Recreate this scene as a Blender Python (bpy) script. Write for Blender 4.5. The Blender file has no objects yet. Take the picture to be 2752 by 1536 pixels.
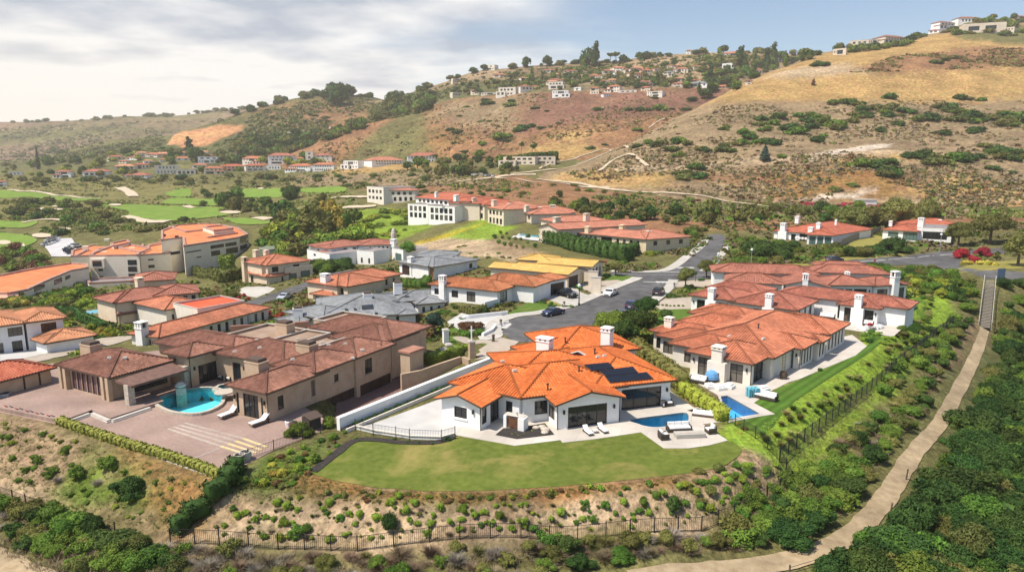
import bpy,bmesh,math,random
import numpy as np
from mathutils import Vector,Matrix,noise
from mathutils.bvhtree import BVHTree
from mathutils.geometry import tessellate_polygon
random.seed(7)
R=random.Random(11)
sc=bpy.context.scene
COL=sc.collection
F,CX,CY,HZ,CAMZ=1860.0,1376.0,768.0,433.0,27.0
PITCH=math.atan((CY-HZ)/F)
CP,SP=math.cos(PITCH),math.sin(PITCH)
CAM=Vector((0,0,CAMZ))
def ray(px,py):
 a,b=(px-CX)/F,(CY-py)/F
 return Vector((a,CP+b*SP,-SP+b*CP))
def at_z(px,py,z):
 d=ray(px,py)
 return CAM+d*((z-CAMZ)/d.z)
def at_y(px,py,Y):
 d=ray(px,py)
 return CAM+d*(Y/d.y)
def proj(p):
 v=Vector(p)-CAM
 f=v.y*CP-v.z*SP
 u=v.y*SP+v.z*CP
 return CX+F*v.x/f,CY-F*u/f
def new_mat(name):
 m=bpy.data.materials.new(name)
 m.use_nodes=True
 nt=m.node_tree
 b=nt.nodes['Principled BSDF']
 return m,nt,b
def rgb(c):
 return(c[0],c[1],c[2],1.0)
def noise_mat(name,c1,c2,scale=3.0,rough=0.8,bump=0.0,bscale=None,world=True,rand=0.0,detail=4,spec=0.3,stain=0.0,metal=0.0,lo=0.35,hi=0.65):
 """two real surface colours mixed by noise, optional per-object tint and fine bump"""
 m,nt,b=new_mat(name)
 N,L=nt.nodes,nt.links
 if world:
  co=N.new('ShaderNodeNewGeometry').outputs['Position']
 else:
  co=N.new('ShaderNodeTexCoord').outputs['Object']
 t=N.new('ShaderNodeTexNoise');t.inputs['Scale'].default_value=scale;t.inputs['Detail'].default_value=detail
 L.new(co,t.inputs['Vector'])
 r=N.new('ShaderNodeMapRange');r.inputs['From Min'].default_value=lo;r.inputs['From Max'].default_value=hi
 L.new(t.outputs['Fac'],r.inputs['Value'])
 mx=N.new('ShaderNodeMix');mx.data_type='RGBA'
 mx.inputs[6].default_value=rgb(c1);mx.inputs[7].default_value=rgb(c2)
 L.new(r.outputs['Result'],mx.inputs[0])
 out=mx.outputs[2]
 if stain>0:
  t3=N.new('ShaderNodeTexNoise');t3.inputs['Scale'].default_value=scale*0.13;t3.inputs['Detail'].default_value=6
  L.new(co,t3.inputs['Vector'])
  r3=N.new('ShaderNodeMapRange');r3.inputs['From Min'].default_value=.3;r3.inputs['From Max'].default_value=.7
  r3.inputs['To Min'].default_value=1-stain;r3.inputs['To Max'].default_value=1+stain
  L.new(t3.outputs['Fac'],r3.inputs['Value'])
  h3=N.new('ShaderNodeHueSaturation');L.new(r3.outputs['Result'],h3.inputs['Value']);L.new(out,h3.inputs['Color'])
  out=h3.outputs['Color']
 if rand>0:
  oi=N.new('ShaderNodeObjectInfo')
  h=N.new('ShaderNodeHueSaturation')
  r2=N.new('ShaderNodeMapRange');r2.inputs['To Min'].default_value=1-rand;r2.inputs['To Max'].default_value=1+rand
  L.new(oi.outputs['Random'],r2.inputs['Value']);L.new(r2.outputs['Result'],h.inputs['Value'])
  wn=N.new('ShaderNodeTexWhiteNoise');wn.noise_dimensions='1D';L.new(oi.outputs['Random'],wn.inputs['W'])
  r4=N.new('ShaderNodeMapRange');r4.inputs['To Min'].default_value=.5-rand*.09;r4.inputs['To Max'].default_value=.5+rand*.09
  L.new(wn.outputs['Value'],r4.inputs['Value']);L.new(r4.outputs['Result'],h.inputs['Hue'])
  L.new(out,h.inputs['Color']);out=h.outputs['Color']
 L.new(out,b.inputs['Base Color'])
 b.inputs['Roughness'].default_value=rough
 b.inputs['Specular IOR Level'].default_value=spec
 b.inputs['Metallic'].default_value=metal
 if bump>0:
  t2=N.new('ShaderNodeTexNoise');t2.inputs['Scale'].default_value=bscale or scale*4;t2.inputs['Detail'].default_value=5
  L.new(co,t2.inputs['Vector'])
  bp=N.new('ShaderNodeBump');bp.inputs['Strength'].default_value=min(1,bump);bp.inputs['Distance'].default_value=0.1
  L.new(t2.outputs['Fac'],bp.inputs['Height']);L.new(bp.outputs['Normal'],b.inputs['Normal'])
 return m
def plain(name,c,rough=0.5,spec=0.4,metal=0.0,coat=0.0):
 m=noise_mat(name,[x*.93 for x in c],[min(1,x*1.05)for x in c],2.0,rough,spec=spec,metal=metal)
 if coat:
  m.node_tree.nodes['Principled BSDF'].inputs['Coat Weight'].default_value=coat
 return m
def world_origin(o):
 v=Vector((0,0,0))
 while o is not None:
  v+=o.location;o=o.parent
 return v
class MB:
 def __init__(s):
  s.v,s.f,s.m,s.uv=[],[],[],{}
 def face(s,pts,mi=0,uv=None):
  n=len(s.v)
  s.v.extend([tuple(p)for p in pts])
  s.f.append(tuple(range(n,n+len(pts))));s.m.append(mi)
  if uv:s.uv[len(s.f)-1]=uv
 def box(s,c,size,rz=0.0,mi=0,taper=1.0):
  x,y,z=size[0]/2,size[1]/2,size[2]/2
  ca,sa=math.cos(rz),math.sin(rz)
  P=[]
  for k,(a,b,e)in enumerate([(-1,-1,-1),(1,-1,-1),(1,1,-1),(-1,1,-1),(-1,-1,1),(1,-1,1),(1,1,1),(-1,1,1)]):
   t=taper if e>0 else 1.0
   lx,ly=a*x*t,b*y*t
   P.append((c[0]+lx*ca-ly*sa,c[1]+lx*sa+ly*ca,c[2]+e*z))
  n=len(s.v);s.v.extend(P)
  for q in[(0,3,2,1),(4,5,6,7),(0,1,5,4),(1,2,6,5),(2,3,7,6),(3,0,4,7)]:
   s.f.append(tuple(n+i for i in q));s.m.append(mi)
 def frame_box(s,o,ax,ay,az,mi=0):
  """box from corner o with edge vectors ax, ay, az"""
  o,ax,ay,az=Vector(o),Vector(ax),Vector(ay),Vector(az)
  P=[o,o+ax,o+ax+ay,o+ay,o+az,o+ax+az,o+ax+ay+az,o+ay+az]
  n=len(s.v);s.v.extend([tuple(p)for p in P])
  flip=ax.cross(ay).dot(az)<0
  for q in[(0,3,2,1),(4,5,6,7),(0,1,5,4),(1,2,6,5),(2,3,7,6),(3,0,4,7)]:
   q=tuple(n+i for i in q)
   s.f.append(q[::-1]if flip else q);s.m.append(mi)
 def tube(s,a,b,r,seg=6,mi=0,r2=None):
  a,b=Vector(a),Vector(b);d=b-a
  if d.length<1e-6:return
  r2=r if r2 is None else r2
  d.normalize()
  u=d.orthogonal().normalized();w=d.cross(u)
  n=len(s.v)
  for i in range(seg):
   t=2*math.pi*i/seg;o=u*math.cos(t)+w*math.sin(t)
   s.v.append(tuple(a+o*r));s.v.append(tuple(b+o*r2))
  for i in range(seg):
   j=(i+1)%seg
   s.f.append((n+2*i,n+2*j,n+2*j+1,n+2*i+1));s.m.append(mi)
  s.f.append(tuple(n+2*i for i in range(seg))[::-1]);s.m.append(mi)
  s.f.append(tuple(n+2*i+1 for i in range(seg)));s.m.append(mi)
 def lathe(s,c,prof,seg=10,mi=0):
  n=len(s.v);k=len(prof)
  for i in range(seg):
   t=2*math.pi*i/seg
   for r,z in prof:
    s.v.append((c[0]+r*math.cos(t),c[1]+r*math.sin(t),c[2]+z))
  for i in range(seg):
   j=(i+1)%seg
   for q in range(k-1):
    s.f.append((n+i*k+q,n+j*k+q,n+j*k+q+1,n+i*k+q+1));s.m.append(mi)
 def prism(s,poly,z0,z1,mi=0,bottom=False):
  """extrude an XY polygon (list of 2-tuples) from z0 to z1"""
  n=len(poly)
  area=sum(poly[i][0]*poly[(i+1)%n][1]-poly[(i+1)%n][0]*poly[i][1]for i in range(n))
  if area<0:poly=poly[::-1]
  tri=tessellate_polygon([[Vector((p[0],p[1],0))for p in poly]])
  b=len(s.v)
  s.v.extend([(p[0],p[1],z1)for p in poly]);s.v.extend([(p[0],p[1],z0)for p in poly])
  for t in tri:
   a,c,d=[poly[i]for i in t]
   ar=(c[0]-a[0])*(d[1]-a[1])-(c[1]-a[1])*(d[0]-a[0])
   t=t if ar>0 else t[::-1]
   s.f.append(tuple(b+i for i in t));s.m.append(mi)
  for i in range(n):
   j=(i+1)%n
   s.f.append((b+n+i,b+n+j,b+j,b+i));s.m.append(mi)
 def build(s,name,mats,parent=None,smooth=False,origin=None):
  me=bpy.data.meshes.new(name)
  off=world_origin(parent)if parent is not None else Vector(origin or(0,0,0))
  v=np.array(s.v,dtype=np.float64).reshape(-1,3)-np.array(off)[None,:]
  me.from_pydata(v.tolist(),[],s.f)
  if not isinstance(mats,(list,tuple)):mats=[mats]
  for m in mats:me.materials.append(m)
  if len(mats)>1:
   me.polygons.foreach_set('material_index',np.array(s.m,dtype=np.int32))
  if s.uv:
   ul=me.uv_layers.new(name='UVMap')
   for fi,uv in s.uv.items():
    p=me.polygons[fi]
    for k,li in enumerate(p.loop_indices):
     ul.data[li].uv=uv[k]
  if smooth:me.polygons.foreach_set('use_smooth',[True]*len(me.polygons))
  me.update()
  o=bpy.data.objects.new(name,me);COL.objects.link(o)
  if parent is not None:o.parent=parent
  else:o.location=off
  return o
def fast_mesh(name,verts,quads,mats,smooth=False,midx=None):
 """numpy arrays -> mesh datablock (all faces with the same number of corners)"""
 me=bpy.data.meshes.new(name)
 nv,(nf,k)=len(verts),quads.shape
 me.vertices.add(nv);me.vertices.foreach_set('co',np.asarray(verts,dtype=np.float32).ravel())
 me.loops.add(nf*k);me.loops.foreach_set('vertex_index',np.asarray(quads,dtype=np.int32).ravel())
 me.polygons.add(nf)
 me.polygons.foreach_set('loop_start',np.arange(0,nf*k,k,dtype=np.int32))
 me.polygons.foreach_set('loop_total',np.full(nf,k,dtype=np.int32))
 for m in(mats if isinstance(mats,(list,tuple))else[mats]):me.materials.append(m)
 if midx is not None:me.polygons.foreach_set('material_index',np.asarray(midx,dtype=np.int32))
 if smooth:me.polygons.foreach_set('use_smooth',np.ones(nf,dtype=bool))
 me.update(calc_edges=True)
 return me
def link(name,me,parent=None,loc=None):
 o=bpy.data.objects.new(name,me);COL.objects.link(o)
 if parent is not None:o.parent=parent
 if loc is not None:o.location=loc
 return o
def tag(o,label=None,cat=None,group=None,kind=None):
 if label:o['label']=label
 if cat:o['category']=cat
 if group:o['group']=group
 if kind:o['kind']=kind
 return o
def empty(name,loc,label,cat,group=None,rz=0.0):
 o=bpy.data.objects.new(name,None);COL.objects.link(o)
 o.location=loc;o.rotation_euler=(0,0,rz);o.empty_display_size=0.3
 return tag(o,label,cat,group)
def copy_tree(o,parent=None):
 c=o.copy();COL.objects.link(c)
 if parent is not None:c.parent=parent
 for ch in list(o.children):copy_tree(ch,c)
 return c
def smooth_poly(pts,n=6,closed=True):
 """Catmull-Rom through 2-D points"""
 out=[];N=len(pts)
 rng=range(N)if closed else range(N-1)
 for i in rng:
  if closed:p0,p1,p2,p3=pts[i-1],pts[i],pts[(i+1)%N],pts[(i+2)%N]
  else:p0,p1,p2,p3=pts[max(i-1,0)],pts[i],pts[i+1],pts[min(i+2,N-1)]
  for k in range(n):
   t=k/n
   out.append(tuple(0.5*((2*p1[c])+(-p0[c]+p2[c])*t+(2*p0[c]-5*p1[c]+4*p2[c]-p3[c])*t*t+(-p0[c]+3*p1[c]-3*p2[c]+p3[c])*t**3)for c in range(len(pts[0]))))
 if not closed:out.append(tuple(pts[-1]))
 return out
def in_poly(xy,poly):
 """vectorised point in polygon; xy (n,2)"""
 x,y=xy[:,0],xy[:,1]
 inside=np.zeros(len(xy),dtype=bool)
 n=len(poly);j=n-1
 for i in range(n):
  xi,yi=poly[i];xj,yj=poly[j]
  c=((yi>y)!=(yj>y))
  with np.errstate(divide='ignore',invalid='ignore'):
   c&=x<(xj-xi)*(y-yi)/(yj-yi+1e-12)+xi
  inside^=c;j=i
 return inside
def poly_sdf(xy,poly):
 """signed distance, negative inside"""
 d2=np.full(len(xy),1e18)
 n=len(poly)
 for i in range(n):
  a=np.array(poly[i][:2]);b=np.array(poly[(i+1)%n][:2])
  ab=b-a;L=max(1e-9,float(ab@ab))
  t=np.clip(((xy-a)@ab)/L,0,1)
  q=a+t[:,None]*ab
  d2=np.minimum(d2,((xy-q)**2).sum(1))
 d=np.sqrt(d2)
 return np.where(in_poly(xy,poly),-d,d)
def P(px,py,z=None,Y=None):
 return at_z(px,py,z)if Y is None else at_y(px,py,Y)
CTRL=[]
for px,py,z in[(870,1180,0),(960,1300,0),(1200,1320,0),(1400,1312,0),(1600,1290,0),(1850,1262,0),(1980,1205,0),(1300,1150,0),(1700,1130,0),(2050,1120,0),(2180,1040,0),(2330,930,0),(1500,900,0),(1800,900,0),(1200,960,0),(1376,860,0),(1650,800,0),(1700,745,0),(1250,800,0),(2390,870,0),(2100,800,0),(1900,760,0),(2250,740,.3),(2460,760,1),(2700,735,1.5),(2752,690,1.5),(2400,690,1.5),(0,1100,0),(165,1135,0),(400,1205,0),(590,1270,0),(300,1080,0),(700,1150,0),(560,960,0),(850,1000,0),(100,1010,0),(0,1325,-3.2),(150,1365,-3.2),(300,1415,-3.0),(100,1536,-3.3),(-200,1420,-4.5),(430,1450,-2.5),(700,1465,-2.3),(1000,1478,-2.2),(1200,1480,-2.2),(1500,1460,-2.2),(1900,1420,-2.3),(1376,1536,-2.5),(700,1536,-2.6),(2000,1420,-2.5),(2130,1310,-2.4),(1800,1536,-2.8),(2094,1247,-1.6),(2200,1165,-1.8),(2300,1085,-2.0),(2450,960,-2.2),(2560,865,-2.2),(1850,1530,-3),(2150,1480,-3.1),(2330,1380,-3.2),(2400,1250,-3.4),(2480,1080,-3.8),(2560,980,-4.2),(2650,890,-4.8),(2680,800,-1.0),(2752,820,-3),(2752,1536,-4.5),(2752,1300,-6),(2752,1100,-7.5),(2752,930,-7),(2500,1500,-3.6),(3100,1400,-7),(3100,1000,-10),(3300,800,-6),(0,940,-3.2),(150,930,-3.4),(300,900,-4.2),(250,840,-5),(0,860,-4.5),(420,860,-4.5),(600,900,-3.2),(700,870,-3.4),(740,840,-3.6),(560,830,-4.4),(700,765,-6),(560,760,-7),(820,750,-5),(900,830,-3.2),(1000,870,-3),(1150,850,-1.5),(1180,750,-2),(1000,710,-7),(1100,700,-5.5),(900,715,-7.2),(1300,745,-.6),(1450,760,0),(1620,730,0),(300,757,-20),(150,760,-20),(0,800,-15),(100,850,-12),(420,745,-19),(520,715,-18.5),(650,690,-17),(-200,800,-20),(480,760,-14),(300,800,-11),(1250,675,-.5),(1400,705,-.3),(1150,650,-3),(1500,680,0),(1600,690,0),(1750,700,0),(1800,650,1),(1900,610,3),(2150,655,2.2),(2450,645,2.2),(2600,650,2.5),(2752,650,3),(2000,660,1.6),(2300,700,1.5),(3100,700,3),]:
 CTRL.append(P(px,py,z))
for px,py,Y in[(-300,500,700),(0,480,720),(200,470,730),(400,470,740),(600,465,740),(850,455,740),(1000,444,720),(1150,437,690),(1400,442,500),(0,520,600),(300,530,590),(600,530,580),(900,505,520),(0,560,500),(300,560,490),(500,580,450),(700,560,480),(880,550,440),(1000,540,400),(0,610,430),(200,610,415),(400,605,400),(0,680,330),(200,660,325),(560,640,330),(700,640,310),(780,690,265),(850,610,340),(-300,620,430),(1080,600,320),(1150,575,345),(1250,590,300),(1320,612,268),(1480,640,240),(1600,672,220),(1150,620,285),(1350,660,225),(1200,500,430),(1500,500,400),(1700,535,340),(1900,560,300),(2100,585,275),(2300,578,275),(2600,578,270),(2752,575,270),(3100,575,270),(1600,475,470),(1300,470,500),(2100,550,330),(2700,545,330),(3100,545,330),(1700,500,400),]:
 CTRL.append(P(px,py,Y=Y))
for X,Y,z in[(-900,1200,10),(900,1200,15),(0,1200,15),(-1500,2500,0),(1500,2500,0),(0,3500,0),(0,12,-3),(25,12,-4),(-25,12,-4),(-70,45,-6),(80,45,-7),(500,500,20),(-700,500,0)]:
 CTRL.append(Vector((X,Y,z)))
def warp(xy):
 x,y=xy[:,0],np.maximum(xy[:,1],1.0)
 return np.stack([x/y,np.log(y)],1)
_c=np.array([tuple(p)for p in CTRL])
_q=warp(_c[:,:2])
def _tps(r2):
 return np.where(r2>1e-12,0.5*r2*np.log(r2+1e-12),0)
_n=len(_q)
_K=_tps(((_q[:,None,:]-_q[None,:,:])**2).sum(2))+np.eye(_n)*2e-4
_Pm=np.hstack([np.ones((_n,1)),_q])
_A=np.block([[_K,_Pm],[_Pm.T,np.zeros((3,3))]])
_w=np.linalg.solve(_A,np.concatenate([_c[:,2],np.zeros(3)]))
def pxpoly(pts,z):
 return[tuple(at_z(px,py,z)[:2])for px,py in pts]
PADS=[]
PADS.append((pxpoly([(800,1262),(870,1290),(960,1306),(1100,1320),(1200,1325),(1400,1318),(1600,1298),(1750,1284),(1850,1268),(1930,1238),(1990,1207),(2060,1165),(2200,1040),(2330,930),(2440,830),(2480,765),(2400,735),(1900,705),(1700,700),(1520,705),(1420,745),(1250,810),(1160,880),(1060,960),(1000,1060),(930,1160),(860,1180)],0),0.0,4.2))
PADS.append((pxpoly([(-60,1085),(0,1108),(165,1142),(330,1195),(480,1250),(600,1290),(690,1236),(860,1165),(930,1160),(1000,1060),(1060,960),(560,925),(150,975),(-60,1000)],0),0.0,3.6))
PADS.append((pxpoly([(880,1150),(905,1132),(1075,1075),(1180,1015),(1250,975),(1232,962),(1130,985),(1080,1000),(1000,1030),(905,1080),(880,1120)],-1.0),-1.55,1.2))
POOLS={'main':smooth_poly([(1695,1129),(1800,1114),(1846,1111),(1849,1134),(1842,1140),(1770,1149),(1735,1146),(1716,1140)],3),'right':[(1937,1066),(1955,1064),(2043,1113),(1990,1121),(1962,1128),(1945,1100)],'tan':smooth_poly([(420,1081),(470,1062),(540,1048),(588,1052),(597,1070),(588,1094),(540,1114),(480,1113),(440,1100)],3),'spa':[(577,1050),(592,1040),(612,1036),(616,1050),(600,1056)],'spa2':[(1846,1104),(1875,1098),(1898,1105),(1868,1110)],}
def shrink(poly,d):
 c=np.mean(np.array(poly),0)
 return[tuple(np.array(p)+(c-np.array(p))/max(1e-6,np.linalg.norm(c-np.array(p)))*d)for p in poly]
POOLW={k:pxpoly(v,0.0)for k,v in POOLS.items()}
def base_height(xy,detail=True):
 q=warp(xy)
 out=np.zeros(len(xy))
 for s in range(0,len(xy),20000):
  e=q[s:s+20000]
  r2=((e[:,None,:]-_q[None,:,:])**2).sum(2)
  out[s:s+20000]=_tps(r2)@_w[:_n]+_w[_n]+e@_w[_n+1:]
 if detail:
  for i in range(len(xy)):
   x,y=xy[i]
   k=min(1.0,max(.2,(y-30)/400))
   out[i]+=k*(noise.fractal(Vector((x*.03,y*.03,3.1)),1,2,4)*1.6)+.10*noise.noise(Vector((x*.5,y*.5,0)))
 for poly,z,bw in PADS:
  d=poly_sdf(xy,poly)
  t=np.clip(d/bw,0,1);t=t*t*(3-2*t)
  out=np.where(d<bw,z+t*(out-z),out)
 for k,poly in POOLW.items():
  d=poly_sdf(xy,poly)
  out=np.where(d<0.25,out-2.3,out)
 return out
NU,NV=520,560
_u=np.linspace(-1.15,1.15,NU)
_y=np.exp(np.linspace(math.log(14),math.log(3200),NV))
_uu,_yy=np.meshgrid(_u,_y)
_xy=np.stack([(_uu*_yy).ravel(),_yy.ravel()],1)
_z=base_height(_xy)
_co=np.column_stack([_xy,_z])
_i=np.arange(NU*NV).reshape(NV,NU)
_quads=np.stack([_i[:-1,:-1].ravel(),_i[:-1,1:].ravel(),_i[1:,1:].ravel(),_i[1:,:-1].ravel()],1)
SURF={'base':[_co,_quads,NU,NV]}
def mono(xs,ys,x):
 """smooth monotone interpolation of a table"""
 xs,ys=np.array(xs,float),np.array(ys,float)
 h=np.diff(xs);d=np.diff(ys)/h
 m=np.zeros(len(xs));m[0],m[-1]=d[0],d[-1]
 for i in range(1,len(xs)-1):
  m[i]=0 if d[i-1]*d[i]<=0 else 2*d[i-1]*d[i]/(d[i-1]+d[i])
 i=np.clip(np.searchsorted(xs,x)-1,0,len(xs)-2)
 t=np.clip((x-xs[i])/h[i],0,1)
 return((1+2*t)*(1-t)**2)*ys[i]+t*(1-t)**2*h[i]*m[i]+t*t*(3-2*t)*ys[i+1]+t*t*(t-1)*h[i]*m[i+1]
def hill(name,x0,x1,rows,nx,nt,gully,seed,back=200):
 xs=np.linspace(x0,x1,nx)
 T=np.linspace(0,1,len(rows));tt=np.linspace(0,1,nt)
 py=np.array([mono([p[0]for p in r],[p[1]for p in r],xs)for r in rows])
 YY=np.array([mono([p[0]for p in r],[p[2]for p in r],xs)for r in rows])
 co=np.zeros((nt+6,nx,3))
 for i,x in enumerate(xs):
  pys=mono(T,py[:,i],tt);ys=mono(T,YY[:,i],tt)
  for j in range(nt):
   p=at_y(x,pys[j],ys[j])
   k=min(1,j/8)*(1-.75*max(0,(tt[j]-.8)/.2))
   q=Vector((p.x,p.y*.8,seed))
   g=gully*(noise.ridged_multi_fractal(q*.006,.9,2.1,5,.9,2.0)-1.1)+gully*.35*noise.fractal(q*.03,1,2,4)
   co[j,i]=(p.x,p.y,p.z+k*g)
  top=Vector(co[nt-1,i])
  for b in range(6):
   s=(b+1)/6
   d=Vector((top.x,top.y,0)).normalized()
   co[nt+b,i]=(top.x+d.x*back*s,top.y+d.y*back*s,top.z-(top.z+20)*s*s)
 n=nt+6
 ix=np.arange(n*nx).reshape(n,nx)
 qd=np.stack([ix[:-1,:-1].ravel(),ix[:-1,1:].ravel(),ix[1:,1:].ravel(),ix[1:,:-1].ravel()],1)
 SURF[name]=[co.reshape(-1,3),qd,nx,n]
def row(py_pts,Y_pts):
 """combine a screen line and a distance line into (px, py, Y)"""
 xs=sorted(set([p[0]for p in py_pts]+[p[0]for p in Y_pts]))
 a=mono([p[0]for p in py_pts],[p[1]for p in py_pts],np.array(xs,float))
 b=mono([p[0]for p in Y_pts],[p[1]for p in Y_pts],np.array(xs,float))
 return list(zip(xs,a,b))
hill('right',1330,3300,[row([(1330,520),(1600,540),(1900,575),(2200,598),(2752,598),(3300,598)],[(1330,430),(1600,360),(1900,300),(2752,285),(3300,285)]),row([(1330,495),(1600,510),(1900,545),(2200,560),(2752,555),(3300,550)],[(1330,450),(1600,390),(1900,330),(2752,315),(3300,315)]),row([(1330,485),(1500,475),(1600,462),(1900,440),(2240,416),(2475,406),(2752,400),(3300,390)],[(1330,465),(1600,430),(1900,415),(2752,400),(3300,390)]),row([(1330,478),(1500,462),(1600,440),(1750,390),(1900,350),(2100,345),(2400,340),(2752,335),(3300,330)],[(1330,480),(1600,460),(1900,480),(2752,480),(3300,480)]),row([(1330,474),(1500,455),(1600,425),(1750,366),(1900,302),(2000,275),(2137,270),(2400,271),(2752,268),(3300,260)],[(1330,490),(1600,490),(1900,560),(2137,580),(2752,560),(3300,560)]),row([(1330,472),(1500,452),(1600,421),(1750,358),(1900,286),(2042,214),(2137,185),(2400,160),(2752,150),(3300,140)],[(1330,500),(1600,510),(1900,610),(2137,680),(2752,700),(3300,700)]),row([(1330,470),(1500,450),(1600,418),(1673,395),(1750,350),(1900,276),(2042,201),(2137,168),(2171,150),(2238,137),(2340,124),(2408,112),(2475,96),(2577,68),(2645,52),(2752,48),(3300,10)],[(1330,510),(1600,530),(1900,660),(2137,780),(2400,880),(2752,920),(3300,920)]),],330,90,3.2,1.0,260)
hill('center',640,2400,[row([(640,485),(1000,480),(1150,470),(1350,480),(1700,500),(2400,520)],[(640,745),(1000,735),(1150,700),(1350,520),(1600,455),(2400,440)]),row([(640,465),(900,455),(1150,440),(1350,440),(1700,455),(2400,470)],[(640,775),(1000,755),(1150,730),(1350,580),(1600,510),(2400,500)]),row([(640,452),(780,434),(900,420),(1100,405),(1300,400),(1700,400),(2400,400)],[(640,810),(1000,800),(1300,680),(1700,600),(2400,590)]),row([(640,444),(780,420),(900,380),(1100,345),(1300,330),(1700,315),(2400,300)],[(640,850),(1000,860),(1300,780),(1700,710),(2400,700)]),row([(640,440),(780,412),(906,352),(1017,322),(1087,308),(1170,280),(1250,262),(1400,250),(1600,245),(1800,236),(2000,228),(2400,215)],[(640,870),(906,930),(1170,940),(1400,880),(1700,820),(2400,800)]),],230,70,3.0,5.0,120)
hill('back',960,2500,[row([(960,350),(1170,310),(1400,275),(1800,260),(2500,245)],[(960,1000),(1400,930),(1800,860),(2500,840)]),row([(960,315),(1170,270),(1300,240),(1500,222),(1800,205),(2500,195)],[(960,1130),(1400,1020),(1800,960),(2500,950)]),row([(960,275),(1060,262),(1129,240),(1200,219),(1295,188),(1356,183),(1478,172),(1590,168),(1659,168),(1700,158),(1840,144),(1895,141),(2035,140),(2137,147),(2500,150)],[(960,1250),(1400,1180),(1800,1120),(2500,1100)]),],170,50,4.0,9.0,250)
hill('leftmid',395,1340,[row([(395,455),(600,445),(800,430),(1000,400),(1340,380)],[(395,840),(800,900),(1340,960)]),row([(395,440),(445,425),(529,395),(584,375),(675,350),(800,320),(1000,300),(1340,300)],[(395,960),(800,1080),(1340,1100)]),row([(395,425),(445,388),(470,360),(529,342),(584,326),(675,292),(739,277),(795,264),(850,255),(906,252),(948,254),(1003,260),(1060,276),(1150,300),(1340,330)],[(395,1100),(600,1230),(906,1320),(1340,1300)]),],160,50,5.0,13.0,260)
hill('leftspur',-500,640,[row([(-500,480),(0,470),(300,462),(640,455)],[(-500,790),(0,800),(640,830)]),row([(-500,445),(0,450),(139,440),(280,415),(460,395),(640,420)],[(-500,1100),(300,1080),(640,980)]),row([(-500,400),(0,428),(90,430),(139,414),(200,396),(280,379),(350,370),(459,362),(560,362),(640,375)],[(-500,1500),(300,1500),(640,1400)]),],150,40,6.0,17.0,260)
hill('farleft',-900,1200,[row([(-900,440),(0,438),(640,400),(1200,360)],[(-900,1600),(300,1620),(1200,1500)]),row([(-900,385),(0,392),(200,380),(445,360),(700,345),(1200,320)],[(-900,1950),(300,1900),(1200,1850)]),row([(-900,330),(0,327),(42,327),(153,325),(264,319),(334,312),(445,311),(529,305),(598,296),(668,290),(800,282),(1200,270)],[(-900,2300),(300,2300),(1200,2200)]),],200,50,11.0,23.0,400)
def surf_tris(k):
 co,qd=SURF[k][0],SURF[k][1]
 return BVHTree.FromPolygons([tuple(p)for p in co],[tuple(int(i)for i in q)for q in qd])
BVH={k:surf_tris(k)for k in SURF}
def hit(px,py,only=None):
 d=ray(px,py).normalized();best=None
 for k,b in BVH.items():
  if only and k not in only:continue
  r=b.ray_cast(CAM,d,6000)
  if r[0]is not None and(best is None or r[3]<best[1]):best=(r[0],r[3],k)
 return None if best is None else best[0]
def ground_z(x,y):
 best=None
 for b in BVH.values():
  r=b.ray_cast(Vector((x,y,900)),Vector((0,0,-1)),2000)
  if r[0]is not None and(best is None or r[0].z>best):best=r[0].z
 return 0.0 if best is None else best
SOIL=(.32,.225,.135);PALE=(.43,.32,.205);DRY=(.215,.15,.085);GOLD=(.40,.255,.10);BROWN=(.265,.14,.072);PURPLE=(.21,.105,.072)
GREY=(.265,.19,.11);GREEN=(.10,.155,.022);LIME=(.20,.29,.032);OLIVE=(.145,.135,.05);MOSS=(.10,.105,.04);CHALK=(.60,.50,.40);RUST=(.27,.15,.055);YEL=(.42,.32,.03)
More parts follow.
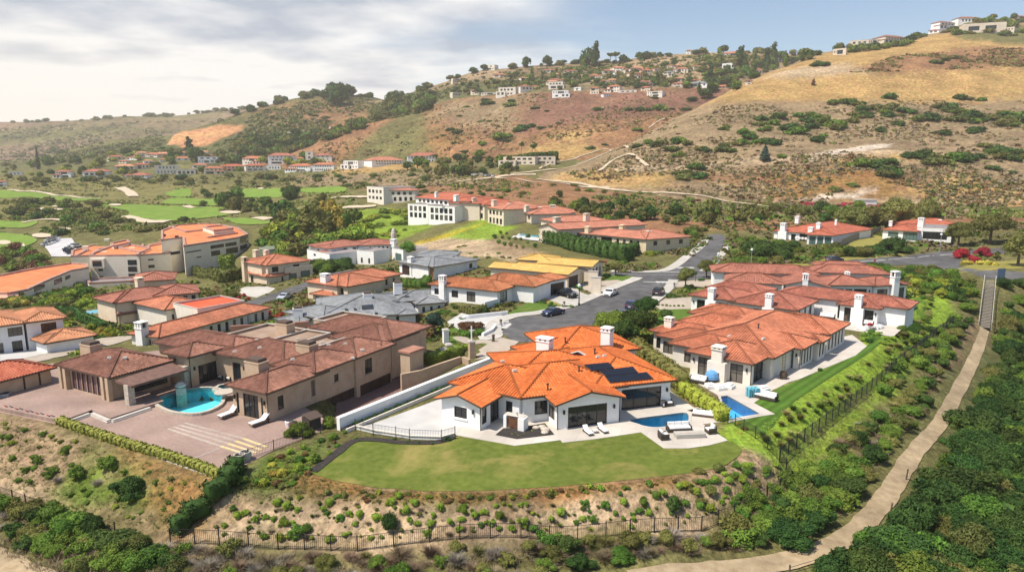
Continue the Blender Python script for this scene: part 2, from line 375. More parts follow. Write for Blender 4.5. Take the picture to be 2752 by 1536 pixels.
ZONES={'base':(OLIVE,[(DRY,[(-900,1320),(430,1440),(1000,1470),(1900,1400),(2130,1240),(2560,850),(3300,850),(3300,1700),(-900,1700)],1.5),(SOIL,[(430,1440),(560,1330),(640,1275),(800,1262),(960,1308),(1400,1320),(1850,1270),(1990,1205),(2130,1240),(1900,1400),(1000,1475)],.8),(PALE,[(620,1440),(760,1370),(1300,1360),(1900,1300),(2050,1250),(1900,1370),(1300,1420)],2.0),(MOSS,[(560,1295),(640,1275),(835,1180),(1000,1190),(930,1260),(830,1285),(980,1315),(1200,1330),(1420,1325),(1420,1345),(1200,1355),(940,1345),(760,1330),(640,1330)],.7),(GREEN,[(640,1300),(740,1225),(860,1190),(880,1235),(780,1300)],.8),(RUST,[(780,1300),(900,1215),(930,1190),(960,1200),(1000,1320),(1500,1318),(1900,1290),(1900,1305),(1500,1340),(1100,1345),(900,1335)],.7),(RUST,[(1400,1318),(1600,1298),(1850,1272),(1990,1207),(1990,1220),(1850,1290),(1600,1318),(1400,1335)],.6),(SOIL,[(-300,1100),(0,1108),(165,1142),(330,1195),(480,1250),(600,1290),(560,1345),(440,1440),(300,1410),(0,1320),(-300,1250)],.8),(OLIVE,[(165,1142),(330,1195),(480,1250),(590,1290),(540,1360),(440,1400),(340,1330),(230,1230)],1.2),(GREEN,[(130,1330),(240,1240),(360,1270),(420,1330),(330,1390),(180,1360)],1.2),(RUST,[(330,1200),(560,1300),(500,1400),(420,1330)],1.5),(PALE,[(-200,1270),(0,1300),(120,1335),(130,1350),(0,1325),(-200,1290)],.8),(LIME,[(1890,1190),(2000,1105),(2200,1000),(2330,905),(2440,800),(2560,790),(2570,860),(2300,1082),(2094,1243),(2060,1230)],.6),(LIME,[(2094,1250),(2300,1090),(2480,940),(2430,1030),(2330,1120),(2230,1210),(2160,1290),(2130,1310)],1.0),(MOSS,[(2480,1400),(2560,1000),(2660,880),(3300,850),(3300,1700),(2100,1700)],2.0),((.185,.165,.06),[(-400,850),(-400,600),(200,600),(500,560),(900,560),(900,480),(-400,480)],6),(OLIVE,[(-200,650),(100,640),(220,700),(180,820),(-200,830)],4),(BROWN,[(900,480),(1400,470),(1700,520),(1900,560),(2752,570),(3300,570),(3300,640),(1900,620),(1750,640),(1400,560),(1200,545),(1000,510),(900,500)],3),(LIME,[(930,575),(1000,560),(1100,570),(1120,600),(1180,610),(1060,650),(960,640)],4),(OLIVE,[(1060,650),(1180,605),(1260,575),(1290,590),(1180,640),(1100,670)],2),(LIME,[(1180,640),(1290,590),(1390,610),(1310,650),(1200,660)],2),(YEL,[(1115,650),(1200,630),(1290,600),(1260,615),(1180,645),(1110,662)],1.5),(PALE,[(1090,690),(1110,660),(1200,640),(1310,645),(1450,680),(1560,715),(1500,720),(1380,705),(1330,690),(1250,690),(1190,690)],1.5),(SOIL,[(1330,640),(1480,690),(1560,715),(1560,740),(1400,700),(1320,670)],1.5),(GREY,[(800,470),(1100,455),(1300,470),(1330,500),(1000,500),(800,500)],6),(GOLD,[(880,448),(1080,440),(1170,438),(1160,452),(1020,462),(900,470)],6),(GOLD,[(1500,470),(1700,460),(1900,500),(1800,515),(1600,490)],4),(GOLD,[(1990,690),(2300,685),(2440,690),(2300,700),(2000,720),(1920,720)],1.2),]),'right':(GREY,[(BROWN,[(1330,520),(1700,480),(1900,470),(2300,440),(3300,420),(3300,620),(1800,610)],6),(GOLD,[(1500,470),(1700,455),(1830,462),(1800,500),(1600,505),(1480,490)],6),(GOLD,[(1870,275),(2000,222),(2100,170),(2300,128),(2480,96),(3300,80),(3300,250),(2752,266),(2380,272),(2100,272),(1960,278)],8),(BROWN,[(2280,195),(2340,168),(2420,150),(2560,132),(3300,125),(3300,175),(2752,182),(2540,190),(2400,202)],8),(PALE,[(2040,215),(2150,182),(2260,172),(2330,195),(2240,200),(2120,210)],8),(OLIVE,[(2570,75),(2660,55),(3300,50),(3300,110),(2700,118),(2580,105)],6),(RUST,[(2100,470),(2300,450),(2430,450),(2420,520),(2200,545),(2050,530)],4),(CHALK,[(2150,535),(2230,518),(2330,512),(2360,508),(2350,520),(2260,532),(2180,542)],.8),(CHALK,[(2150,425),(2230,405),(2330,390),(2400,385),(2390,395),(2320,405),(2250,420),(2180,432)],1.0),(GOLD,[(2420,500),(2550,470),(3300,460),(3300,570),(2500,560)],5),(PALE,[(2330,545),(2752,535),(3300,530),(3300,560),(2500,562)],3),(PALE,[(1640,455),(1900,440),(2240,414),(2500,404),(2510,409),(2240,424),(1900,450),(1700,464)],1.5),(GOLD,[(2200,440),(2420,412),(2430,424),(2250,456)],4),]),'center':(BROWN,[(PURPLE,[(1385,362),(1430,250),(1640,250),(1800,240),(2100,235),(2000,290),(1850,300),(1700,320),(1560,330),(1450,350)],8),(GOLD,[(1360,430),(1420,390),(1550,384),(1640,400),(1560,420),(1450,440)],8),(RUST,[(860,430),(1000,370),(1180,350),(1260,380),(1160,410),(1000,430)],14),(GREY,[(1200,260),(1420,255),(1380,350),(1250,340),(1160,310)],14),(OLIVE,[(1350,420),(1500,450),(1700,440),(1500,480),(1300,470)],8),(OLIVE,[(640,500),(640,450),(900,452),(1150,440),(1150,480)],8),(GOLD,[(1480,365),(1560,345),(1600,365),(1520,385)],10),]),'back':(GREY,[(MOSS,[(1200,235),(1420,215),(1560,235),(1300,270),(1100,290),(980,290)],20),(DRY,[(1330,200),(1480,175),(1590,175),(1560,200),(1420,220)],12),(SOIL,[(1660,175),(1780,150),(1870,150),(1860,175),(1720,185)],10),(SOIL,[(1240,195),(1300,188),(1360,190),(1340,210),(1240,220)],10)]),'leftmid':(MOSS,[(BROWN,[(700,290),(900,270),(1000,290),(980,340),(800,340)],40),((.50,.25,.12),[(445,394),(452,372),(500,348),(584,335),(655,337),(650,350),(600,370),(560,390),(500,396)],4)]),'leftspur':(OLIVE,[(MOSS,[(0,440),(140,425),(300,400),(560,385),(600,420),(300,450)],60)]),'farleft':((.23,.145,.10),[(OLIVE,[(-900,450),(-900,395),(150,380),(500,360),(700,400),(600,440)],80),(DRY,[(150,330),(340,318),(500,315),(560,330),(420,345)],60)]),}
def mat_ground(name,fine,k=1.0):
 m,nt,b=new_mat(name)
 N,L=nt.nodes,nt.links
 pos=N.new('ShaderNodeNewGeometry').outputs['Position']
 at=N.new('ShaderNodeAttribute');at.attribute_name='Col'
 def nz(scale,lo,hi,a,c,det=6):
  t=N.new('ShaderNodeTexNoise');t.inputs['Scale'].default_value=scale;t.inputs['Detail'].default_value=det;t.inputs['Roughness'].default_value=.65
  L.new(pos,t.inputs['Vector'])
  r=N.new('ShaderNodeMapRange');r.inputs['From Min'].default_value=lo;r.inputs['From Max'].default_value=hi
  r.inputs['To Min'].default_value=a;r.inputs['To Max'].default_value=c
  L.new(t.outputs['Fac'],r.inputs['Value'])
  return r.outputs['Result']
 h=N.new('ShaderNodeHueSaturation');L.new(at.outputs['Color'],h.inputs['Color'])
 L.new(nz(fine,.32,.68,.5,1.45),h.inputs['Value'])
 h2=N.new('ShaderNodeHueSaturation');L.new(h.outputs['Color'],h2.inputs['Color'])
 L.new(nz(fine*.10,.32,.68,.66,1.30),h2.inputs['Value'])
 L.new(nz(fine*.21,.3,.7,.485,.515),h2.inputs['Hue'])
 mx=N.new('ShaderNodeMix');mx.data_type='RGBA';mx.inputs[7].default_value=(.085,.08,.035,1)
 L.new(nz(fine*1.7,.52,.66,0,.72*k,4),mx.inputs[0]);L.new(h2.outputs['Color'],mx.inputs[6])
 L.new(mx.outputs[2],b.inputs['Base Color'])
 b.inputs['Roughness'].default_value=.95;b.inputs['Specular IOR Level'].default_value=.1
 t2=N.new('ShaderNodeTexNoise');t2.inputs['Scale'].default_value=fine*2;t2.inputs['Detail'].default_value=8;L.new(pos,t2.inputs['Vector'])
 bp=N.new('ShaderNodeBump');bp.inputs['Strength'].default_value=.8;bp.inputs['Distance'].default_value=.5/fine
 L.new(t2.outputs['Fac'],bp.inputs['Height']);L.new(bp.outputs['Normal'],b.inputs['Normal'])
 return m
GMAT={'base':mat_ground('ground soil',1.1),'right':mat_ground('right hillside',.42),'center':mat_ground('middle hillside',.22),'back':mat_ground('upper hillside',.15),'leftmid':mat_ground('left hillside',.12),'leftspur':mat_ground('left spur',.1),'farleft':mat_ground('far hillside',.06,.6)}
HNAME={'base':'ground','right':'hill','center':'hill','back':'hill','leftmid':'hill','leftspur':'hill','farleft':'hill'}
HLAB={'base':'sloping ground of soil, dry grass and green cover under the whole neighbourhood','right':'golden dry-grass hill with dark shrubs behind the street','center':'brown and purple hillside below the row of ridge houses','back':'upper hill crowded with trees and villas','leftmid':'grey-green hill with an orange cut cliff','leftspur':'low green spur behind the golf course town','farleft':'pale hazy far hill along the horizon'}
for k,(co,qd,nx,ny)in SURF.items():
 base,zs=ZONES[k]
 colr=np.tile(np.array(base),(len(co),1))
 jit=np.array([noise.noise(Vector((p[0]*.13,p[1]*.13,5.0)))+.6*noise.noise(Vector((p[0]*.5,p[1]*.5,9.0)))for p in co])
 for c,poly,soft in zs:
  wp=[]
  for(px,py)in poly:
   h=hit(px,py,[k])
   if h is None:
    for dy in range(4,240,6):
     h=hit(px,py+dy,[k])
     if h is not None:break
   if h is not None:wp.append((h.x,h.y))
  if len(wp)<3:continue
  lo=np.min(np.array(wp),0)-4*soft;hi=np.max(np.array(wp),0)+4*soft
  sel=np.where(((co[:,:2]>lo)&(co[:,:2]<hi)).all(1))[0]
  if len(sel)==0:continue
  d=poly_sdf(co[sel][:,:2],wp)+jit[sel]*soft*1.6
  a=1/(1+np.exp(np.clip(d/(soft*.45),-30,30)))
  colr[sel]=colr[sel]*(1-a[:,None])+np.array(c)[None,:]*a[:,None]
 me=fast_mesh(HNAME[k],co,qd,GMAT[k],smooth=True)
 ca=me.color_attributes.new(name='Col',type='FLOAT_COLOR',domain='POINT')
 ca.data.foreach_set('color',np.column_stack([colr,np.ones(len(colr))]).astype(np.float32).ravel())
 tag(link(HNAME[k],me),HLAB[k],None,None,'structure')
from mathutils.geometry import delaunay_2d_cdt
PAVED=[]
def sheet(name,poly,mat,off=.03,res=None,label=None,kind='structure',world=False,holes=(),only=None,thick=0.0,flat=None):
 if world:W2=[Vector(p[:2])for p in poly]
 elif flat is not None:W2=[at_z(px,py,flat).to_2d()for px,py in poly]
 else:W2=[h.to_2d()for h in(hit(px,py,only)for px,py in poly)if h is not None]
 if res:
  d=[]
  for i in range(len(W2)):
   a,b=W2[i],W2[(i+1)%len(W2)]
   n=max(1,int((b-a).length/res))
   d+=[a.lerp(b,t/n)for t in range(n)]
  W2=d
 if name not in('verge','planting_bed'):PAVED.append([tuple(q_)for q_ in W2])
 pts=list(W2);n0=len(pts)
 edges=[(i,(i+1)%n0)for i in range(n0)]
 for h in holes:
  s=len(pts);pts+=[Vector(p[:2])for p in h]
  edges+=[(s+i,s+(i+1)%len(h))for i in range(len(h))]
 pl=[tuple(p)for p in W2]
 if res:
  lo=np.min(np.array(pl),0);hi=np.max(np.array(pl),0)
  gx=np.arange(lo[0],hi[0],res);gy=np.arange(lo[1],hi[1],res)
  g=np.array([(x+((j%2)*.5)*res,y)for j,y in enumerate(gy)for x in gx])
  if len(g):
   keep=poly_sdf(g,pl)<-.35*res
   pts+=[Vector(p)for p in g[keep]]
 v,e,f,_,_,_=delaunay_2d_cdt(pts,edges,[],0,1e-4)
 V=np.array([tuple(p)for p in v])
 C=np.array([V[list(t)].mean(0)for t in f])
 ok=in_poly(C,pl)
 for h in holes:ok&=~in_poly(C,[tuple(p[:2])for p in h])
 Z=[(flat if flat is not None else ground_z(p[0],p[1]))+off for p in V]
 mb=MB()
 used=[list(t)for t,k in zip(f,ok)if k]
 fs=[]
 for t in used:
  a,b,c=[V[i]for i in t[:3]]
  if(b[0]-a[0])*(c[1]-a[1])-(b[1]-a[1])*(c[0]-a[0])<0:t=t[::-1]
  fs.append(tuple(t))
 mb.v=[(V[i][0],V[i][1],Z[i])for i in range(len(V))]
 mb.f=fs;mb.m=[0]*len(fs)
 if thick:
  cnt={}
  for t in fs:
   for i in range(3):
    a,b=t[i],t[(i+1)%3]
    cnt[(a,b)]=1
  for(a,b)in list(cnt):
   if(b,a)not in cnt:
    A,B=mb.v[a],mb.v[b]
    mb.face([A,(A[0],A[1],A[2]-thick),(B[0],B[1],B[2]-thick),B])
 o=mb.build(name,mat)
 return tag(o,label,None,None,kind)
def ribbon(pts,w,n=6):
 """px polyline -> world polygon strip of width w metres following the ground"""
 wp=[hit(*p)for p in pts];wp=[tuple(p)[:2]for p in wp if p is not None]
 return wribbon(wp,w,n)
def wribbon(wp,w,n=6):
 c=smooth_poly(wp,n,closed=False)
 L_,R_=[],[]
 for i,p in enumerate(c):
  a=np.array(c[max(0,i-1)]);b=np.array(c[min(len(c)-1,i+1)])
  d=b-a;d=d/max(1e-9,np.linalg.norm(d));nn=np.array((-d[1],d[0]))
  ww=w(i/(len(c)-1))if callable(w)else w
  ww=ww*(1+(.22 if ww<2.6 or ww>3.9 else 0)*noise.noise(Vector((p[0]*.7,p[1]*.7,2))))
  L_.append(tuple(np.array(p)+nn*ww/2));R_.append(tuple(np.array(p)-nn*ww/2))
 return L_+R_[::-1]
def tile_mat(name,c1,c2,var=.25,ribs=True):
 """clay tiles: UVs are metres (u along the eave, v up the slope); colour differs tile by tile"""
 m,nt,b=new_mat(name);N,L=nt.nodes,nt.links
 uv=N.new('ShaderNodeUVMap').outputs['UV']
 sp=N.new('ShaderNodeSeparateXYZ');L.new(uv,sp.inputs[0])
 def mt(op,a,c=None):
  n=N.new('ShaderNodeMath');n.operation=op
  for i,x in enumerate((a,c)):
   if x is None:continue
   if isinstance(x,(int,float)):n.inputs[i].default_value=x
   else:L.new(x,n.inputs[i])
  return n.outputs[0]
 u=mt('DIVIDE',sp.outputs['X'],.34);v=mt('DIVIDE',sp.outputs['Y'],.42)
 cb=N.new('ShaderNodeCombineXYZ');L.new(mt('FLOOR',u),cb.inputs[0]);L.new(mt('FLOOR',v),cb.inputs[1])
 wn=N.new('ShaderNodeTexWhiteNoise');wn.noise_dimensions='2D';L.new(cb.outputs[0],wn.inputs['Vector'])
 mx=N.new('ShaderNodeMix');mx.data_type='RGBA';mx.inputs[6].default_value=rgb(c1);mx.inputs[7].default_value=rgb(c2)
 L.new(wn.outputs['Value'],mx.inputs[0])
 geo=N.new('ShaderNodeNewGeometry').outputs['Position']
 nz=N.new('ShaderNodeTexNoise');nz.inputs['Scale'].default_value=.35;nz.inputs['Detail'].default_value=6;L.new(geo,nz.inputs['Vector'])
 r=N.new('ShaderNodeMapRange');r.inputs['From Min'].default_value=.3;r.inputs['From Max'].default_value=.7
 r.inputs['To Min'].default_value=1-var;r.inputs['To Max'].default_value=1+var
 L.new(nz.outputs['Fac'],r.inputs['Value'])
 h=N.new('ShaderNodeHueSaturation');L.new(r.outputs['Result'],h.inputs['Value']);L.new(mx.outputs[2],h.inputs['Color'])
 L.new(h.outputs['Color'],b.inputs['Base Color'])
 b.inputs['Roughness'].default_value=.75;b.inputs['Specular IOR Level'].default_value=.25
 if ribs:
  fu=mt('FRACT',u);fv=mt('FRACT',v)
  arc=mt('ABSOLUTE',mt('SINE',mt('MULTIPLY',fu,math.pi)))
  ht=mt('ADD',arc,mt('MULTIPLY',mt('SUBTRACT',1.0,fv),.35))
  bp=N.new('ShaderNodeBump');bp.inputs['Strength'].default_value=1;bp.inputs['Distance'].default_value=.09
  L.new(ht,bp.inputs['Height']);L.new(bp.outputs['Normal'],b.inputs['Normal'])
 return m
def slate_mat(name,c1,c2):
 m=tile_mat(name,c1,c2,.2,True)
 for n in m.node_tree.nodes:
  if n.type=='BUMP':n.inputs['Strength'].default_value=.35
 return m
T={'orange':tile_mat('orange clay tiles',(.54,.135,.034),(.68,.205,.06),.18),'coral':tile_mat('coral clay tiles',(.38,.125,.065),(.53,.205,.115),.24),'rose':tile_mat('weathered rose clay tiles',(.32,.105,.07),(.46,.185,.125),.25),'brown':tile_mat('brown clay tiles',(.225,.10,.068),(.35,.175,.125),.24),'mauve':tile_mat('mauve brown clay tiles',(.28,.10,.07),(.42,.17,.11),.22),'red':tile_mat('red clay tiles',(.38,.095,.055),(.50,.165,.095),.2),'peach':tile_mat('peach clay tiles',(.52,.23,.115),(.64,.32,.18),.2),'yellow':tile_mat('yellow ochre tiles',(.60,.36,.09),(.70,.46,.15),.14),'slate':slate_mat('grey slate shingles',(.16,.17,.18),(.25,.26,.27)),}
FLAT_ORANGE=noise_mat('orange flat roofing',(.62,.17,.06),(.70,.24,.10),.25,.85,stain=.12)
FLAT_RED=noise_mat('red flat roofing',(.60,.09,.035),(.66,.12,.05),.3,.8)
FLAT_BROWN=noise_mat('brown flat roofing',(.26,.18,.13),(.33,.24,.18),.5,.9,stain=.15)
FLAT_GREY=noise_mat('grey flat roofing',(.22,.19,.19),(.30,.26,.26),.5,.9,stain=.15)
FASCIA=plain('dark fascia',(.09,.06,.045),.6)
WHITE=noise_mat('white stucco',(.80,.79,.775),(.86,.85,.83),1.2,.9,.12,9,stain=.05)
CREAM=noise_mat('cream stucco',(.66,.56,.44),(.72,.63,.51),1.2,.9,.12,9,stain=.06)
STUCCO=noise_mat('light cream stucco',(.72,.66,.57),(.78,.72,.63),1.2,.9,.12,9,stain=.06)
TAN=noise_mat('tan stucco',(.45,.33,.225),(.53,.40,.285),1.0,.92,.15,8,stain=.08)
PEACHW=noise_mat('peach stucco',(.68,.55,.40),(.75,.62,.47),1.0,.92,.1,8,stain=.06)
BEIGE=noise_mat('beige stucco',(.66,.53,.34),(.72,.60,.42),1.0,.92,.1,8,stain=.06)
YELW=noise_mat('yellow plaster',(.66,.50,.22),(.72,.57,.29),1.0,.92,.1,8)
IVORY=noise_mat('ivory render',(.74,.67,.55),(.80,.73,.62),.4,.9,stain=.05)
PANE=plain('dark window glass',(.018,.024,.028),.06,.6)
PANE2=plain('green tinted window glass',(.10,.17,.155),.06,.6)
PANE3=plain('rose tinted window glass',(.13,.07,.085),.1,.5)
FRAME=plain('bronze window frame',(.035,.026,.022),.45)
FRAMEW=plain('pale window frame',(.62,.58,.52),.5)
WOOD=noise_mat('brown timber',(.10,.045,.025),(.17,.08,.04),3,.7)
WOODL=noise_mat('warm timber cladding',(.26,.115,.045),(.36,.17,.07),3,.65)
DARKW=plain('dark garage timber',(.05,.028,.022),.6)
STONE=noise_mat('stone',(.38,.33,.27),(.56,.50,.42),5,.9,.4,6)
CONC=noise_mat('pale concrete',(.47,.435,.385),(.55,.515,.465),.9,.85,.1,12,stain=.08)
PANEC=plain('window glass with curtain',(.13,.12,.105),.12,.5)
PANEM={'d':PANE,'g':PANE2,'r':PANE3,'w':DARKW,'b':WOOD,'l':WOODL,'y':YELW}
def clip_cols(poly2,w):
 """convex polygon in (u,v): list of (u, v0, v1) columns of pitch w"""
 us=[p[0]for p in poly2];out=[]
 k=math.floor(min(us)/w)
 while k*w<max(us):
  u=k*w+w*.5;k+=1
  vs=[]
  n=len(poly2)
  for i in range(n):
   a,b=poly2[i],poly2[(i+1)%n]
   if(a[0]-u)*(b[0]-u)<0:
    t=(u-a[0])/(b[0]-a[0]);vs.append(a[1]+t*(b[1]-a[1]))
  if len(vs)>=2 and max(vs)-min(vs)>.12:out.append((u,min(vs),max(vs)))
 return out
def roof_face(mb,pts,near,mi=0):
 pts=[Vector(p)for p in pts]
 nrm=(pts[1]-pts[0]).cross(pts[2]-pts[0]).normalized()
 if nrm.z<0:pts=pts[::-1];nrm=-nrm
 U=Vector((-nrm.y,nrm.x,0))
 U=U.normalized()if U.length>1e-5 else Vector((1,0,0))
 V=nrm.cross(U)
 uv=[(p.dot(U),p.dot(V))for p in pts]
 mb.face(pts,mi,uv)
 if not near:return
 w,rh=.34,.42
 o=pts[0]-U*uv[0][0]-V*uv[0][1]
 for(u,v0,v1)in clip_cols(uv,w):
  n=max(1,round((v1-v0)/rh));st=(v1-v0)/n
  for k in range(n):
   a,b=v0+k*st,v0+(k+1)*st+.03
   ha,hb=.105,.065
   pa=[o+U*(u-.12)+V*a,o+U*(u-.07)+V*a+nrm*ha,o+U*(u+.07)+V*a+nrm*ha,o+U*(u+.12)+V*a]
   pb=[o+U*(u-.10)+V*b,o+U*(u-.06)+V*b+nrm*hb,o+U*(u+.06)+V*b+nrm*hb,o+U*(u+.10)+V*b]
   s=len(mb.v);mb.v.extend([tuple(p)for p in pa+pb])
   uc,vc=u,(a+b)/2
   for q in((0,1,5,4),(1,2,6,5),(2,3,7,6),(0,3,2,1)):
    mb.f.append(tuple(s+i for i in q));mb.m.append(mi)
    mb.uv[len(mb.f)-1]=[(uc,vc)]*4
class Wing:pass
class House:
 def __init__(s,name,label,z,wall,roof,cat='house',group=None,near=False,frame=None,at=None):
  s.z,s.wall,s.roof,s.near=z,wall,T.get(roof,roof),near
  s.frame=frame or FRAME
  s.wings,s.name,s.label,s.cat,s.group,s.chim=[],name,label,cat,group,[]
  s.extra=[];s.root=None
 def wing_world(s,o,u,L,D,h=3.0,roof='hip',pitch=.32,oh=.55,z=None,wall=None,base=1.2,mi=0):
  w=Wing();w.u=Vector((u[0],u[1])).normalized();w.v=Vector((-w.u.y,w.u.x))
  w.o,w.L,w.D,w.h,w.roof,w.pitch,w.oh=Vector(o[:2]),L,D,h,roof,pitch,oh
  w.z=s.z if z is None else z;w.base=base;w.wallm=wall;w.win=[];w.open=[]
  w.ez=w.z+h+.011*(len(s.wings)%5)
  s.wings.append(w);return w
 def wing(s,A,B,D,h=3.0,z=None,**k):
  """front eave from photo pixel A (left) to B (right), D metres deep"""
  zz=(s.z if z is None else z)+h
  a,b=at_z(A[0],A[1],zz),at_z(B[0],B[1],zz)
  d=Vector((b.x-a.x,b.y-a.y))
  return s.wing_world((a.x,a.y),d,d.length,D,h,z=z,**k)
 def frame_at(s,O,u):
  s.O,s.U=Vector(O),Vector(u).normalized()
 def wl(s,u0,u1,w0,w1,h=3.0,**k):
  W_=Vector((-s.U.y,s.U.x))
  o=s.O+s.U*u0+W_*w0
  return s.wing_world(o,s.U,u1-u0,w1-w0,h,**k)
 def win(s,w,side,*specs,m='d',mull=1,trans=0,sill=False,name='window'):
  for(a,b,z0,z1)in specs:
   w.win.append((side,a,b,z0,z1,m,mull,trans,sill,name))
 def row(s,w,side,n,width,z0,z1,a=.06,b=.94,**k):
  """n evenly spaced windows, each 'width' of its bay"""
  for i in range(n):
   c=a+(b-a)*(i+.5)/n;q=(b-a)/n*width/2
   s.win(w,side,(c-q,c+q,z0,z1),**k)
 def side_geo(s,w,side):
  oh=w.oh
  x0,x1,y0,y1=oh,w.L-oh,oh,w.D-oh
  c={'f':((x0,y0),(x1,y0)),'r':((x1,y0),(x1,y1)),'b':((x1,y1),(x0,y1)),'l':((x0,y1),(x0,y0))}[side]
  a=w.o+w.u*c[0][0]+w.v*c[0][1];b=w.o+w.u*c[1][0]+w.v*c[1][1]
  return a,b
 def chimney(s,px,py_top,py_base,w,d=None,zb=None,cap='box',mat=None,rz=None,name='chimney'):
  """px centre, top row, base row standing at height zb above the floor; w wide in metres"""
  zz=s.z if zb is None else s.z+zb
  p=at_z(px,py_base,zz)
  top=at_y(px,py_top,p.y).z
  s.chim.append((p,zz,top,w,d or w,cap,mat,rz,name))
 def wall_chimney(s,w,side,u,py_top,wd,d=1.0,cap='ext',mat=None,px=None):
  """stack standing against a wall at fraction u"""
  a,b=s.side_geo(w,side);dr=(b-a).normalized();n=Vector((dr.y,-dr.x))
  p=a.lerp(b,u)+n*(d*.35)
  px=proj((p.x,p.y,w.z+4))[0]
  top=at_y(px,py_top,p.y).z
  s.chim.append((Vector((p.x,p.y,w.z)),w.z,top,wd,d,cap,mat,math.atan2(dr.y,dr.x),'chimney'))
 def make(s):
  w0=s.wings[0]
  c=w0.o+w0.u*w0.L/2+w0.v*w0.D/2
  root=s.root=empty(s.name,(c.x,c.y,s.z),s.label,s.cat,s.group)
  wm=MB();mats=[s.wall];wins=[]
  for w in s.wings:
   mi=0
   if w.wallm is not None:
    if w.wallm not in mats:mats.append(w.wallm)
    mi=mats.index(w.wallm)
   top=w.ez
   if w.roof=='flat':top=w.ez+.35
   for side in 'frbl':
    a,b=s.side_geo(w,side)
    d=(b-a);Ln=d.length;d=d/Ln;nrm=Vector((d.y,-d.x))
    ws=[q for q in w.win if q[0]==side]
    us=sorted(set([0.0,1.0]+[q[1]for q in ws]+[q[2]for q in ws]))
    zs=sorted(set([w.z-w.base,top]+[w.z+q[3]for q in ws]+[w.z+q[4]for q in ws]))
    zs=[z for z in zs if z<=top]
    def pt(u,z,off=0.0):
     p=a+d*(u*Ln)+nrm*off
     return(p.x,p.y,z)
    for i in range(len(us)-1):
     for j in range(len(zs)-1):
      uc,zc=(us[i]+us[i+1])/2,(zs[j]+zs[j+1])/2
      if any(q[1]<uc<q[2]and w.z+q[3]<zc<w.z+q[4]for q in ws):continue
      wm.face([pt(us[i],zs[j]),pt(us[i+1],zs[j]),pt(us[i+1],zs[j+1]),pt(us[i],zs[j+1])],mi)
    for q in ws:
     z0,z1=w.z+q[3],w.z+q[4];dp=-.16
     wm.face([pt(q[1],z0),pt(q[1],z0,dp),pt(q[1],z1,dp),pt(q[1],z1)][::-1],mi)
     wm.face([pt(q[2],z0),pt(q[2],z0,dp),pt(q[2],z1,dp),pt(q[2],z1)],mi)
     wm.face([pt(q[1],z0),pt(q[2],z0),pt(q[2],z0,dp),pt(q[1],z0,dp)],mi)
     wm.face([pt(q[1],z1),pt(q[2],z1),pt(q[2],z1,dp),pt(q[1],z1,dp)][::-1],mi)
     wins.append((q,a,d,nrm,Ln,z0,z1))
   if w.roof in('gv','gu'):
    for side in(('f','b')if w.roof=='gv' else('r','l')):
     a,b=s.side_geo(w,side);half=((w.L if w.roof=='gv' else w.D)/2)
     mid=(a+b)/2;rise=w.pitch*half-.02
     k=w.pitch*w.oh
     wm.face([(a.x,a.y,top),(b.x,b.y,top),(b.x,b.y,top+k-.02),(mid.x,mid.y,top+rise),(a.x,a.y,top+k-.02)],mi)
   if w.roof=='flat':
    x0,x1,y0,y1=w.oh,w.L-w.oh,w.oh,w.D-w.oh
  wall=wm.build('wall',mats,root)
  s.wallobj=wall
  rm=MB()
  for w in s.wings:
   def X(x,y,z):
    p=w.o+w.u*x+w.v*y
    return(p.x,p.y,z)
   L_,D_,e=w.L,w.D,w.ez
   if w.roof=='none':continue
   if w.roof=='flat':
    o=w.oh
    rm.face([X(o,o,e),X(L_-o,o,e),X(L_-o,D_-o,e),X(o,D_-o,e)],2)
    t=.16
    for(x0,y0,x1,y1)in((o-.06,o-.06,L_-o+.06,o+t),(o-.06,D_-o-t,L_-o+.06,D_-o+.06),(o-.06,o+t,o+t,D_-o-t),(L_-o-t,o+t,L_-o+.06,D_-o-t)):
     p=X(x0,y0,e+.3)
     rm.frame_box(p,w.u.to_3d()*(x1-x0),w.v.to_3d()*(y1-y0),(0,0,.1),3)
    continue
   c=[X(0,0,e),X(L_,0,e),X(L_,D_,e),X(0,D_,e)]
   faces=[];caps=[]
   if w.roof=='hip':
    if L_>=D_:
     hh=e+w.pitch*D_/2
     r0,r1=X(D_/2,D_/2,hh),X(L_-D_/2,D_/2,hh)
     faces=[[c[0],c[1],r1,r0],[c[1],c[2],r1],[c[2],c[3],r0,r1],[c[3],c[0],r0]]
     caps=[(r0,r1),(c[0],r0),(c[3],r0),(c[1],r1),(c[2],r1)]
    else:
     hh=e+w.pitch*L_/2
     r0,r1=X(L_/2,L_/2,hh),X(L_/2,D_-L_/2,hh)
     faces=[[c[0],c[1],r0],[c[1],c[2],r1,r0],[c[2],c[3],r1],[c[3],c[0],r0,r1]]
     caps=[(r0,r1),(c[0],r0),(c[1],r0),(c[2],r1),(c[3],r1)]
   elif w.roof=='gv':
    hh=e+w.pitch*L_/2;r0,r1=X(L_/2,0,hh),X(L_/2,D_,hh)
    faces=[[c[1],c[2],r1,r0],[c[3],c[0],r0,r1]];caps=[(r0,r1)]
   elif w.roof=='gu':
    hh=e+w.pitch*D_/2;r0,r1=X(0,D_/2,hh),X(L_,D_/2,hh)
    faces=[[c[0],c[1],r1,r0],[c[2],c[3],r0,r1]];caps=[(r0,r1)]
   elif w.roof=='shed':
    hh=e+w.pitch*D_;r0,r1=X(0,D_,hh),X(L_,D_,hh)
    faces=[[c[0],c[1],r1,r0]]
   for f in faces:
    f=[Vector(p)for p in f]
    keep=[p for i,p in enumerate(f)if(p-f[i-1]).length>.02]
    if len(keep)>=3:roof_face(rm,keep,s.near)
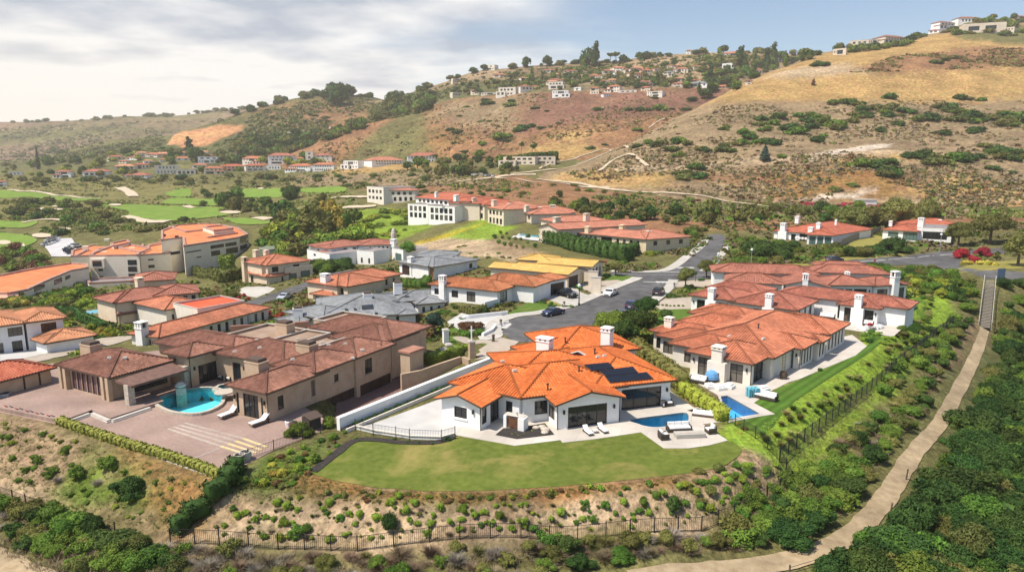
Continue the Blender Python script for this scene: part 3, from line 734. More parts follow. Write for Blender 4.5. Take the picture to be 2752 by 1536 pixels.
   if s.near or w.L>0:
    r=.13 if s.near else .11
    for a,b in caps:
     if(Vector(a)-Vector(b)).length>.3:
      up=Vector((0,0,.05));rm.tube(Vector(a)+up,Vector(b)+up,r,6,0)
   t=.2
   if w.roof in('hip',):
    segs=[(c[0],c[1]),(c[1],c[2]),(c[2],c[3]),(c[3],c[0])]
    for a,b in segs:
     rm.face([(a[0],a[1],e-t),(b[0],b[1],e-t),(b[0],b[1],e-.005),(a[0],a[1],e-.005)],1)
    rm.face([(p[0],p[1],e-t)for p in c][::-1],1)
   else:
    dz=Vector((0,0,-t))
    for f in faces:
     f=[Vector(p)for p in f]
     rm.face([p+dz for p in f][::-1],1)
     n=len(f)
     for i in range(n):
      a,b=f[i],f[(i+1)%n]
      rm.face([a+dz,b+dz,b-Vector((0,0,.005)),a-Vector((0,0,.005))],1)
  ro=rm.build('roof',[s.roof,FASCIA,getattr(s,'flatm',FLAT_GREY),getattr(s,'capm',CONC)],root)
  s.roofobj=ro
  for(q,a,d,nrm,Ln,z0,z1)in wins:
   side,u0,u1,_,_,m,mull,trans,sill,nm=q
   fm=MB();wd=(u1-u0)*Ln;ht=z1-z0
   p0=a+d*(u0*Ln)-nrm*.14
   t=min(.09,wd*.08)
   D3,N3=d.to_3d(),nrm.to_3d()
   o3=Vector((p0.x,p0.y,z0))
   bars=[(0,0,wd,t),(0,ht-t,wd,t),(0,t,t,ht-2*t),(wd-t,t,t,ht-2*t)]
   for k in range(1,mull+1):bars.append((wd*k/(mull+1)-t*.4,t,t*.8,ht-2*t))
   for(x,z,ww,hh)in bars:
    fm.frame_box(o3+D3*x+Vector((0,0,z)),D3*ww,N3*.07,(0,0,hh))
   for k in range(1,trans+1):
    z=ht*k/(trans+1)
    for j in range(mull+1):
     xa=wd*j/(mull+1)+t*(1.0 if j==0 else .4);xb=wd*(j+1)/(mull+1)-t*(1.0 if j==mull else .4)
     fm.frame_box(o3+D3*xa+N3*.01+Vector((0,0,z-t*.25)),D3*(xb-xa),N3*.05,(0,0,t*.5))
   wo=fm.build(nm,FRAMEW if m=='p' else s.frame,root)
   pm=MB();i3=o3+N3*.02
   pm.frame_box(i3+D3*t*.5+Vector((0,0,t*.5)),D3*(wd-t),N3*-.05,(0,0,ht-t))
   pm.build('panel' if m in 'wbly' else 'pane',(PANEC if m=='d' and R.random()<.28 else PANEM.get(m,PANE)),wo)
   if sill:
    sm=MB();sm.frame_box(o3+N3*.142+D3*-.1+Vector((0,0,-.16)),D3*(wd+.2),N3*.1,(0,0,.14))
    sm.build('sill',s.wall,wo)
  for ch in s.chim:s._chimney(ch)
  return root
 def _chimney(s,ch):
  p,zb,zt,w,d,cap,mat,rz,nm=ch
  mat=mat or s.wall
  if rz is None:rz=math.atan2(s.wings[0].u.y,s.wings[0].u.x)
  mb=MB();H=zt-zb
  ca,sa=math.cos(rz),math.sin(rz)
  def off(x,y):return(p.x+x*ca-y*sa,p.y+x*sa+y*ca)
  if cap=='ext':
   mb.box((p.x,p.y,zb+H*.24),(w*1.75,d,H*.48+.6),rz)
   mb.box((p.x,p.y,zb+H*.52),(w*1.75,d*.999,H*.08),rz,taper=.62)
   mb.box((p.x,p.y,zb+H*.71),(w,d*.95,H*.38),rz)
   ctop=zb+H*.90
  else:
   ctop=zt-max(.5,H*.22)
   mb.box((p.x,p.y,(zb-1.0+ctop)/2),(w,d,ctop-zb+1.0),rz)
  o=mb.build(nm,mat,s.root)
  cm=MB();hh=zt-ctop
  if cap=='glass':
   cm.box((p.x,p.y,ctop+.06),(w*1.06,d*1.06,.12),rz)
   cm.box((p.x,p.y,ctop+.12+hh*.35),(w*.9,d*.86,hh*.7),rz,1,taper=.9)
   cm.build('chimney_cap',[mat,FASCIA],o);return
  cm.box((p.x,p.y,ctop+.05),(w*1.14,d*1.14,.1),rz)
  pw=w*.2
  for sx in(-1,0,1):
   for sy in(-1,1):
    x,y=off(sx*(w/2-pw/2),sy*(d/2-pw/2))
    cm.box((x,y,ctop+.1+(hh-.25)/2),(pw,pw,hh-.25),rz)
  cm.box((p.x,p.y,ctop+hh*.45),(w*.55,d*.55,hh*.6),rz,1)
  cm.box((p.x,p.y,zt-.09),(w*1.14,d*1.14,.12),rz)
  cm.box((p.x,p.y,zt+.03),(w*.95,d*.95,.12),rz,taper=.6)
  cm.build('chimney_cap',[mat,FASCIA],o)
def part_box(root,name,mat,c,size,rz=0.0):
 mb=MB();mb.box(c,size,rz);return mb.build(name,mat,root)
def lantern(root,p,nrm):
 """small wall lantern"""
 mb=MB();rz=math.atan2(nrm.y,nrm.x)
 c=Vector((p.x+nrm.x*.12,p.y+nrm.y*.12,p.z))
 mb.box((p.x+nrm.x*.02,p.y+nrm.y*.02,p.z),(.04,.16,.3),rz)
 mb.box((c.x,c.y,c.z-.02),(.16,.18,.34),rz,0)
 mb.box((c.x,c.y,c.z+.2),(.2,.22,.1),rz,taper=.4)
 mb.build('wall_lantern',FRAME,root)
def lanterns(h,w,side,*specs):
 for u,z in specs:
  a,b=h.side_geo(w,side);d=(b-a).normalized();n=Vector((d.y,-d.x))
  p=a.lerp(b,u)
  lantern(h.root,Vector((p.x,p.y,w.z+z)),n)
def downpipe(h,w,corner):
 a,b=h.side_geo(w,'f');p=a if corner=='l' else b
 d=(b-a).normalized();q=p+d*(-.07 if corner=='l' else .07)+Vector((d.y,-d.x))*.04
 mb=MB();mb.tube((q.x,q.y,w.z),(q.x,q.y,w.ez-.15),.05,6);mb.build('downpipe',FRAME,h.root)
def roof_vent(h,px,py,zb,kind='pipe'):
 """small fitting standing on the roof plane below the given photo point"""
 best=None
 d=ray(px,py).normalized()
 me=h.roofobj.data;off=world_origin(h.roofobj)
 tree=BVHTree.FromPolygons([tuple(v.co+off)for v in me.vertices],[tuple(p.vertices)for p in me.polygons])
 r=tree.ray_cast(CAM,d)
 if r[0]is None:return
 p,n=r[0],r[1]
 mb=MB()
 if kind=='pipe':
  mb.tube(p-Vector((0,0,.1)),p+Vector((0,0,.55)),.09,8);mb.tube(p+Vector((0,0,.55)),p+Vector((0,0,.68)),.15,8)
  mb.build('roof_vent',FASCIA,h.roofobj)
 elif kind=='low':
  mb.box((p.x,p.y,p.z+.12),(.55,.35,.22),.4,taper=.7);mb.build('roof_vent',CONC,h.roofobj)
def roof_panel(h,name,corners,mat,lift=.17,frame=None,ref=None):
 """flat panel lying on the roof plane under its centre, outlined by four photo points"""
 me=h.roofobj.data;off=world_origin(h.roofobj)
 tree=BVHTree.FromPolygons([tuple(v.co+off)for v in me.vertices],[tuple(p.vertices)for p in me.polygons if len(p.vertices)>2])
 cx=sum(c[0]for c in corners)/4;cy=sum(c[1]for c in corners)/4
 if ref:cx,cy=ref
 best=None
 for dx,dy in((0,0),(4,2),(-4,2),(3,-3),(-3,-3),(8,0),(-8,0)):
  r=tree.ray_cast(CAM,ray(cx+dx,cy+dy).normalized())
  if r[0]is not None and(best is None or me.polygons[r[2]].area>best[2]):best=(r[0],r[1],me.polygons[r[2]].area)
 p0,n=best[0],best[1]
 if n.z<0:n=-n
 P4=[]
 for c in corners:
  d=ray(*c);t=(p0-CAM).dot(n)/d.dot(n);P4.append(CAM+d*t+n*lift)
 mb=MB()
 mb.face(P4 if(P4[1]-P4[0]).cross(P4[2]-P4[0]).dot(n)>0 else P4[::-1],0)
 for i in range(4):
  a,b=P4[i],P4[(i+1)%4]
  mb.face([a,b,b-n*(lift-.02),a-n*(lift-.02)],1)
 return mb.build(name,[mat,frame or FASCIA],h.roofobj)
SOLAR=plain('solar cells',(.012,.014,.022),.18,.6)
SKYL=plain('skylight glass',(.16,.10,.17),.1,.6)
h1=House('house','white single-storey villa with bright orange tile roof and solar panels above the front lawn',0,WHITE,'orange',near=True)
C_=h1.wing((1203,1028),(1400,1070),9.5,h=3.0,pitch=.34)
G1=h1.wing((1167,1070),(1295,1095),9.0,h=2.75,roof='gv',pitch=.30)
M_=h1.wing((1398,1070),(1690,1036),10.5,h=3.0,pitch=.34)
G2=h1.wing((1492,1090),(1684,1067),10.5,h=2.85,roof='gv',pitch=.26)
D_=h1.wing((1592,1045),(1821,1021),15,h=3.05,pitch=.32)
u2=D_.u
E_=h1.wing_world(Vector((9.2,90.5))-u2*6-Vector((-u2.y,u2.x))*6,u2,12,12,3.2,pitch=.34)
F_=h1.wing((1371,932),(1440,960),9,h=3.0,pitch=.34)
Gm=h1.wing_world(Vector((4.0,82.0))-u2*6-Vector((-u2.y,u2.x))*6,u2,13,11,3.0,pitch=.22)
h1.win(G1,'f',(.33,.66,.95,2.15),mull=1,trans=2,sill=True)
h1.win(G1,'r',(.05,.17,.5,2.15),mull=0)
h1.win(G1,'r',(.26,.50,.05,2.4),mull=1,name='door')
h1.win(M_,'f',(.11,.27,.8,2.3),mull=1,trans=1)
h1.win(G2,'f',(.16,.80,.05,2.3),mull=3,name='sliding_door')
h1.win(G2,'l',(.72,.90,.6,2.1),mull=1)
h1.win(D_,'f',(.33,.88,.05,2.4),mull=2,name='sliding_door')
h1.win(C_,'f',(.80,.90,.9,2.2),mull=0)
h1.chimney(1464,905,950,1.75,1.2,zb=3.6)
h1.chimney(1631,878,930,1.25,1.2,zb=3.7)
h1.make()
lanterns(h1,G1,'f',(.83,1.9));lanterns(h1,G2,'f',(.09,1.85),(.91,1.85));lanterns(h1,D_,'f',(.95,1.9));lanterns(h1,G2,'l',(.3,1.9))
for w,c in((G1,'r'),(G2,'l'),(G2,'r')):downpipe(h1,w,c)
for q in([(1570,983),(1634,977),(1650,992),(1590,1000)],[(1610,999),(1700,988),(1714,1004),(1627,1014)],[(1626,1015),(1737,1003),(1754,1020),(1640,1031)]):
 roof_panel(h1,'solar_panel',q,SOLAR,.22,ref=(1700,1010))
roof_panel(h1,'skylight',[(1528,951),(1553,945),(1573,956),(1547,965)],SKYL,.42,CONC)
for px,py in((1472,1046),(1556,998),(1519,920),(1598,951)):roof_vent(h1,px,py,3)
for px,py in((1625,957),(1607,960),(1383,997),(1351,972)):roof_vent(h1,px,py,3,'low')
h2=House('house','large tan stucco villa with brown tile roof around a turquoise pool',0,TAN,'brown',near=True)
h2.flatm=FLAT_BROWN
wa=h2.wing((603,1034),(715,1058),9.5,h=3.4,pitch=.33)
ub=wa.u;vb=wa.v;Bc=wa.o+ub*wa.L
wb=h2.wing_world(Bc-ub*7.2+vb*7.0+ub*.25,ub,7.0,8.5,3.65,base=2.6,pitch=.33)
wc=h2.wing_world(Bc-ub*7.6+vb*13.6+ub*.5,ub,7.4,8,3.7,base=2.6,pitch=.33)
wd=h2.wing_world(Bc-ub*9.5+vb*19.2+ub*.2,ub,9.0,8.5,3.9,base=2.0,pitch=.33)
we=h2.wing((579,949),(760,985),8.5,h=3.6,pitch=.33)
wf=h2.wing((431,946),(505,961),5.6,h=4.0,pitch=.34)
wg=h2.wing((145,980),(292,1016),8.3,h=3.2,pitch=.36)
wh=h2.wing_world((-47.5,88.5),ub,15,8,3.5,pitch=.3)
wi=h2.wing_world(Bc-ub*15+vb*21,ub,15,9,4.2,pitch=.3)
wj=h2.wing_world((-38.5,90.0),ub,12,7.5,3.8,roof='flat',oh=.1)
wk=h2.wing_world((-28.8,97.5),ub,8.5,6.5,4.2,roof='flat',oh=.1)
wl_=h2.wing_world(Bc-ub*14.5+vb*13.5,ub,8,8.5,3.75,roof='flat',oh=.1)
h2.win(wa,'f',(.30,.74,.1,2.7),mull=2,name='sliding_door')
h2.win(wa,'f',(.10,.17,.3,2.6),(.82,.88,.3,2.6),mull=0)
h2.win(wa,'r',(.17,.27,.9,2.4),(.76,.86,.9,2.7),mull=0,sill=True)
h2.win(wb,'r',(.42,.52,1.5,2.4),mull=0,sill=True)
h2.win(wb,'r',(.18,.98,-1.65,-.1),m='w',mull=3,name='garage_opening')
h2.win(wc,'r',(.25,.45,1.0,2.9),mull=1,sill=True)
h2.win(wc,'r',(.10,.98,-1.65,-.1),m='w',mull=2,name='garage_opening')
h2.win(wd,'r',(.12,.22,1.9,2.9),mull=0)
h2.win(we,'f',(.08,.30,.1,2.7),(.44,.6,.1,2.7),mull=1,name='sliding_door')
h2.win(wf,'r',(.25,.85,.1,2.5),mull=3,name='sliding_door')
h2.win(wg,'f',(.20,.29,.5,2.8),(.30,.39,.5,2.8),(.40,.49,.5,2.8),(.50,.60,.5,2.8),(.61,.70,.5,2.8),(.71,.80,.5,2.8),(.81,.88,.5,2.8),m='r',mull=0,name='tall_window')
h2.win(wg,'r',(.32,.95,.5,2.6),mull=4,name='sliding_door')
h2.chimney(247,915,955,2.1,1.5,zb=3.6,cap='glass')
h2.chimney(826,915,955,2.2,1.5,zb=3.7,cap='glass')
h2.chimney(692,960,1012,2.2,1.5,zb=3.2,cap='glass')
h2.chimney(766,860,890,2.2,1.5,zb=4.2,cap='glass')
h2.make()
pg=MB()
q=[at_z(309,1021,2.95),at_z(352,1037,2.75),at_z(505,992,2.95),at_z(462,974,3.1)]
pg.face(q);pg.face([p-Vector((0,0,.25))for p in q][::-1])
for i in range(4):
 a,b=q[i],q[(i+1)%4];pg.face([a,a-Vector((0,0,.25)),b-Vector((0,0,.25)),b])
pg.build('veranda_roof',noise_mat('dark veranda boards',(.13,.07,.055),(.19,.11,.085),2,.7),h2.root)
for px,py,z in((352,1096,0),(500,1038,.2)):
 p=at_z(px,py,z);part_box(h2.root,'column',STONE,(p.x,p.y,1.35),(.75,.75,2.8),-.5)
for px,py in((171,1049),(183,1052),(284,1080),(297,1084)):
 p=at_z(px,py,.1);part_box(h2.root,'pier',TAN,(p.x,p.y,1.6),(.5,.5,3.0),-.5)
for u,z in((.06,2.1),(.93,2.1)):lanterns(h2,wa,'f',(u,z))
lanterns(h2,we,'f',(.37,2.2));lanterns(h2,wf,'r',(.12,2.3))
downpipe(h2,wa,'r');downpipe(h2,wf,'r')
for px,py in((294,963),(336,963),(631,946),(698,935),(787,967),(801,913),(884,928),(866,922),(948,964),(929,925),(974,942),(1056,917)):roof_vent(h2,px,py,3,'low')
p=at_z(1107,938,3.2);part_box(h2.root,'balcony',TAN,(p.x,p.y-.2,1.7),(2.6,1.6,2.8),1.0)
part_box(h2.root,'balcony_roof',T['brown'],(p.x,p.y-.2,3.2),(3.0,2.0,.25),1.0)
h3=House('house','low tan house with bright red tile roof at the edge of the brick terrace',0,TAN,'red',near=True)
w3=h3.wing((-70,1043),(154,985),7.0,h=2.3,pitch=.36)
h3.win(w3,'f',(.60,.63,.05,2.1),(.82,.85,.05,2.1),m='b',mull=0)
h3.make()
h4=House('house','cream single-storey villa with coral tile roof and outdoor fireplace by a small pool',0,STUCCO,'coral',near=True)
h4.frame_at((29.1,80.3),(.744,-.668))
M4=h4.wl(-13,.9,4,29,3.0,pitch=.30)
F4=h4.wl(-9.1,0,0,9,2.9,pitch=.30)
W2=h4.wl(-12.7,-4,1.9,9.5,2.95,pitch=.30)
W3=h4.wl(-16,-6,4.3,11,3.0,pitch=.30)
W4=h4.wl(-18.2,-8,6.2,13.5,3.0,pitch=.30)
R1=h4.wl(-7,2.0,10.8,16.9,2.95,pitch=.33)
R2=h4.wl(-4,2.5,16.4,20.4,2.8,pitch=.3)
R3=h4.wl(-9,2.2,20.7,30,3.05,pitch=.30)
L1=h4.wl(-18.1,-7,14.6,22,3.0,pitch=.30)
L2=h4.wl(-19.7,-9,20.5,28.5,3.1,pitch=.30)
h4.win(F4,'f',(.13,.34,.05,2.45),mull=1,trans=1,name='french_door');h4.win(F4,'f',(.67,.88,.05,2.45),mull=1,trans=1,name='french_door')
h4.win(F4,'r',(.12,.78,.05,2.45),mull=3,trans=1,name='french_door')
h4.win(R1,'f',(.58,.90,.05,2.45),m='g',mull=1,trans=2,name='french_door')
h4.row(R1,'r',4,.55,.4,2.4,m='g',mull=0);h4.row(R2,'r',2,.5,.5,2.4,mull=0);h4.row(R3,'r',5,.45,.4,2.4,mull=0)
h4.win(W2,'f',(.22,.40,.7,2.3),mull=1);h4.win(W3,'f',(.05,.22,.6,2.3),mull=1);h4.win(W2,'f',(.46,.62,.05,2.3),mull=1,name='door')
h4.win(W4,'f',(.05,.18,.5,2.2),mull=0)
h4.win(W3,'l',(.3,.5,.6,2.3),mull=1);h4.win(W4,'l',(.3,.5,.6,2.3),mull=1)
h4.wall_chimney(F4,'f',.50,928,1.35,1.3)
h4.chimney(1798,851,884,1.15,1.0,zb=3.2)
h4.make()
c=h4.chim[0][0];n4=Vector((-.668,-.744))
part_box(h4.root,'firebox',FASCIA,(c.x+n4.x*.62,c.y+n4.y*.62,.75),(.95,.12,.75),math.atan2(-.668,.744))
lanterns(h4,F4,'f',(.06,1.9),(.94,1.9),(.62,1.9));lanterns(h4,R1,'f',(.95,1.9));lanterns(h4,W3,'f',(.3,1.9))
downpipe(h4,F4,'r');downpipe(h4,R1,'r')
for px,py in((2038,882),(2052,911),(1960,904)):roof_vent(h4,px,py,3,'pipe' if px==2038 else 'low')
h5=House('house','long white villa with rose tile roof and three tall white chimneys',0,WHITE,'rose',near=True)
h5.frame_at((47.5,111.8),(.76,-.65))
A5=h5.wl(-12,0,-1.2,10,2.9,pitch=.32)
B5=h5.wl(-19.5,-10.5,-1.2,8,3.1,pitch=.32)
C5=h5.wl(-8,14,10.3,18,3.2,pitch=.30)
D5=h5.wl(3.2,10.2,8.7,16.5,2.9,pitch=.33)
E5=h5.wl(-20,-9,7.6,15,3.2,pitch=.3)
h5.win(B5,'f',(.14,.36,.05,2.4),(.66,.88,.05,2.4),mull=1,trans=2,name='french_door')
h5.win(A5,'f',(.10,.21,.8,2.2),(.36,.54,.05,2.2),(.76,.94,.05,2.1),mull=1)
h5.row(A5,'r',3,.5,.3,2.3,mull=0)
h5.win(C5,'f',(.50,.64,.05,2.5),mull=1,name='french_door')
h5.win(D5,'f',(.12,.34,.05,2.45),(.66,.9,.05,2.45),mull=1,trans=1,name='french_door')
h5.win(C5,'f',(.70,.76,.9,2.2),mull=1)
h5.wall_chimney(B5,'f',.51,773,1.1,1.1);h5.wall_chimney(A5,'f',.62,789,1.1,1.1);h5.wall_chimney(D5,'f',.50,792,1.1,1.1)
h5.make()
lanterns(h5,B5,'f',(.06,1.9));lanterns(h5,A5,'f',(.65,1.6));lanterns(h5,C5,'f',(.67,2.0));lanterns(h5,D5,'f',(.95,1.9))
h6=House('house','white villa with mauve tile roof and a front gable, behind the three-chimney villa',0,WHITE,'mauve')
a6=h6.wing((1946,756),(2110,764),9,h=3,pitch=.3)
b6=h6.wing((2104,765),(2233,772),14,h=3.0,roof='gv',pitch=.26)
c6=h6.wing((2225,766),(2356,767),9,h=3.1,pitch=.3)
d6=h6.wing((2350,769),(2449,763),8,h=3.0,pitch=.28)
e6=h6.wing_world((43,147),(.97,-.2),22,9,3.6,pitch=.3)
f6=h6.wing_world((64,146),(.97,-.2),16,8,3.7,pitch=.3)
g6=h6.wing_world((69,155),(.97,-.2),12,6,3.6,pitch=.3)
h6.win(c6,'f',(.02,.34,.3,2.3),(.58,.88,.3,2.3),mull=2,trans=1);h6.win(c6,'f',(.38,.54,.3,2.3),m='g',mull=0)
h6.win(d6,'f',(.10,.42,.6,2.2),(.66,.94,.1,2.3),mull=1)
h6.wall_chimney(b6,'f',.46,735,1.0,.9,cap='box');h6.wall_chimney(d6,'f',.56,728,1.3,1.2,cap='box');h6.chimney(2276,730,746,.9,.9,zb=3.5)
h6.make()
lanterns(h6,c6,'f',(.94,1.9))
h7=House('house','white villa with red roof and tall front chimney, behind clipped hedges across the road',2.0,WHITE,'red')
a7=h7.wing((2074,619),(2245,632),30,h=3.1,pitch=.24)
b7=h7.wing((2165,630),(2246,633),36,h=3.2,pitch=.26)
h7.win(a7,'f',(.06,.16,.2,2.6),(.30,.38,.1,2.4),mull=1);h7.win(a7,'f',(.44,.62,.1,2.7),mull=3,name='sliding_door')
h7.win(b7,'f',(.08,.33,.2,2.7),(.39,.62,.2,2.7),(.68,.93,.2,2.7),m='g',mull=1);h7.row(b7,'r',6,.3,.8,2.4,mull=0)
h7.wall_chimney(a7,'f',.17,599,1.6,1.4);h7.chimney(2179,610,624,1.4,1.2,zb=3.5);h7.chimney(2200,598,612,1.2,1.2,zb=4.5);h7.chimney(2143,581,592,1.2,1.2,zb=6);h7.chimney(2247,590,596,.6,.6,zb=6)
h7.make()
h8=House('house','white villa with dark red roof and a large framed front opening beside two round trees',2.2,WHITE,'red')
a8=h8.wing((2367,616),(2470,622),18,h=3.1,pitch=.26)
b8=h8.wing((2464,613),(2560,617),13,h=3.9,roof='flat',oh=.1)
c8=h8.wing((2440,612),(2622,614),17,h=3.2,pitch=.3)
h8.win(a8,'f',(.16,.46,.9,2.5),m='g',mull=0);h8.win(a8,'f',(.60,1.0,.1,2.7),m='g',mull=3,name='sliding_door')
h8.win(b8,'f',(.18,.88,.6,3.0),mull=5,trans=3)
h8.chimney(2474,585,612,1.6,1.4,zb=4.0);h8.chimney(2526,590,600,1.0,1.0,zb=4.2);h8.chimney(2394,593,600,1.0,1.0,zb=4.2)
h8.make()
h9=House('house','white house with orange-brown roof and garage behind the black pickup',0,WHITE,'rose',near=True)
h9.roof=tile_mat('orange brown clay tiles',(.40,.14,.06),(.54,.23,.11),.22)
a9=h9.wing((1148,763),(1339,783),8,h=3.0,pitch=.32)
b9=h9.wing((1330,764),(1410,753),7,h=3.3,pitch=.32)
c9=h9.wing((1400,750),(1459,759),8.5,h=3.2,pitch=.32)
d9=h9.wing_world((-8,137),(.88,-.47),14,9,3.3,pitch=.3)
h9.win(a9,'f',(.05,.13,1.0,2.2),(.32,.42,.8,2.2),(.55,.68,.3,2.3),mull=1);h9.win(a9,'r',(.15,.55,.4,2.5),m='g',mull=1)
h9.win(c9,'f',(.28,.55,1.0,2.3),mull=0);h9.win(c9,'r',(.04,.26,.05,2.4),m='w',mull=0,name='garage_door');h9.win(c9,'r',(.34,.94,.05,2.4),m='w',mull=1,trans=3,name='garage_door')
h9.win(b9,'f',(.2,.6,2.2,2.9),mull=2);h9.win(b9,'f',(.25,.85,.05,1.9),m='g',mull=0,name='door')
h9.wall_chimney(a9,'f',.20,739,1.25,1.0,cap='box')
h9.make()
h10=House('house','low house with mustard yellow tile roof and gabled garage',0,CREAM,'yellow')
a10=h10.wing((1366,722),(1528,738),9,h=3.2,roof='gu',pitch=.22)
b10=h10.wing((1440,706),(1592,717),9,h=3.5,roof='gu',pitch=.2)
c10=h10.wing((1310,718),(1390,724),7,h=2.9,roof='gu',pitch=.24)
d10=h10.wing((1385,697),(1480,702),9,h=3.8,pitch=.24)
h10.win(a10,'r',(.08,.62,.05,2.5),m='w',mull=0,trans=4,name='garage_door');h10.win(a10,'r',(.72,.95,.05,2.5),m='y',mull=0)
h10.win(b10,'r',(.15,.28,.6,2.8),(.42,.55,.6,2.8),(.70,.83,.6,2.8),mull=0)
h10.make()
h11=House('house','long beige villa with salmon tile roof behind the tall dark hedge',1.5,BEIGE,'red')
h11.roof=T['salmon']=tile_mat('salmon clay tiles',(.43,.155,.095),(.54,.23,.15),.16)
a11=h11.wing((1556,626),(1735,643),13,h=3.0,pitch=.22)
b11=h11.wing((1640,629),(1736,643.5),18,h=3.0,pitch=.22)
c11=h11.wing((1720,630),(1816,625),9,h=2.8,pitch=.22)
h11.row(a11,'f',3,.55,.4,2.4,.05,.27,mull=1,m='g');h11.win(a11,'f',(.33,.50,.1,2.5),mull=3,name='sliding_door');h11.row(a11,'f',4,.4,.3,2.3,.54,.95,mull=1)
h11.row(b11,'r',3,.3,1.0,2.3)
h11.chimney(1742,620,660,1.8,1.6,zb=0,cap='box',mat=STONE);h11.chimney(1580,608,622,1.5,1.5,zb=3.6);h11.chimney(1672,604,617,1.5,1.5,zb=4.2)
h11.make()
h12=House('house','cream villa with a pale gable end and salmon roof beside a small pool',1.5,CREAM,'salmon')
a12=h12.wing((1500,617),(1740,603),13,h=4.0,roof='gu',pitch=.22)
b12=h12.wing((1467,614),(1502,618),20,h=3.6,roof='gv',pitch=.24)
c12=h12.wing((1490,597),(1640,592),14,h=4.2,pitch=.22)
h12.win(b12,'f',(.15,.38,.1,2.4),(.55,.66,.4,2.4),(.76,.88,.4,2.4),mull=0)
h12.win(a12,'f',(.20,.30,1.2,2.6),mull=1)
h12.chimney(1496,583,598,2.2,1.8,zb=4);h12.chimney(1576,573,588,1.8,1.6,zb=6)
h12.make()
h13=House('house','two-storey cream house with salmon hip roof and arched ground-floor windows',1.0,CREAM,'salmon')
a13=h13.wing((1397,570),(1550,570),17,h=6.0,pitch=.26,base=3)
b13=h13.wing((1396,569),(1428,576),17,h=6.0,pitch=.26,base=3)
h13.row(a13,'f',5,.34,3.9,5.2,.22,.95,mull=1);h13.row(a13,'f',2,.4,.2,2.4,.22,.5,mull=1)
h13.row(b13,'f',2,.5,3.8,5.3,mull=1);h13.win(b13,'f',(.1,.4,.2,2.2),(.55,.9,.1,2.5),mull=1)
h13.chimney(1452,556,566,1.5,1.3,zb=6.5);h13.chimney(1485,550,560,2.2,1.5,zb=7.5)
h13.make()
h14=House('house','two-storey cream house with a columned balcony and salmon roof',2.5,CREAM,'salmon')
a14=h14.wing((1306,557),(1352,563),16,h=6.2,pitch=.24,base=3)
b14=h14.wing((1340,558),(1456,556),15,h=6.2,pitch=.26,base=3)
h14.row(a14,'f',4,.6,3.7,5.3,mull=0);h14.row(a14,'f',4,.6,.2,2.4,mull=0);h14.row(b14,'f',3,.35,3.7,5.2,.15,.9,mull=1)
h14.chimney(1369,547,570,1.6,1.4,zb=4.5);h14.chimney(1415,552,562,1.8,1.4,zb=6.5);h14.chimney(1328,537,552,2.2,1.6,zb=7)
h14.make()
p=at_z(1298,578,5.3)
h15=House('house','two-storey cream house with coral roof wedged between its neighbours on the slope',3.2,CREAM,'red')
a15=h15.wing((1262,545),(1300,551),18,h=6.0,pitch=.24,base=3)
b15=h15.wing((1290,547),(1368,538),16,h=6.4,pitch=.24,base=3)
h15.row(a15,'f',3,.55,3.6,5.2,mull=0);h15.row(a15,'f',3,.55,.2,2.4,mull=0)
h15.chimney(1274,531,548,2.0,1.6,zb=6)
h15.make()
h16=House('house','white two-storey house with long red roof and white terrace canopies',5.0,WHITE,'red')
a16=h16.wing((1113,530),(1222,539),20,h=5.4,pitch=.26,base=7)
b16=h16.wing((1205,539),(1264,541),16,h=5.4,pitch=.26,base=7)
c16=h16.wing((1150,554),(1222,558),9,h=2.9,roof='flat',oh=.1,z=5.0,base=8)
d16=h16.wing((1095,549),(1150,552),9,h=2.9,roof='flat',oh=.1,z=5.0,base=8)
h16.row(a16,'f',8,.6,3.4,4.8,mull=0);h16.row(b16,'f',3,.3,3.3,4.7,mull=0);h16.row(b16,'f',2,.3,.4,2.4,mull=0)
h16.row(c16,'f',5,.7,.2,2.4,mull=0);h16.row(c16,'f',5,.7,-2.7,-.5,mull=0);h16.row(d16,'f',4,.65,-2.7,-.5,mull=0);h16.row(d16,'f',4,.65,.2,2.4,mull=0)
h16.chimney(1226,524,534,2.0,1.6,zb=6.5);h16.chimney(1173,516,524,1.2,1.2,zb=8)
h16.make()
h17=House('house','cream two-storey house with rooftop terrace, last of the slope row nearest the golf course',5.0,STUCCO,'salmon')
a17=h17.wing((1024,511),(1118,511),16,h=6.2,pitch=.16,base=6)
b17=h17.wing((985,502),(1030,505),20,h=7.5,roof='flat',oh=.1,base=6)
c17=h17.wing((990,522),(1060,524),8,h=3.0,roof='flat',oh=.1,base=2)
h17.row(a17,'f',5,.5,3.6,5.3,mull=1);h17.row(a17,'f',4,.5,.2,2.4,.3,.95,mull=1);h17.row(b17,'f',4,.6,4.4,6.2,mull=0);h17.row(b17,'f',4,.6,1.0,2.6,mull=0);h17.row(c17,'f',4,.6,.3,2.4,mull=0)
h17.make()
h18=House('house','white two-storey modern villa with mauve hip roof, triple garage and domed finial',-7.0,WHITE,'mauve')
a18=h18.wing((836,664),(890,668),18,h=4.9,pitch=.2,base=3)
b18=h18.wing((880,667),(1000,655),14,h=4.9,pitch=.22,base=3)
c18=h18.wing((960,660),(1068,656),14,h=5.0,pitch=.22,base=3)
d18=h18.wing((824,672),(885,686),12,h=3.8,roof='flat',oh=.1,base=3)
e18=h18.wing((888,690),(950,681),7,h=2.8,roof='shed',pitch=.2,base=3)
f18=h18.wing((958,674),(1004,678),8,h=4.5,roof='flat',oh=.1,base=3)
g18=h18.wing((1052,668),(1083,674),10,h=4.6,roof='flat',oh=.1,base=3)
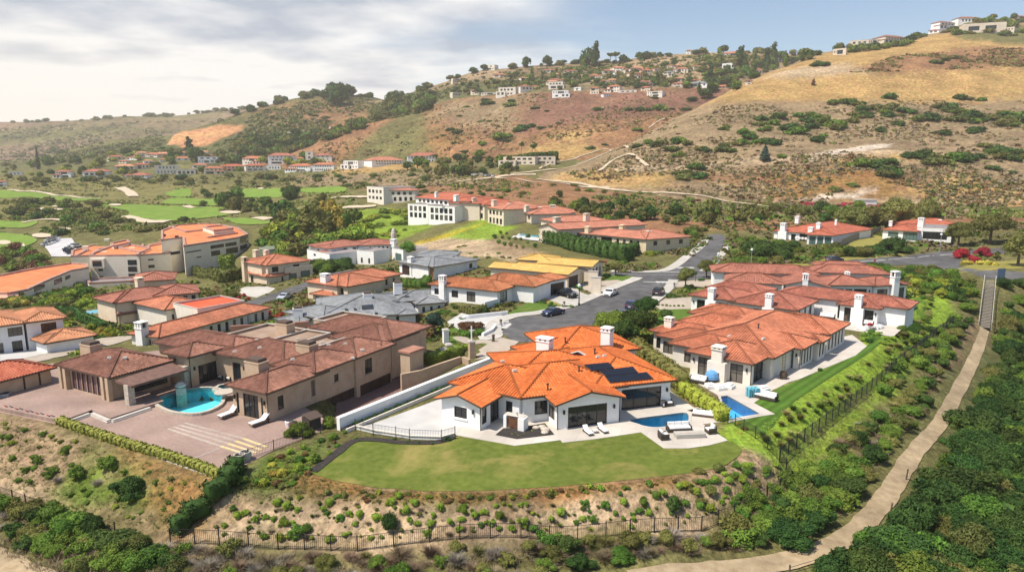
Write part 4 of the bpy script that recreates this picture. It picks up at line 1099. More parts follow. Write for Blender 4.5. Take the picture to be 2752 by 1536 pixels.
h18.row(a18,'f',2,.25,3.3,4.3,mull=0);h18.row(b18,'f',4,.35,3.2,4.3,mull=0);h18.row(c18,'f',6,.4,3.3,4.4,.25,.95,mull=0);h18.win(c18,'f',(.55,.82,.3,2.9),mull=2);h18.win(d18,'f',(.3,.4,2.4,3.2),mull=0)
h18.row(e18,'f',3,.8,.05,2.3,m='w',mull=0,name='garage_door');h18.row(f18,'f',2,.25,.6,2.4,mull=0);h18.win(g18,'f',(.3,.85,.4,3.4),m='g',mull=2)
h18.chimney(1058,642,656,1.8,1.8,zb=5)
h18.make()
p=at_z(1058,645,-2.2)
mb=MB();mb.lathe((p.x,p.y,0),[(.05,2.3),(.5,1.9),(.75,1.2),(.8,.6),(1.0,.5),(1.0,-1.5)],10);mb.build('dome_finial',CONC,h18.root)
h19=House('house','peach two-storey house with coral roof, two garage doors and a curved driveway',-6.3,PEACHW,'coral')
a19=h19.wing((648,700),(716,713),14,h=5.6,pitch=.27,base=2)
b19=h19.wing((700,712),(829,697),9,h=5.6,pitch=.27,base=2)
c19=h19.wing((660,733),(720,744),5,h=2.6,pitch=.3,base=2)
d19=h19.wing((714,744),(783,735),5,h=2.6,pitch=.3,base=2)
e19=h19.wing((766,724),(841,716),7,h=3.9,roof='flat',oh=.1,base=2)
h19.row(a19,'f',3,.22,3.6,4.9,.02,.98,mull=0);h19.win(a19,'r',(.1,.25,3.4,4.9),(.6,.75,3.4,4.9),mull=1)
h19.row(b19,'f',5,.3,3.6,4.9,.1,.95,mull=0);h19.win(c19,'f',(.10,.60,.05,2.1),(.68,.92,.05,2.1),m='w',mull=0,trans=2,name='garage_door');h19.win(d19,'f',(.2,.38,.6,2.0),(.6,.75,.4,2.0),mull=0)
h19.win(e19,'f',(.12,.40,.3,2.6),(.55,.9,.3,3.0),m='g',mull=0)
h19.wall_chimney(a19,'f',.08,690,1.4,1.2,cap='box');h19.chimney(689,671,690,1.8,1.3,zb=5.6);h19.chimney(716,672,690,1.4,1.2,zb=6)
h19.make()
h20=House('house','tan two-storey house with coral roof and white chimney beside the side street',-4.6,PEACHW,'coral')
a20=h20.wing((846,757),(933,770),12,h=4.7,pitch=.30,base=2)
b20=h20.wing((905,769),(1084,735),11,h=4.7,pitch=.28,base=2)
c20=h20.wing((831,789),(897,796),5,h=2.6,pitch=.3,base=2)
h20.row(a20,'f',3,.3,2.6,4.1,.03,.97,mull=0);h20.row(b20,'f',7,.3,2.6,4.0,.08,.95,mull=0);h20.row(c20,'f',3,.65,.2,2.1,mull=0)
h20.chimney(875,734,757,1.8,1.5,zb=5.0,mat=WHITE)
h20.make()
h21=House('house','low grey-roofed house with a brown timber-clad wall below the pale slope',-2.0,WHITE,'slate')
a21=h21.wing((1065,703),(1165,717),12,h=3.3,pitch=.22)
b21=h21.wing((1150,716),(1291,697),12,h=3.3,pitch=.2)
c21=h21.wing((1110,688),(1220,690),10,h=4.2,pitch=.2)
h21.win(a21,'f',(.50,1.0,.05,2.9),m='l',mull=0,name='timber_wall');h21.win(a21,'f',(.08,.30,.1,2.7),(.36,.47,.1,2.7),m='w',mull=0)
h21.row(b21,'f',4,.35,1.2,2.5,.2,.95,mull=0)
h21.chimney(1104,689,703,1.4,1.2,zb=3.6)
h21.make()
h22=House('house','white house under a wide grey slate roof with skylights and white stub chimneys',-3.0,WHITE,'slate')
a22=h22.wing((850,857),(1123,841),19,h=3.0,pitch=.26)
b22=h22.wing((736,857),(803,867),6,h=2.6,pitch=.2)
c22=h22.wing((1118,818),(1204,811),8,h=3.2,pitch=.2)
d22=h22.wing((760,838),(868,858),9,h=3.1,pitch=.24)
e22=h22.wing((1060,812),(1251,797),10,h=3.4,pitch=.2)
f22=h22.wing((1066,846),(1126,842),10,h=2.95,pitch=.26)
h22.win(a22,'f',(.05,.09,.1,2.2),(.16,.20,.1,2.2),(.40,.46,.1,2.3),(.53,.56,1.1,2.3),(.63,.68,.3,2.4),(.80,.85,.2,2.5),(.92,.95,1.0,2.3),mull=0)
h22.row(a22,'r',3,.3,.5,2.4,mull=0);h22.row(c22,'f',3,.35,1.5,2.5,mull=0);h22.win(e22,'f',(.80,.94,.1,2.9),mull=1,trans=1,name='door');h22.win(e22,'r',(.2,.7,.1,2.9),mull=2,trans=1)
h22.win(b22,'f',(.3,.5,.1,2.1),mull=0)
h22.chimney(801,822,846,1.6,1.4,zb=3.2,cap='glass');h22.chimney(988,783,806,1.6,1.5,zb=4.4,cap='glass');h22.chimney(1069,755,776,1.6,1.4,zb=5,cap='glass')
h22.make()
for q in([(972,822),(1002,819),(1004,830),(973,832)],[(926,831),(934,830),(937,836),(929,837)],[(950,829),(957,829),(960,834),(952,834)],[(1054,808),(1068,807),(1076,812),(1066,813)],[(1081,797),(1097,795),(1102,798),(1090,799)],[(1007,841),(1014,840),(1016,845),(1008,845)]):
 roof_panel(h22,'skylight',q,PANE,.15,FASCIA)
h23=House('house','brown-roofed two-storey house with wraparound upper windows and a dark garage door',-5.0,PEACHW,'mauve')
a23=h23.wing((256,796),(309,814),14,h=4.9,pitch=.28,base=2)
b23=h23.wing((303,814),(421,796),9,h=4.9,pitch=.28,base=2)
c23=h23.wing((410,796),(541,785),11,h=5.1,pitch=.26,base=2)
d23=h23.wing((260,826),(320,846),6,h=2.5,pitch=.24,base=2)
e23=h23.wing((316,846),(441,828),5,h=2.5,pitch=.24,base=2)
f23=h23.wing((350,757),(470,750),11,h=6,pitch=.26,base=2)
h23.row(a23,'f',3,.85,3.2,4.5,mull=0);h23.row(b23,'f',3,.85,3.2,4.5,mull=0);h23.row(c23,'f',4,.5,3.4,4.6,.2,.98,mull=1)
h23.win(e23,'f',(.22,.66,.05,2.1),m='w',mull=0,trans=3,name='garage_door');h23.row(d23,'f',4,.4,.3,2.0,mull=0);h23.row(e23,'f',2,.4,.1,2.0,.74,.98,m='b',mull=0,name='door')
h23.chimney(375,745,760,1.6,1.4,zb=6)
h23.make()
h24=House('house','long low cream house with coral roof, red flat inset and red front door',-4.0,STUCCO,'coral')
a24=h24.wing((338,895),(426,907),26,h=2.8,pitch=.32,base=2)
b24=h24.wing((442,833),(560,812),12,h=3.4,pitch=.28,base=2)
c24=h24.wing((530,835),(660,812),9,h=4.0,roof='flat',oh=.1,base=2)
h24.flatm=FLAT_RED
h24.row(a24,'r',10,.4,.2,2.2,.25,.98,mull=0);h24.win(a24,'f',(.3,.7,.1,2.1),m='b',mull=1)
h24.row(b24,'f',4,.3,.8,2.2,mull=0)
h24.wall_chimney(a24,'f',.5,863,1.5,1.4,cap='box',mat=WHITE);h24.chimney(487,813,860,1.4,1.2,zb=0.5,mat=WHITE)
h24.make()
h25=House('house','white two-storey house with peach tile roof and a hipped porch at the left edge',-3.3,WHITE,'peach',near=True)
a25=h25.wing((-60,884),(75,866),13,h=5.0,pitch=.28,base=2)
b25=h25.wing((60,868),(181,852),11,h=5.0,pitch=.28,base=2)
c25=h25.wing((81,902),(121,923),7.5,h=2.4,pitch=.3,base=2)
d25=h25.wing((118,924),(228,903),5,h=2.4,pitch=.3,base=2)
h25.win(a25,'f',(.60,.96,3.0,4.4),mull=2,trans=1);h25.win(a25,'f',(.66,.92,.05,2.2),mull=2,name='door');h25.win(a25,'f',(.30,.45,.2,2.2),mull=0)
h25.win(b25,'f',(.38,.80,3.0,4.4),m='b',mull=3,trans=1)
h25.make()
def lawn_mat(name,a,b_,c,stripes=0,dirv=(1,0)):
 m=noise_mat(name,a,b_,1.3,.95,.5,30,stain=.12,spec=.1)
 nt=m.node_tree;N,L=nt.nodes,nt.links
 bs=N['Principled BSDF'];src=bs.inputs['Base Color'].links[0].from_socket
 pos=N.new('ShaderNodeNewGeometry').outputs['Position']
 t=N.new('ShaderNodeTexNoise');t.inputs['Scale'].default_value=.16;t.inputs['Detail'].default_value=7;t.inputs['Roughness'].default_value=.62;t.inputs['Distortion'].default_value=.6
 L.new(pos,t.inputs['Vector'])
 r=N.new('ShaderNodeMapRange');r.inputs['From Min'].default_value=.50;r.inputs['From Max'].default_value=.70;r.inputs['To Max'].default_value=.85
 L.new(t.outputs['Fac'],r.inputs['Value'])
 mx=N.new('ShaderNodeMix');mx.data_type='RGBA';mx.inputs[7].default_value=rgb(c)
 L.new(r.outputs['Result'],mx.inputs[0]);L.new(src,mx.inputs[6])
 o=mx.outputs[2]
 if stripes:
  vm=N.new('ShaderNodeVectorMath');vm.operation='DOT_PRODUCT';vm.inputs[1].default_value=(dirv[0],dirv[1],0);L.new(pos,vm.inputs[0])
  wv=N.new('ShaderNodeMath');wv.operation='SINE'
  mu=N.new('ShaderNodeMath');mu.operation='MULTIPLY';mu.inputs[1].default_value=2*math.pi/stripes;L.new(vm.outputs['Value'],mu.inputs[0]);L.new(mu.outputs[0],wv.inputs[0])
  rr=N.new('ShaderNodeMapRange');rr.inputs['From Min'].default_value=-1;rr.inputs['To Min'].default_value=.78;rr.inputs['To Max'].default_value=1.15;L.new(wv.outputs[0],rr.inputs['Value'])
  h=N.new('ShaderNodeHueSaturation');L.new(rr.outputs['Result'],h.inputs['Value']);L.new(o,h.inputs['Color']);o=h.outputs['Color']
 L.new(o,bs.inputs['Base Color'])
 return m
LAWN=lawn_mat('worn lawn',(.10,.135,.022),(.145,.175,.035),(.34,.27,.095))
TURF=lawn_mat('striped turf',(.065,.135,.018),(.085,.165,.024),(.10,.16,.03),1.1,(.74,-.67))
GRASS=lawn_mat('green lawn',(.075,.14,.02),(.105,.17,.03),(.17,.19,.05))
GOLF=lawn_mat('golf fairway',(.13,.22,.032),(.16,.25,.042),(.22,.25,.06),0,(.5,.86))
DRYG=lawn_mat('dry grass verge',(.21,.20,.05),(.27,.24,.07),(.36,.28,.10))
ASPH=noise_mat('asphalt',(.075,.073,.075),(.12,.117,.118),.45,.9,.2,25,stain=.28)
SIDE=noise_mat('sidewalk concrete',(.40,.375,.335),(.48,.455,.41),.7,.9,.1,10,stain=.1)
PAVE=noise_mat('patio concrete',(.48,.435,.38),(.55,.505,.45),.5,.85,.1,12,stain=.07)
WPAVE=noise_mat('white paving',(.46,.45,.435),(.53,.52,.50),.5,.85,.1,12,stain=.05)
TRAIL=noise_mat('trail dirt',(.30,.225,.135),(.40,.31,.195),1.4,.95,.7,8,stain=.25)
SAND=noise_mat('bunker sand',(.48,.39,.28),(.56,.47,.35),.4,.95)
TRACK=noise_mat('track dirt',(.42,.33,.23),(.54,.44,.32),.5,.95,stain=.2)
MULCH=noise_mat('dark mulch',(.03,.026,.024),(.055,.047,.042),5,.95,.6,20)
DRIVE=noise_mat('tan drive concrete',(.36,.305,.245),(.43,.37,.305),.6,.9,.1,12,stain=.1)
PAINT=plain('road paint',(.74,.73,.70),.7)
def brick_mat(name,a,b_,mortar,sx,sy,rot):
 m,nt,b=new_mat(name);N,L=nt.nodes,nt.links
 pos=N.new('ShaderNodeNewGeometry').outputs['Position']
 mp=N.new('ShaderNodeMapping');mp.inputs['Rotation'].default_value=(0,0,rot);L.new(pos,mp.inputs['Vector'])
 br=N.new('ShaderNodeTexBrick');br.inputs['Color1'].default_value=rgb(a);br.inputs['Color2'].default_value=rgb(b_);br.inputs['Mortar'].default_value=rgb(mortar)
 br.inputs['Scale'].default_value=1;br.inputs['Brick Width'].default_value=sx;br.inputs['Row Height'].default_value=sy;br.inputs['Mortar Size'].default_value=.012
 L.new(mp.outputs[0],br.inputs['Vector'])
 t=N.new('ShaderNodeTexNoise');t.inputs['Scale'].default_value=.22;t.inputs['Detail'].default_value=8;L.new(pos,t.inputs['Vector'])
 r=N.new('ShaderNodeMapRange');r.inputs['From Min'].default_value=.3;r.inputs['From Max'].default_value=.7;r.inputs['To Min'].default_value=.82;r.inputs['To Max'].default_value=1.2
 L.new(t.outputs['Fac'],r.inputs['Value'])
 h=N.new('ShaderNodeHueSaturation');L.new(r.outputs['Result'],h.inputs['Value']);L.new(br.outputs['Color'],h.inputs['Color'])
 L.new(h.outputs['Color'],b.inputs['Base Color']);b.inputs['Roughness'].default_value=.9
 return m
BRICK=brick_mat('pink brick paving',(.285,.195,.16),(.335,.235,.195),(.25,.18,.15),.35,.18,.5)
SLAB=brick_mat('scored concrete slabs',(.48,.435,.38),(.53,.485,.43),(.33,.295,.25),2.6,2.6,.32)
ST='structure'
road=[(1361,905),(1347,888),(1356,866),(1395,853),(1423,850),(1456,846),(1514,834),(1562,819),(1617,796),(1673,771),(1715,755),(1726,747),(1673,744),(1640,742),(1640,731),(1673,732),(1795,730),(1853,696),(1892,666),(1905,645),(1902,632),(1935,628),(1952,640),(1945,660),(1925,690),(1878,730),(1967,731),(2040,726),(2120,723),(2195,714),(2350,693),(2480,681),(2578,672),(2692,664),(2752,655),(2900,640),(2900,662),(2752,676),(2640,684),(2590,690),(2576,716),(2634,727),(2752,732),(2900,736),(2900,756),(2752,752),(2648,750),(2606,732),(2509,722),(2467,712),(2300,722),(2206,731),(2100,738),(1967,746),(1850,752),(1823,754),(1812,774),(1781,802),(1756,819),(1712,838),(1684,862),(1650,880),(1600,896),(1500,915),(1395,920)]
sheet('road',road,ASPH,.05,2.0,'dark asphalt street ending in a cul-de-sac, joining a cross street')
KERBS=[[(1290,915),(1330,912),(1352,902),(1347,888),(1354,868),(1395,852),(1456,845),(1514,833),(1562,818),(1617,795),(1673,770),(1715,754),(1728,747)],[(1823,753),(1812,774),(1781,802),(1756,819),(1712,838),(1684,862),(1650,880)],[(1640,730),(1673,731),(1795,729),(1853,695),(1892,665),(1905,645)],[(1878,729),(1925,690),(1947,660)]]
def kerb(pts,side,w,nm='sidewalk',h=.14,lab='pale concrete sidewalk along the street'):
 wp=[tuple(hit(*p))[:2]for p in pts]
 c=smooth_poly(wp,5,closed=False);A,B=[],[]
 for i,p in enumerate(c):
  a=np.array(c[max(0,i-1)]);b=np.array(c[min(len(c)-1,i+1)]);d=(b-a)/max(1e-9,np.linalg.norm(b-a));n=np.array((-d[1],d[0]))*side
  A.append(np.array(p));B.append(np.array(p)+n*w)
 mb=MB()
 za=[ground_z(*p)+h for p in A];zb=[ground_z(*p)+h for p in B]
 for i in range(len(A)-1):
  q=[(*A[i],za[i]),(*A[i+1],za[i+1]),(*B[i+1],zb[i+1]),(*B[i],zb[i])]
  mb.face(q if side>0 else q[::-1])
  mb.face([(*A[i],za[i]-.3),(*A[i+1],za[i+1]-.3),(*A[i+1],za[i+1]),(*A[i],za[i])][::(1 if side<0 else-1)])
  mb.face([(*B[i],zb[i]-.3),(*B[i+1],zb[i+1]-.3),(*B[i+1],zb[i+1]),(*B[i],zb[i])][::(-1 if side<0 else 1)])
 tag(mb.build(nm,SIDE),lab,None,None,ST)
kerb(KERBS[0],1,2.6);kerb(KERBS[1],-1,2.2);kerb(KERBS[2],1,2.6);kerb(KERBS[3],-1,2.0)
for pts,w in(([(1728,757),(1823,760)],.35),([(1782,731),(1872,731)],.35)):
 sheet('stop_line',ribbon(pts,w,2),PAINT,.06,1.5,'white stop line painted across the street',world=True)
def road_marks(px,py,label):
 """row of worn white letter-like blocks painted across the lane"""
 p=hit(px,py);mb=MB();x=-2.6
 for k,wd in enumerate((.42,.5,.36,.52,.4,.5,.34,.46,.4)):
  for(a,b_,c,d)in((0,0,wd,.22),(0,.62,wd,.22),(0,.22,.14,.4),(wd-.14,.22,.14,.4))if k%3!=1 else((0,0,.15,.84),(.15,.30,wd-.3,.2),(wd-.15,0,.15,.84)):
   mb.face([(p.x+x+a,p.y+b_*2.2,p.z+.06),(p.x+x+a+c,p.y+b_*2.2,p.z+.06),(p.x+x+a+c,p.y+(b_+d)*2.2,p.z+.06),(p.x+x+a,p.y+(b_+d)*2.2,p.z+.06)])
  x+=wd+.14
 tag(mb.build('road_marking',PAINT),label,None,None,ST)
road_marks(1797,760,'worn white lettering painted before the lower stop line');road_marks(1841,721,'worn white lettering painted on the uphill road')
for pts,w in(([(1673,737),(1800,739),(1960,738)],.12),):
 sheet('lane_line',ribbon(pts,w,3),PAINT,.058,1.0,'thin white line along the cross street',world=True)
sheet('lane_line',ribbon([(2210,717),(2350,701),(2480,690),(2570,683)],.25,4),PAINT,.07,1.5,'white line along the road to the right',world=True)
p=hit(1558,885);mb=MB();mb.lathe((p.x,p.y,p.z+.05),[(.0,.015),(.55,.015),(.6,.0)],14);tag(mb.build('manhole_cover',SIDE),'round pale manhole cover in the middle of the cul-de-sac','manhole cover')
for nm,pl,mt in(('driveway',[(1459,800),(1500,778),(1545,770),(1560,785),(1600,800),(1562,818),(1530,826)],SIDE),('driveway',[(1545,770),(1590,757),(1660,752),(1690,762),(1640,784),(1600,790)],DRIVE),('driveway',[(1760,822),(1786,803),(1870,798),(1870,830),(1775,832)],DRIVE),('driveway',[(1812,772),(1826,757),(1880,752),(1985,752),(1960,770)],DRIVE),('driveway',[(660,770),(719,770),(740,775),(727,785),(690,800),(655,795),(640,780)],SIDE),('driveway',[(1255,960),(1290,938),(1340,905),(1395,918),(1370,940),(1345,955),(1275,968)],DRIVE)):
 sheet(nm,pl,mt,.07,1.5,'pale concrete driveway leading off the street')
sheet('side_street',ribbon([(0,985),(100,964),(210,938),(335,903)],5.5),DRIVE,.08,2,'pale concrete lane behind the tan villa',world=True)
sheet('side_street',ribbon([(560,862),(640,830),(700,808),(780,782),(850,757),(905,738),(960,726)],6.0),ASPH,.10,2,'asphalt side street curving up past the two-storey houses',world=True)
sheet('path',ribbon([(1230,905),(1262,920),(1300,918),(1340,925)],2.0),DRIVE,.08,1.5,'curved concrete path beside the hedged garden',world=True)
lawn_px=[(835,1272),(836,1260),(900,1215),(956,1182),(1073,1191),(1170,1191),(1225,1172),(1300,1183),(1384,1198),(1506,1183),(1512,1190),(1601,1180),(1723,1162),(1784,1205),(1850,1205),(1906,1197),(1956,1184),(1978,1192),(1995,1208),(1988,1222),(1959,1244),(1934,1256),(1850,1271),(1700,1288),(1500,1307),(1300,1318),(1150,1320),(1000,1309),(900,1291)]
sheet('lawn',lawn_px,LAWN,.03,None,'wide worn green lawn in front of the white villa',flat=0)
sheet('patio',[(1225,1169),(1300,1183),(1384,1198),(1506,1183),(1512,1190),(1601,1180),(1723,1162),(1784,1205),(1850,1205),(1906,1197),(1956,1184),(1889,1140),(1939,1134),(1862,1094),(1811,1058),(1780,1035),(1500,1040),(1280,1090),(1235,1140)],SLAB,.07,None,'pale concrete patio around the small dark-blue pool',flat=0,holes=[POOLW['main'],POOLW['spa2']],thick=.1)
sheet('planting_bed',[(1331,1170),(1353,1152),(1395,1150),(1464,1138),(1490,1169),(1389,1181)],MULCH,.10,None,'dark mulch bed by the white villa entrance',flat=0)
sheet('planting_bed',ribbon([(840,1268),(900,1222),(950,1186),(1010,1182),(1073,1189),(1170,1189),(1218,1174)],.9),MULCH,.09,1.0,'curved dark mulch strip along the lawn edge',world=True)
sheet('courtyard',[(955,1151),(1003,1163),(1064,1172),(1101,1178),(1187,1181),(1223,1170),(1240,1150),(1190,1070),(1000,1140)],WPAVE,.08,None,'white paved courtyard beside the long white wall',flat=0)
sheet('patio',[(1850,1005),(1856,1020),(1926,1060),(1934,1070),(1935,1126),(1962,1134),(2042,1119),(2083,1113),(2026,1083),(2070,1052),(2120,1027),(2151,1018),(2187,1002),(2300,955),(2330,930),(2290,900),(2050,950),(1900,950)],PAVE,.06,None,'pale concrete terrace of the cream villa',flat=0,holes=[POOLW['right']],thick=.1)
sheet('lawn',[(1962,1136),(2042,1120),(2086,1113),(2030,1083),(2073,1053),(2151,1019),(2187,1004),(2300,957),(2345,915),(2440,812),(2470,800),(2490,815),(2484,850),(2411,885),(2340,945),(2300,972),(2200,1035),(2140,1075),(2110,1100),(2075,1150),(2040,1165),(1998,1150)],TURF,.04,1.5,'striped green lawn beside the cream villa')
sheet('patio',[(2184,840),(2240,880),(2400,905),(2440,870),(2400,850),(2260,825)],PAVE,.05,None,'pale terrace of the three-chimney villa',flat=0)
sheet('terrace',[(-60,1085),(0,1108),(165,1142),(330,1195),(480,1250),(600,1290),(668,1245),(736,1209),(813,1180),(862,1160),(880,1130),(760,1060),(560,985),(560,925),(150,975),(-60,1000)],BRICK,.04,None,'pink brick terrace around the tan villa',flat=0,holes=[POOLW['tan'],POOLW['spa']],thick=.12)
sheet('driveway',[(888,1140),(905,1130),(1075,1072),(1180,1012),(1240,975),(1228,962),(1130,985),(1000,1030),(905,1080)],noise_mat('brown driveway pavers',(.17,.10,.085),(.22,.135,.115),4,.9),.05,1.2,'sunken brown paver driveway under the tan villa')
def steps(name,label,top_px,z,n,dz,run,ends):
 """flight of shallow slabs: front edge line (px at height z) and how far each slab reaches"""
 root=empty(name,at_z(*top_px[0],z),label,'steps')
 for k in range(n):
  zz=z-k*dz
  pts=[at_z(px,py,z).to_2d()for px,py in top_px]
  mb=MB();d=(pts[-1]-pts[0]).normalized()
  off=Vector(run)*k
  mb.prism([tuple(p+off)for p in pts],-.15,zz)
  mb.build('step',SIDE if k==0 else CONC,root)
UP=[(-60,1080),(0,1095),(160,1128),(165,1130),(247,1100),(298,1122),(400,1088),(440,1076),(420,1060),(330,1040),(160,990),(-60,1010)]
sheet('upper_terrace',UP,BRICK,.0,None,'raised pink brick terrace in front of the glazed pavilion',flat=.45,thick=.5)
def edge_step(pts,z0,width,h,root):
 mb=MB()
 P_=[at_z(px,py,z0)for px,py in pts]
 for a,b in zip(P_[:-1],P_[1:]):
  d=(b-a).to_2d().normalized();n=Vector((d.y,-d.x))
  mb.frame_box((a.x,a.y,z0-h),(b.x-a.x,b.y-a.y,0),(n.x*width,n.y*width,0),(0,0,h))
 mb.build('step',CONC,root)
stp=empty('stone_steps',at_z(298,1122,.3),'pale stone steps between the two levels of the brick terrace','steps')
for k,(zz,dy)in enumerate(((.30,3),(.15,8))):
 edge_step([(163,1131+dy),(247,1101+dy),(298,1123+dy),(400,1089+dy)],zz,.42,zz+.1,stp)
BAND=noise_mat('worn pale stone',(.36,.30,.255),(.43,.37,.32),2,.9,stain=.1)
bands=empty('terrace_bands',at_z(560,1160,.05),'four long pale stone bands with yellow ends set in the brick terrace','paving band')
for k in range(4):
 a0=(448+k*15,1153-k*5.2);b0=(590+k*20,1200-k*7);c0=(672+k*14,1226-k*8)
 for(a,b,mt,nm)in((a0,b0,BAND,'band'),(b0,c0,noise_mat('worn yellow paint',(.55,.42,.16),(.60,.52,.36),3,.8),'painted_end')):
  p,q=at_z(*a,.05),at_z(*b,.05);mb=MB();d=(q-p).to_2d().normalized();n=Vector((-d.y,d.x))*.3
  mb.frame_box((p.x,p.y,.04),(q.x-p.x,q.y-p.y,0),(n.x,n.y,0),(0,0,.045));mb.build(nm,mt,bands)
for pts in([(142,1076),(206,1057)],[(500,1241),(592,1204)],[(250,1098),(292,1085)]):
 sheet('joint_line',ribbon(pts,.1,2),SIDE,.06 if pts[0][1]>1200 else .51,.5,'thin pale joint line in the brick terrace',world=True)if pts[0][1]>1200 else None
sheet('trail',ribbon([(1700,1560),(1900,1538),(2100,1512),(2215,1476),(2297,1430),(2345,1380),(2393,1318),(2462,1212),(2528,1135),(2580,1040),(2630,935),(2646,885)],lambda t:2.1-.6*t,8),TRAIL,.10,.8,'pale dirt trail winding up through the brush',world=True)
sheet('trail',ribbon([(-80,1470),(0,1508),(60,1536),(130,1570)],2.2,6),TRAIL,.10,.8,'pale dirt trail crossing the lower left corner',world=True)
for pl in([(0,511),(50,516),(106,517),(195,529),(267,533),(250,540),(139,539),(78,530),(0,533)],[(267,553),(362,550),(434,553),(595,558),(587,569),(626,576),(529,589),(456,594),(395,589),(348,583),(342,567)],[(434,547),(467,532),(529,535),(593,539),(593,553),(487,550)],[(445,519),(506,507),(509,529),(459,528)],[(628,511),(759,508),(756,530),(683,532),(640,527)],[(806,508),(920,503),(920,517),(828,519)],[(834,558),(898,547),(895,564),(839,567)],[(600,586),(689,589),(725,592),(717,603),(642,603)],[(-60,593),(42,596),(103,596),(67,613),(0,612),(-60,612)],[(-60,630),(56,630),(100,646),(67,663),(17,671),(-60,680)]):
 sheet('fairway',smooth_poly(pl,4),GOLF,.4,6,'bright green golf fairway in the valley')
def ell(cx,cy,a,b):return[(cx+a*math.cos(t*.5236),cy+b*math.sin(t*.5236))for t in range(12)]
for cx,cy,a,b in((10,654,20,6),(112,635,27,6),(175,617,17,3),(310,552,18,3),(620,572,30,4),(150,556,10,2),(700,508,8,2)):
 sheet('sand_bunker',ell(cx,cy,a,b),SAND,.7,5,'pale sand bunker on the golf course')
for pts,w in(([(323,505),(345,515),(359,529)],9),([(334,583),(390,597),(451,597)],7),([(95,562),(167,565)],7),([(25,511),(50,515),(100,517),(195,530),(267,534)],4),([(22,672),(67,662)],8),([(688,586),(725,592)],7),([(895,533),(1000,530)],5),([(920,560),(985,558),(1010,556)],6),([(60,600),(110,592),(180,596)],4),([(500,555),(540,560)],6)):
 sheet('cart_path',ribbon(pts,w,4),SAND,.8,4,'pale cart path across the golf course',world=True)
sheet('parking_lot',[(117,660),(134,643),(192,641),(206,668),(189,691),(139,691)],noise_mat('pale parking asphalt',(.42,.41,.42),(.50,.49,.50),.2,.9),.4,6,'pale parking lot beside the golf course')
for pts,w in(([(1340,475),(1420,464),(1520,453),(1600,425),(1673,395)],6),([(1450,455),(1560,420),(1640,404),(1690,398)],4),([(1610,460),(1650,430),(1690,415),(1715,428),(1740,447)],6),([(1230,488),(1340,476),(1440,470)],7),([(1440,482),(1620,507),(1800,520),(2000,548),(2200,562)],5),([(1743,345),(1800,318),(1900,279)],3),([(1330,478),(1500,492),(1640,505)],5)):
 sheet('dirt_track',ribbon(pts,w*.42,5),TRACK,.5,2.5,'pale dirt track across the dry hillside',world=True)
for pl in([(1990,700),(2300,688),(2420,682),(2440,690),(2300,698),(2200,708),(2060,722),(1990,722)],):
 sheet('verge',pl,DRYG,.04,2,'yellow-green verge along the road')
for pl,m in(([(1360,845),(1420,812),(1480,818),(1460,842),(1395,852)],GRASS),([(1620,752),(1650,738),(1700,742),(1715,750),(1660,768)],GRASS),([(1768,830),(1870,822),(1862,865),(1760,880)],GRASS),([(1320,780),(1480,788),(1555,816),(1500,822),(1420,806)],DRYG),([(1180,895),(1220,878),(1240,890),(1200,905)],GRASS),([(1195,905),(1250,900),(1262,908),(1215,925)],GRASS),([(690,890),(745,868),(750,885),(640,905)],GRASS),([(2280,655),(2330,628),(2440,645),(2440,665),(2300,680)],DRYG),([(2050,652),(2080,650),(2080,672),(2050,670)],GRASS),([(1570,650),(1600,648),(1700,658),(1600,664)],GRASS),([(1275,912),(1330,908),(1355,918),(1300,930)],GRASS)):
 sheet('lawn',pl,m,.06,1.5,'small green front-yard lawn')
sheet('driveway',[(1185,875),(1255,832),(1360,850),(1375,872),(1345,895),(1260,900),(1225,885)],WPAVE,.05,1.5,'white paved forecourt of the grey-roofed house')
sheet('driveway',[(0,945),(110,935),(125,950),(0,975)],WPAVE,.07,1.5,'white paved forecourt of the peach-roofed house')
sheet('patio',[(1380,635),(1467,640),(1467,652),(1375,640)],WPAVE,.3,3,'white pool deck below the cream gable house')
sheet('lawn',[(2545,735),(2600,732),(2752,720),(2900,715),(2900,690),(2752,697),(2640,702),(2590,716)],DRYG,.05,2,'dry grass island between the two roads')
def water_mat(name,tint):
 m=bpy.data.materials.new(name);m.use_nodes=True
 nt=m.node_tree;N,L=nt.nodes,nt.links
 for n in list(N):N.remove(n)
 out=N.new('ShaderNodeOutputMaterial');tr=N.new('ShaderNodeBsdfTransparent');tr.inputs['Color'].default_value=rgb(tint)
 gl=N.new('ShaderNodeBsdfGlossy');gl.inputs['Roughness'].default_value=.05
 fr=N.new('ShaderNodeFresnel');fr.inputs['IOR'].default_value=1.25
 t=N.new('ShaderNodeTexNoise');t.inputs['Scale'].default_value=2.2;t.inputs['Detail'].default_value=4
 L.new(N.new('ShaderNodeNewGeometry').outputs['Position'],t.inputs['Vector'])
 bp=N.new('ShaderNodeBump');bp.inputs['Strength'].default_value=.25;bp.inputs['Distance'].default_value=.1;L.new(t.outputs['Fac'],bp.inputs['Height'])
 L.new(bp.outputs['Normal'],gl.inputs['Normal']);L.new(bp.outputs['Normal'],fr.inputs['Normal'])
 mx=N.new('ShaderNodeMixShader');L.new(fr.outputs[0],mx.inputs[0]);L.new(tr.outputs[0],mx.inputs[1]);L.new(gl.outputs[0],mx.inputs[2]);L.new(mx.outputs[0],out.inputs['Surface'])
 return m
def plaster(name,a,b_):return noise_mat(name,a,b_,1.6,.6,stain=.05)
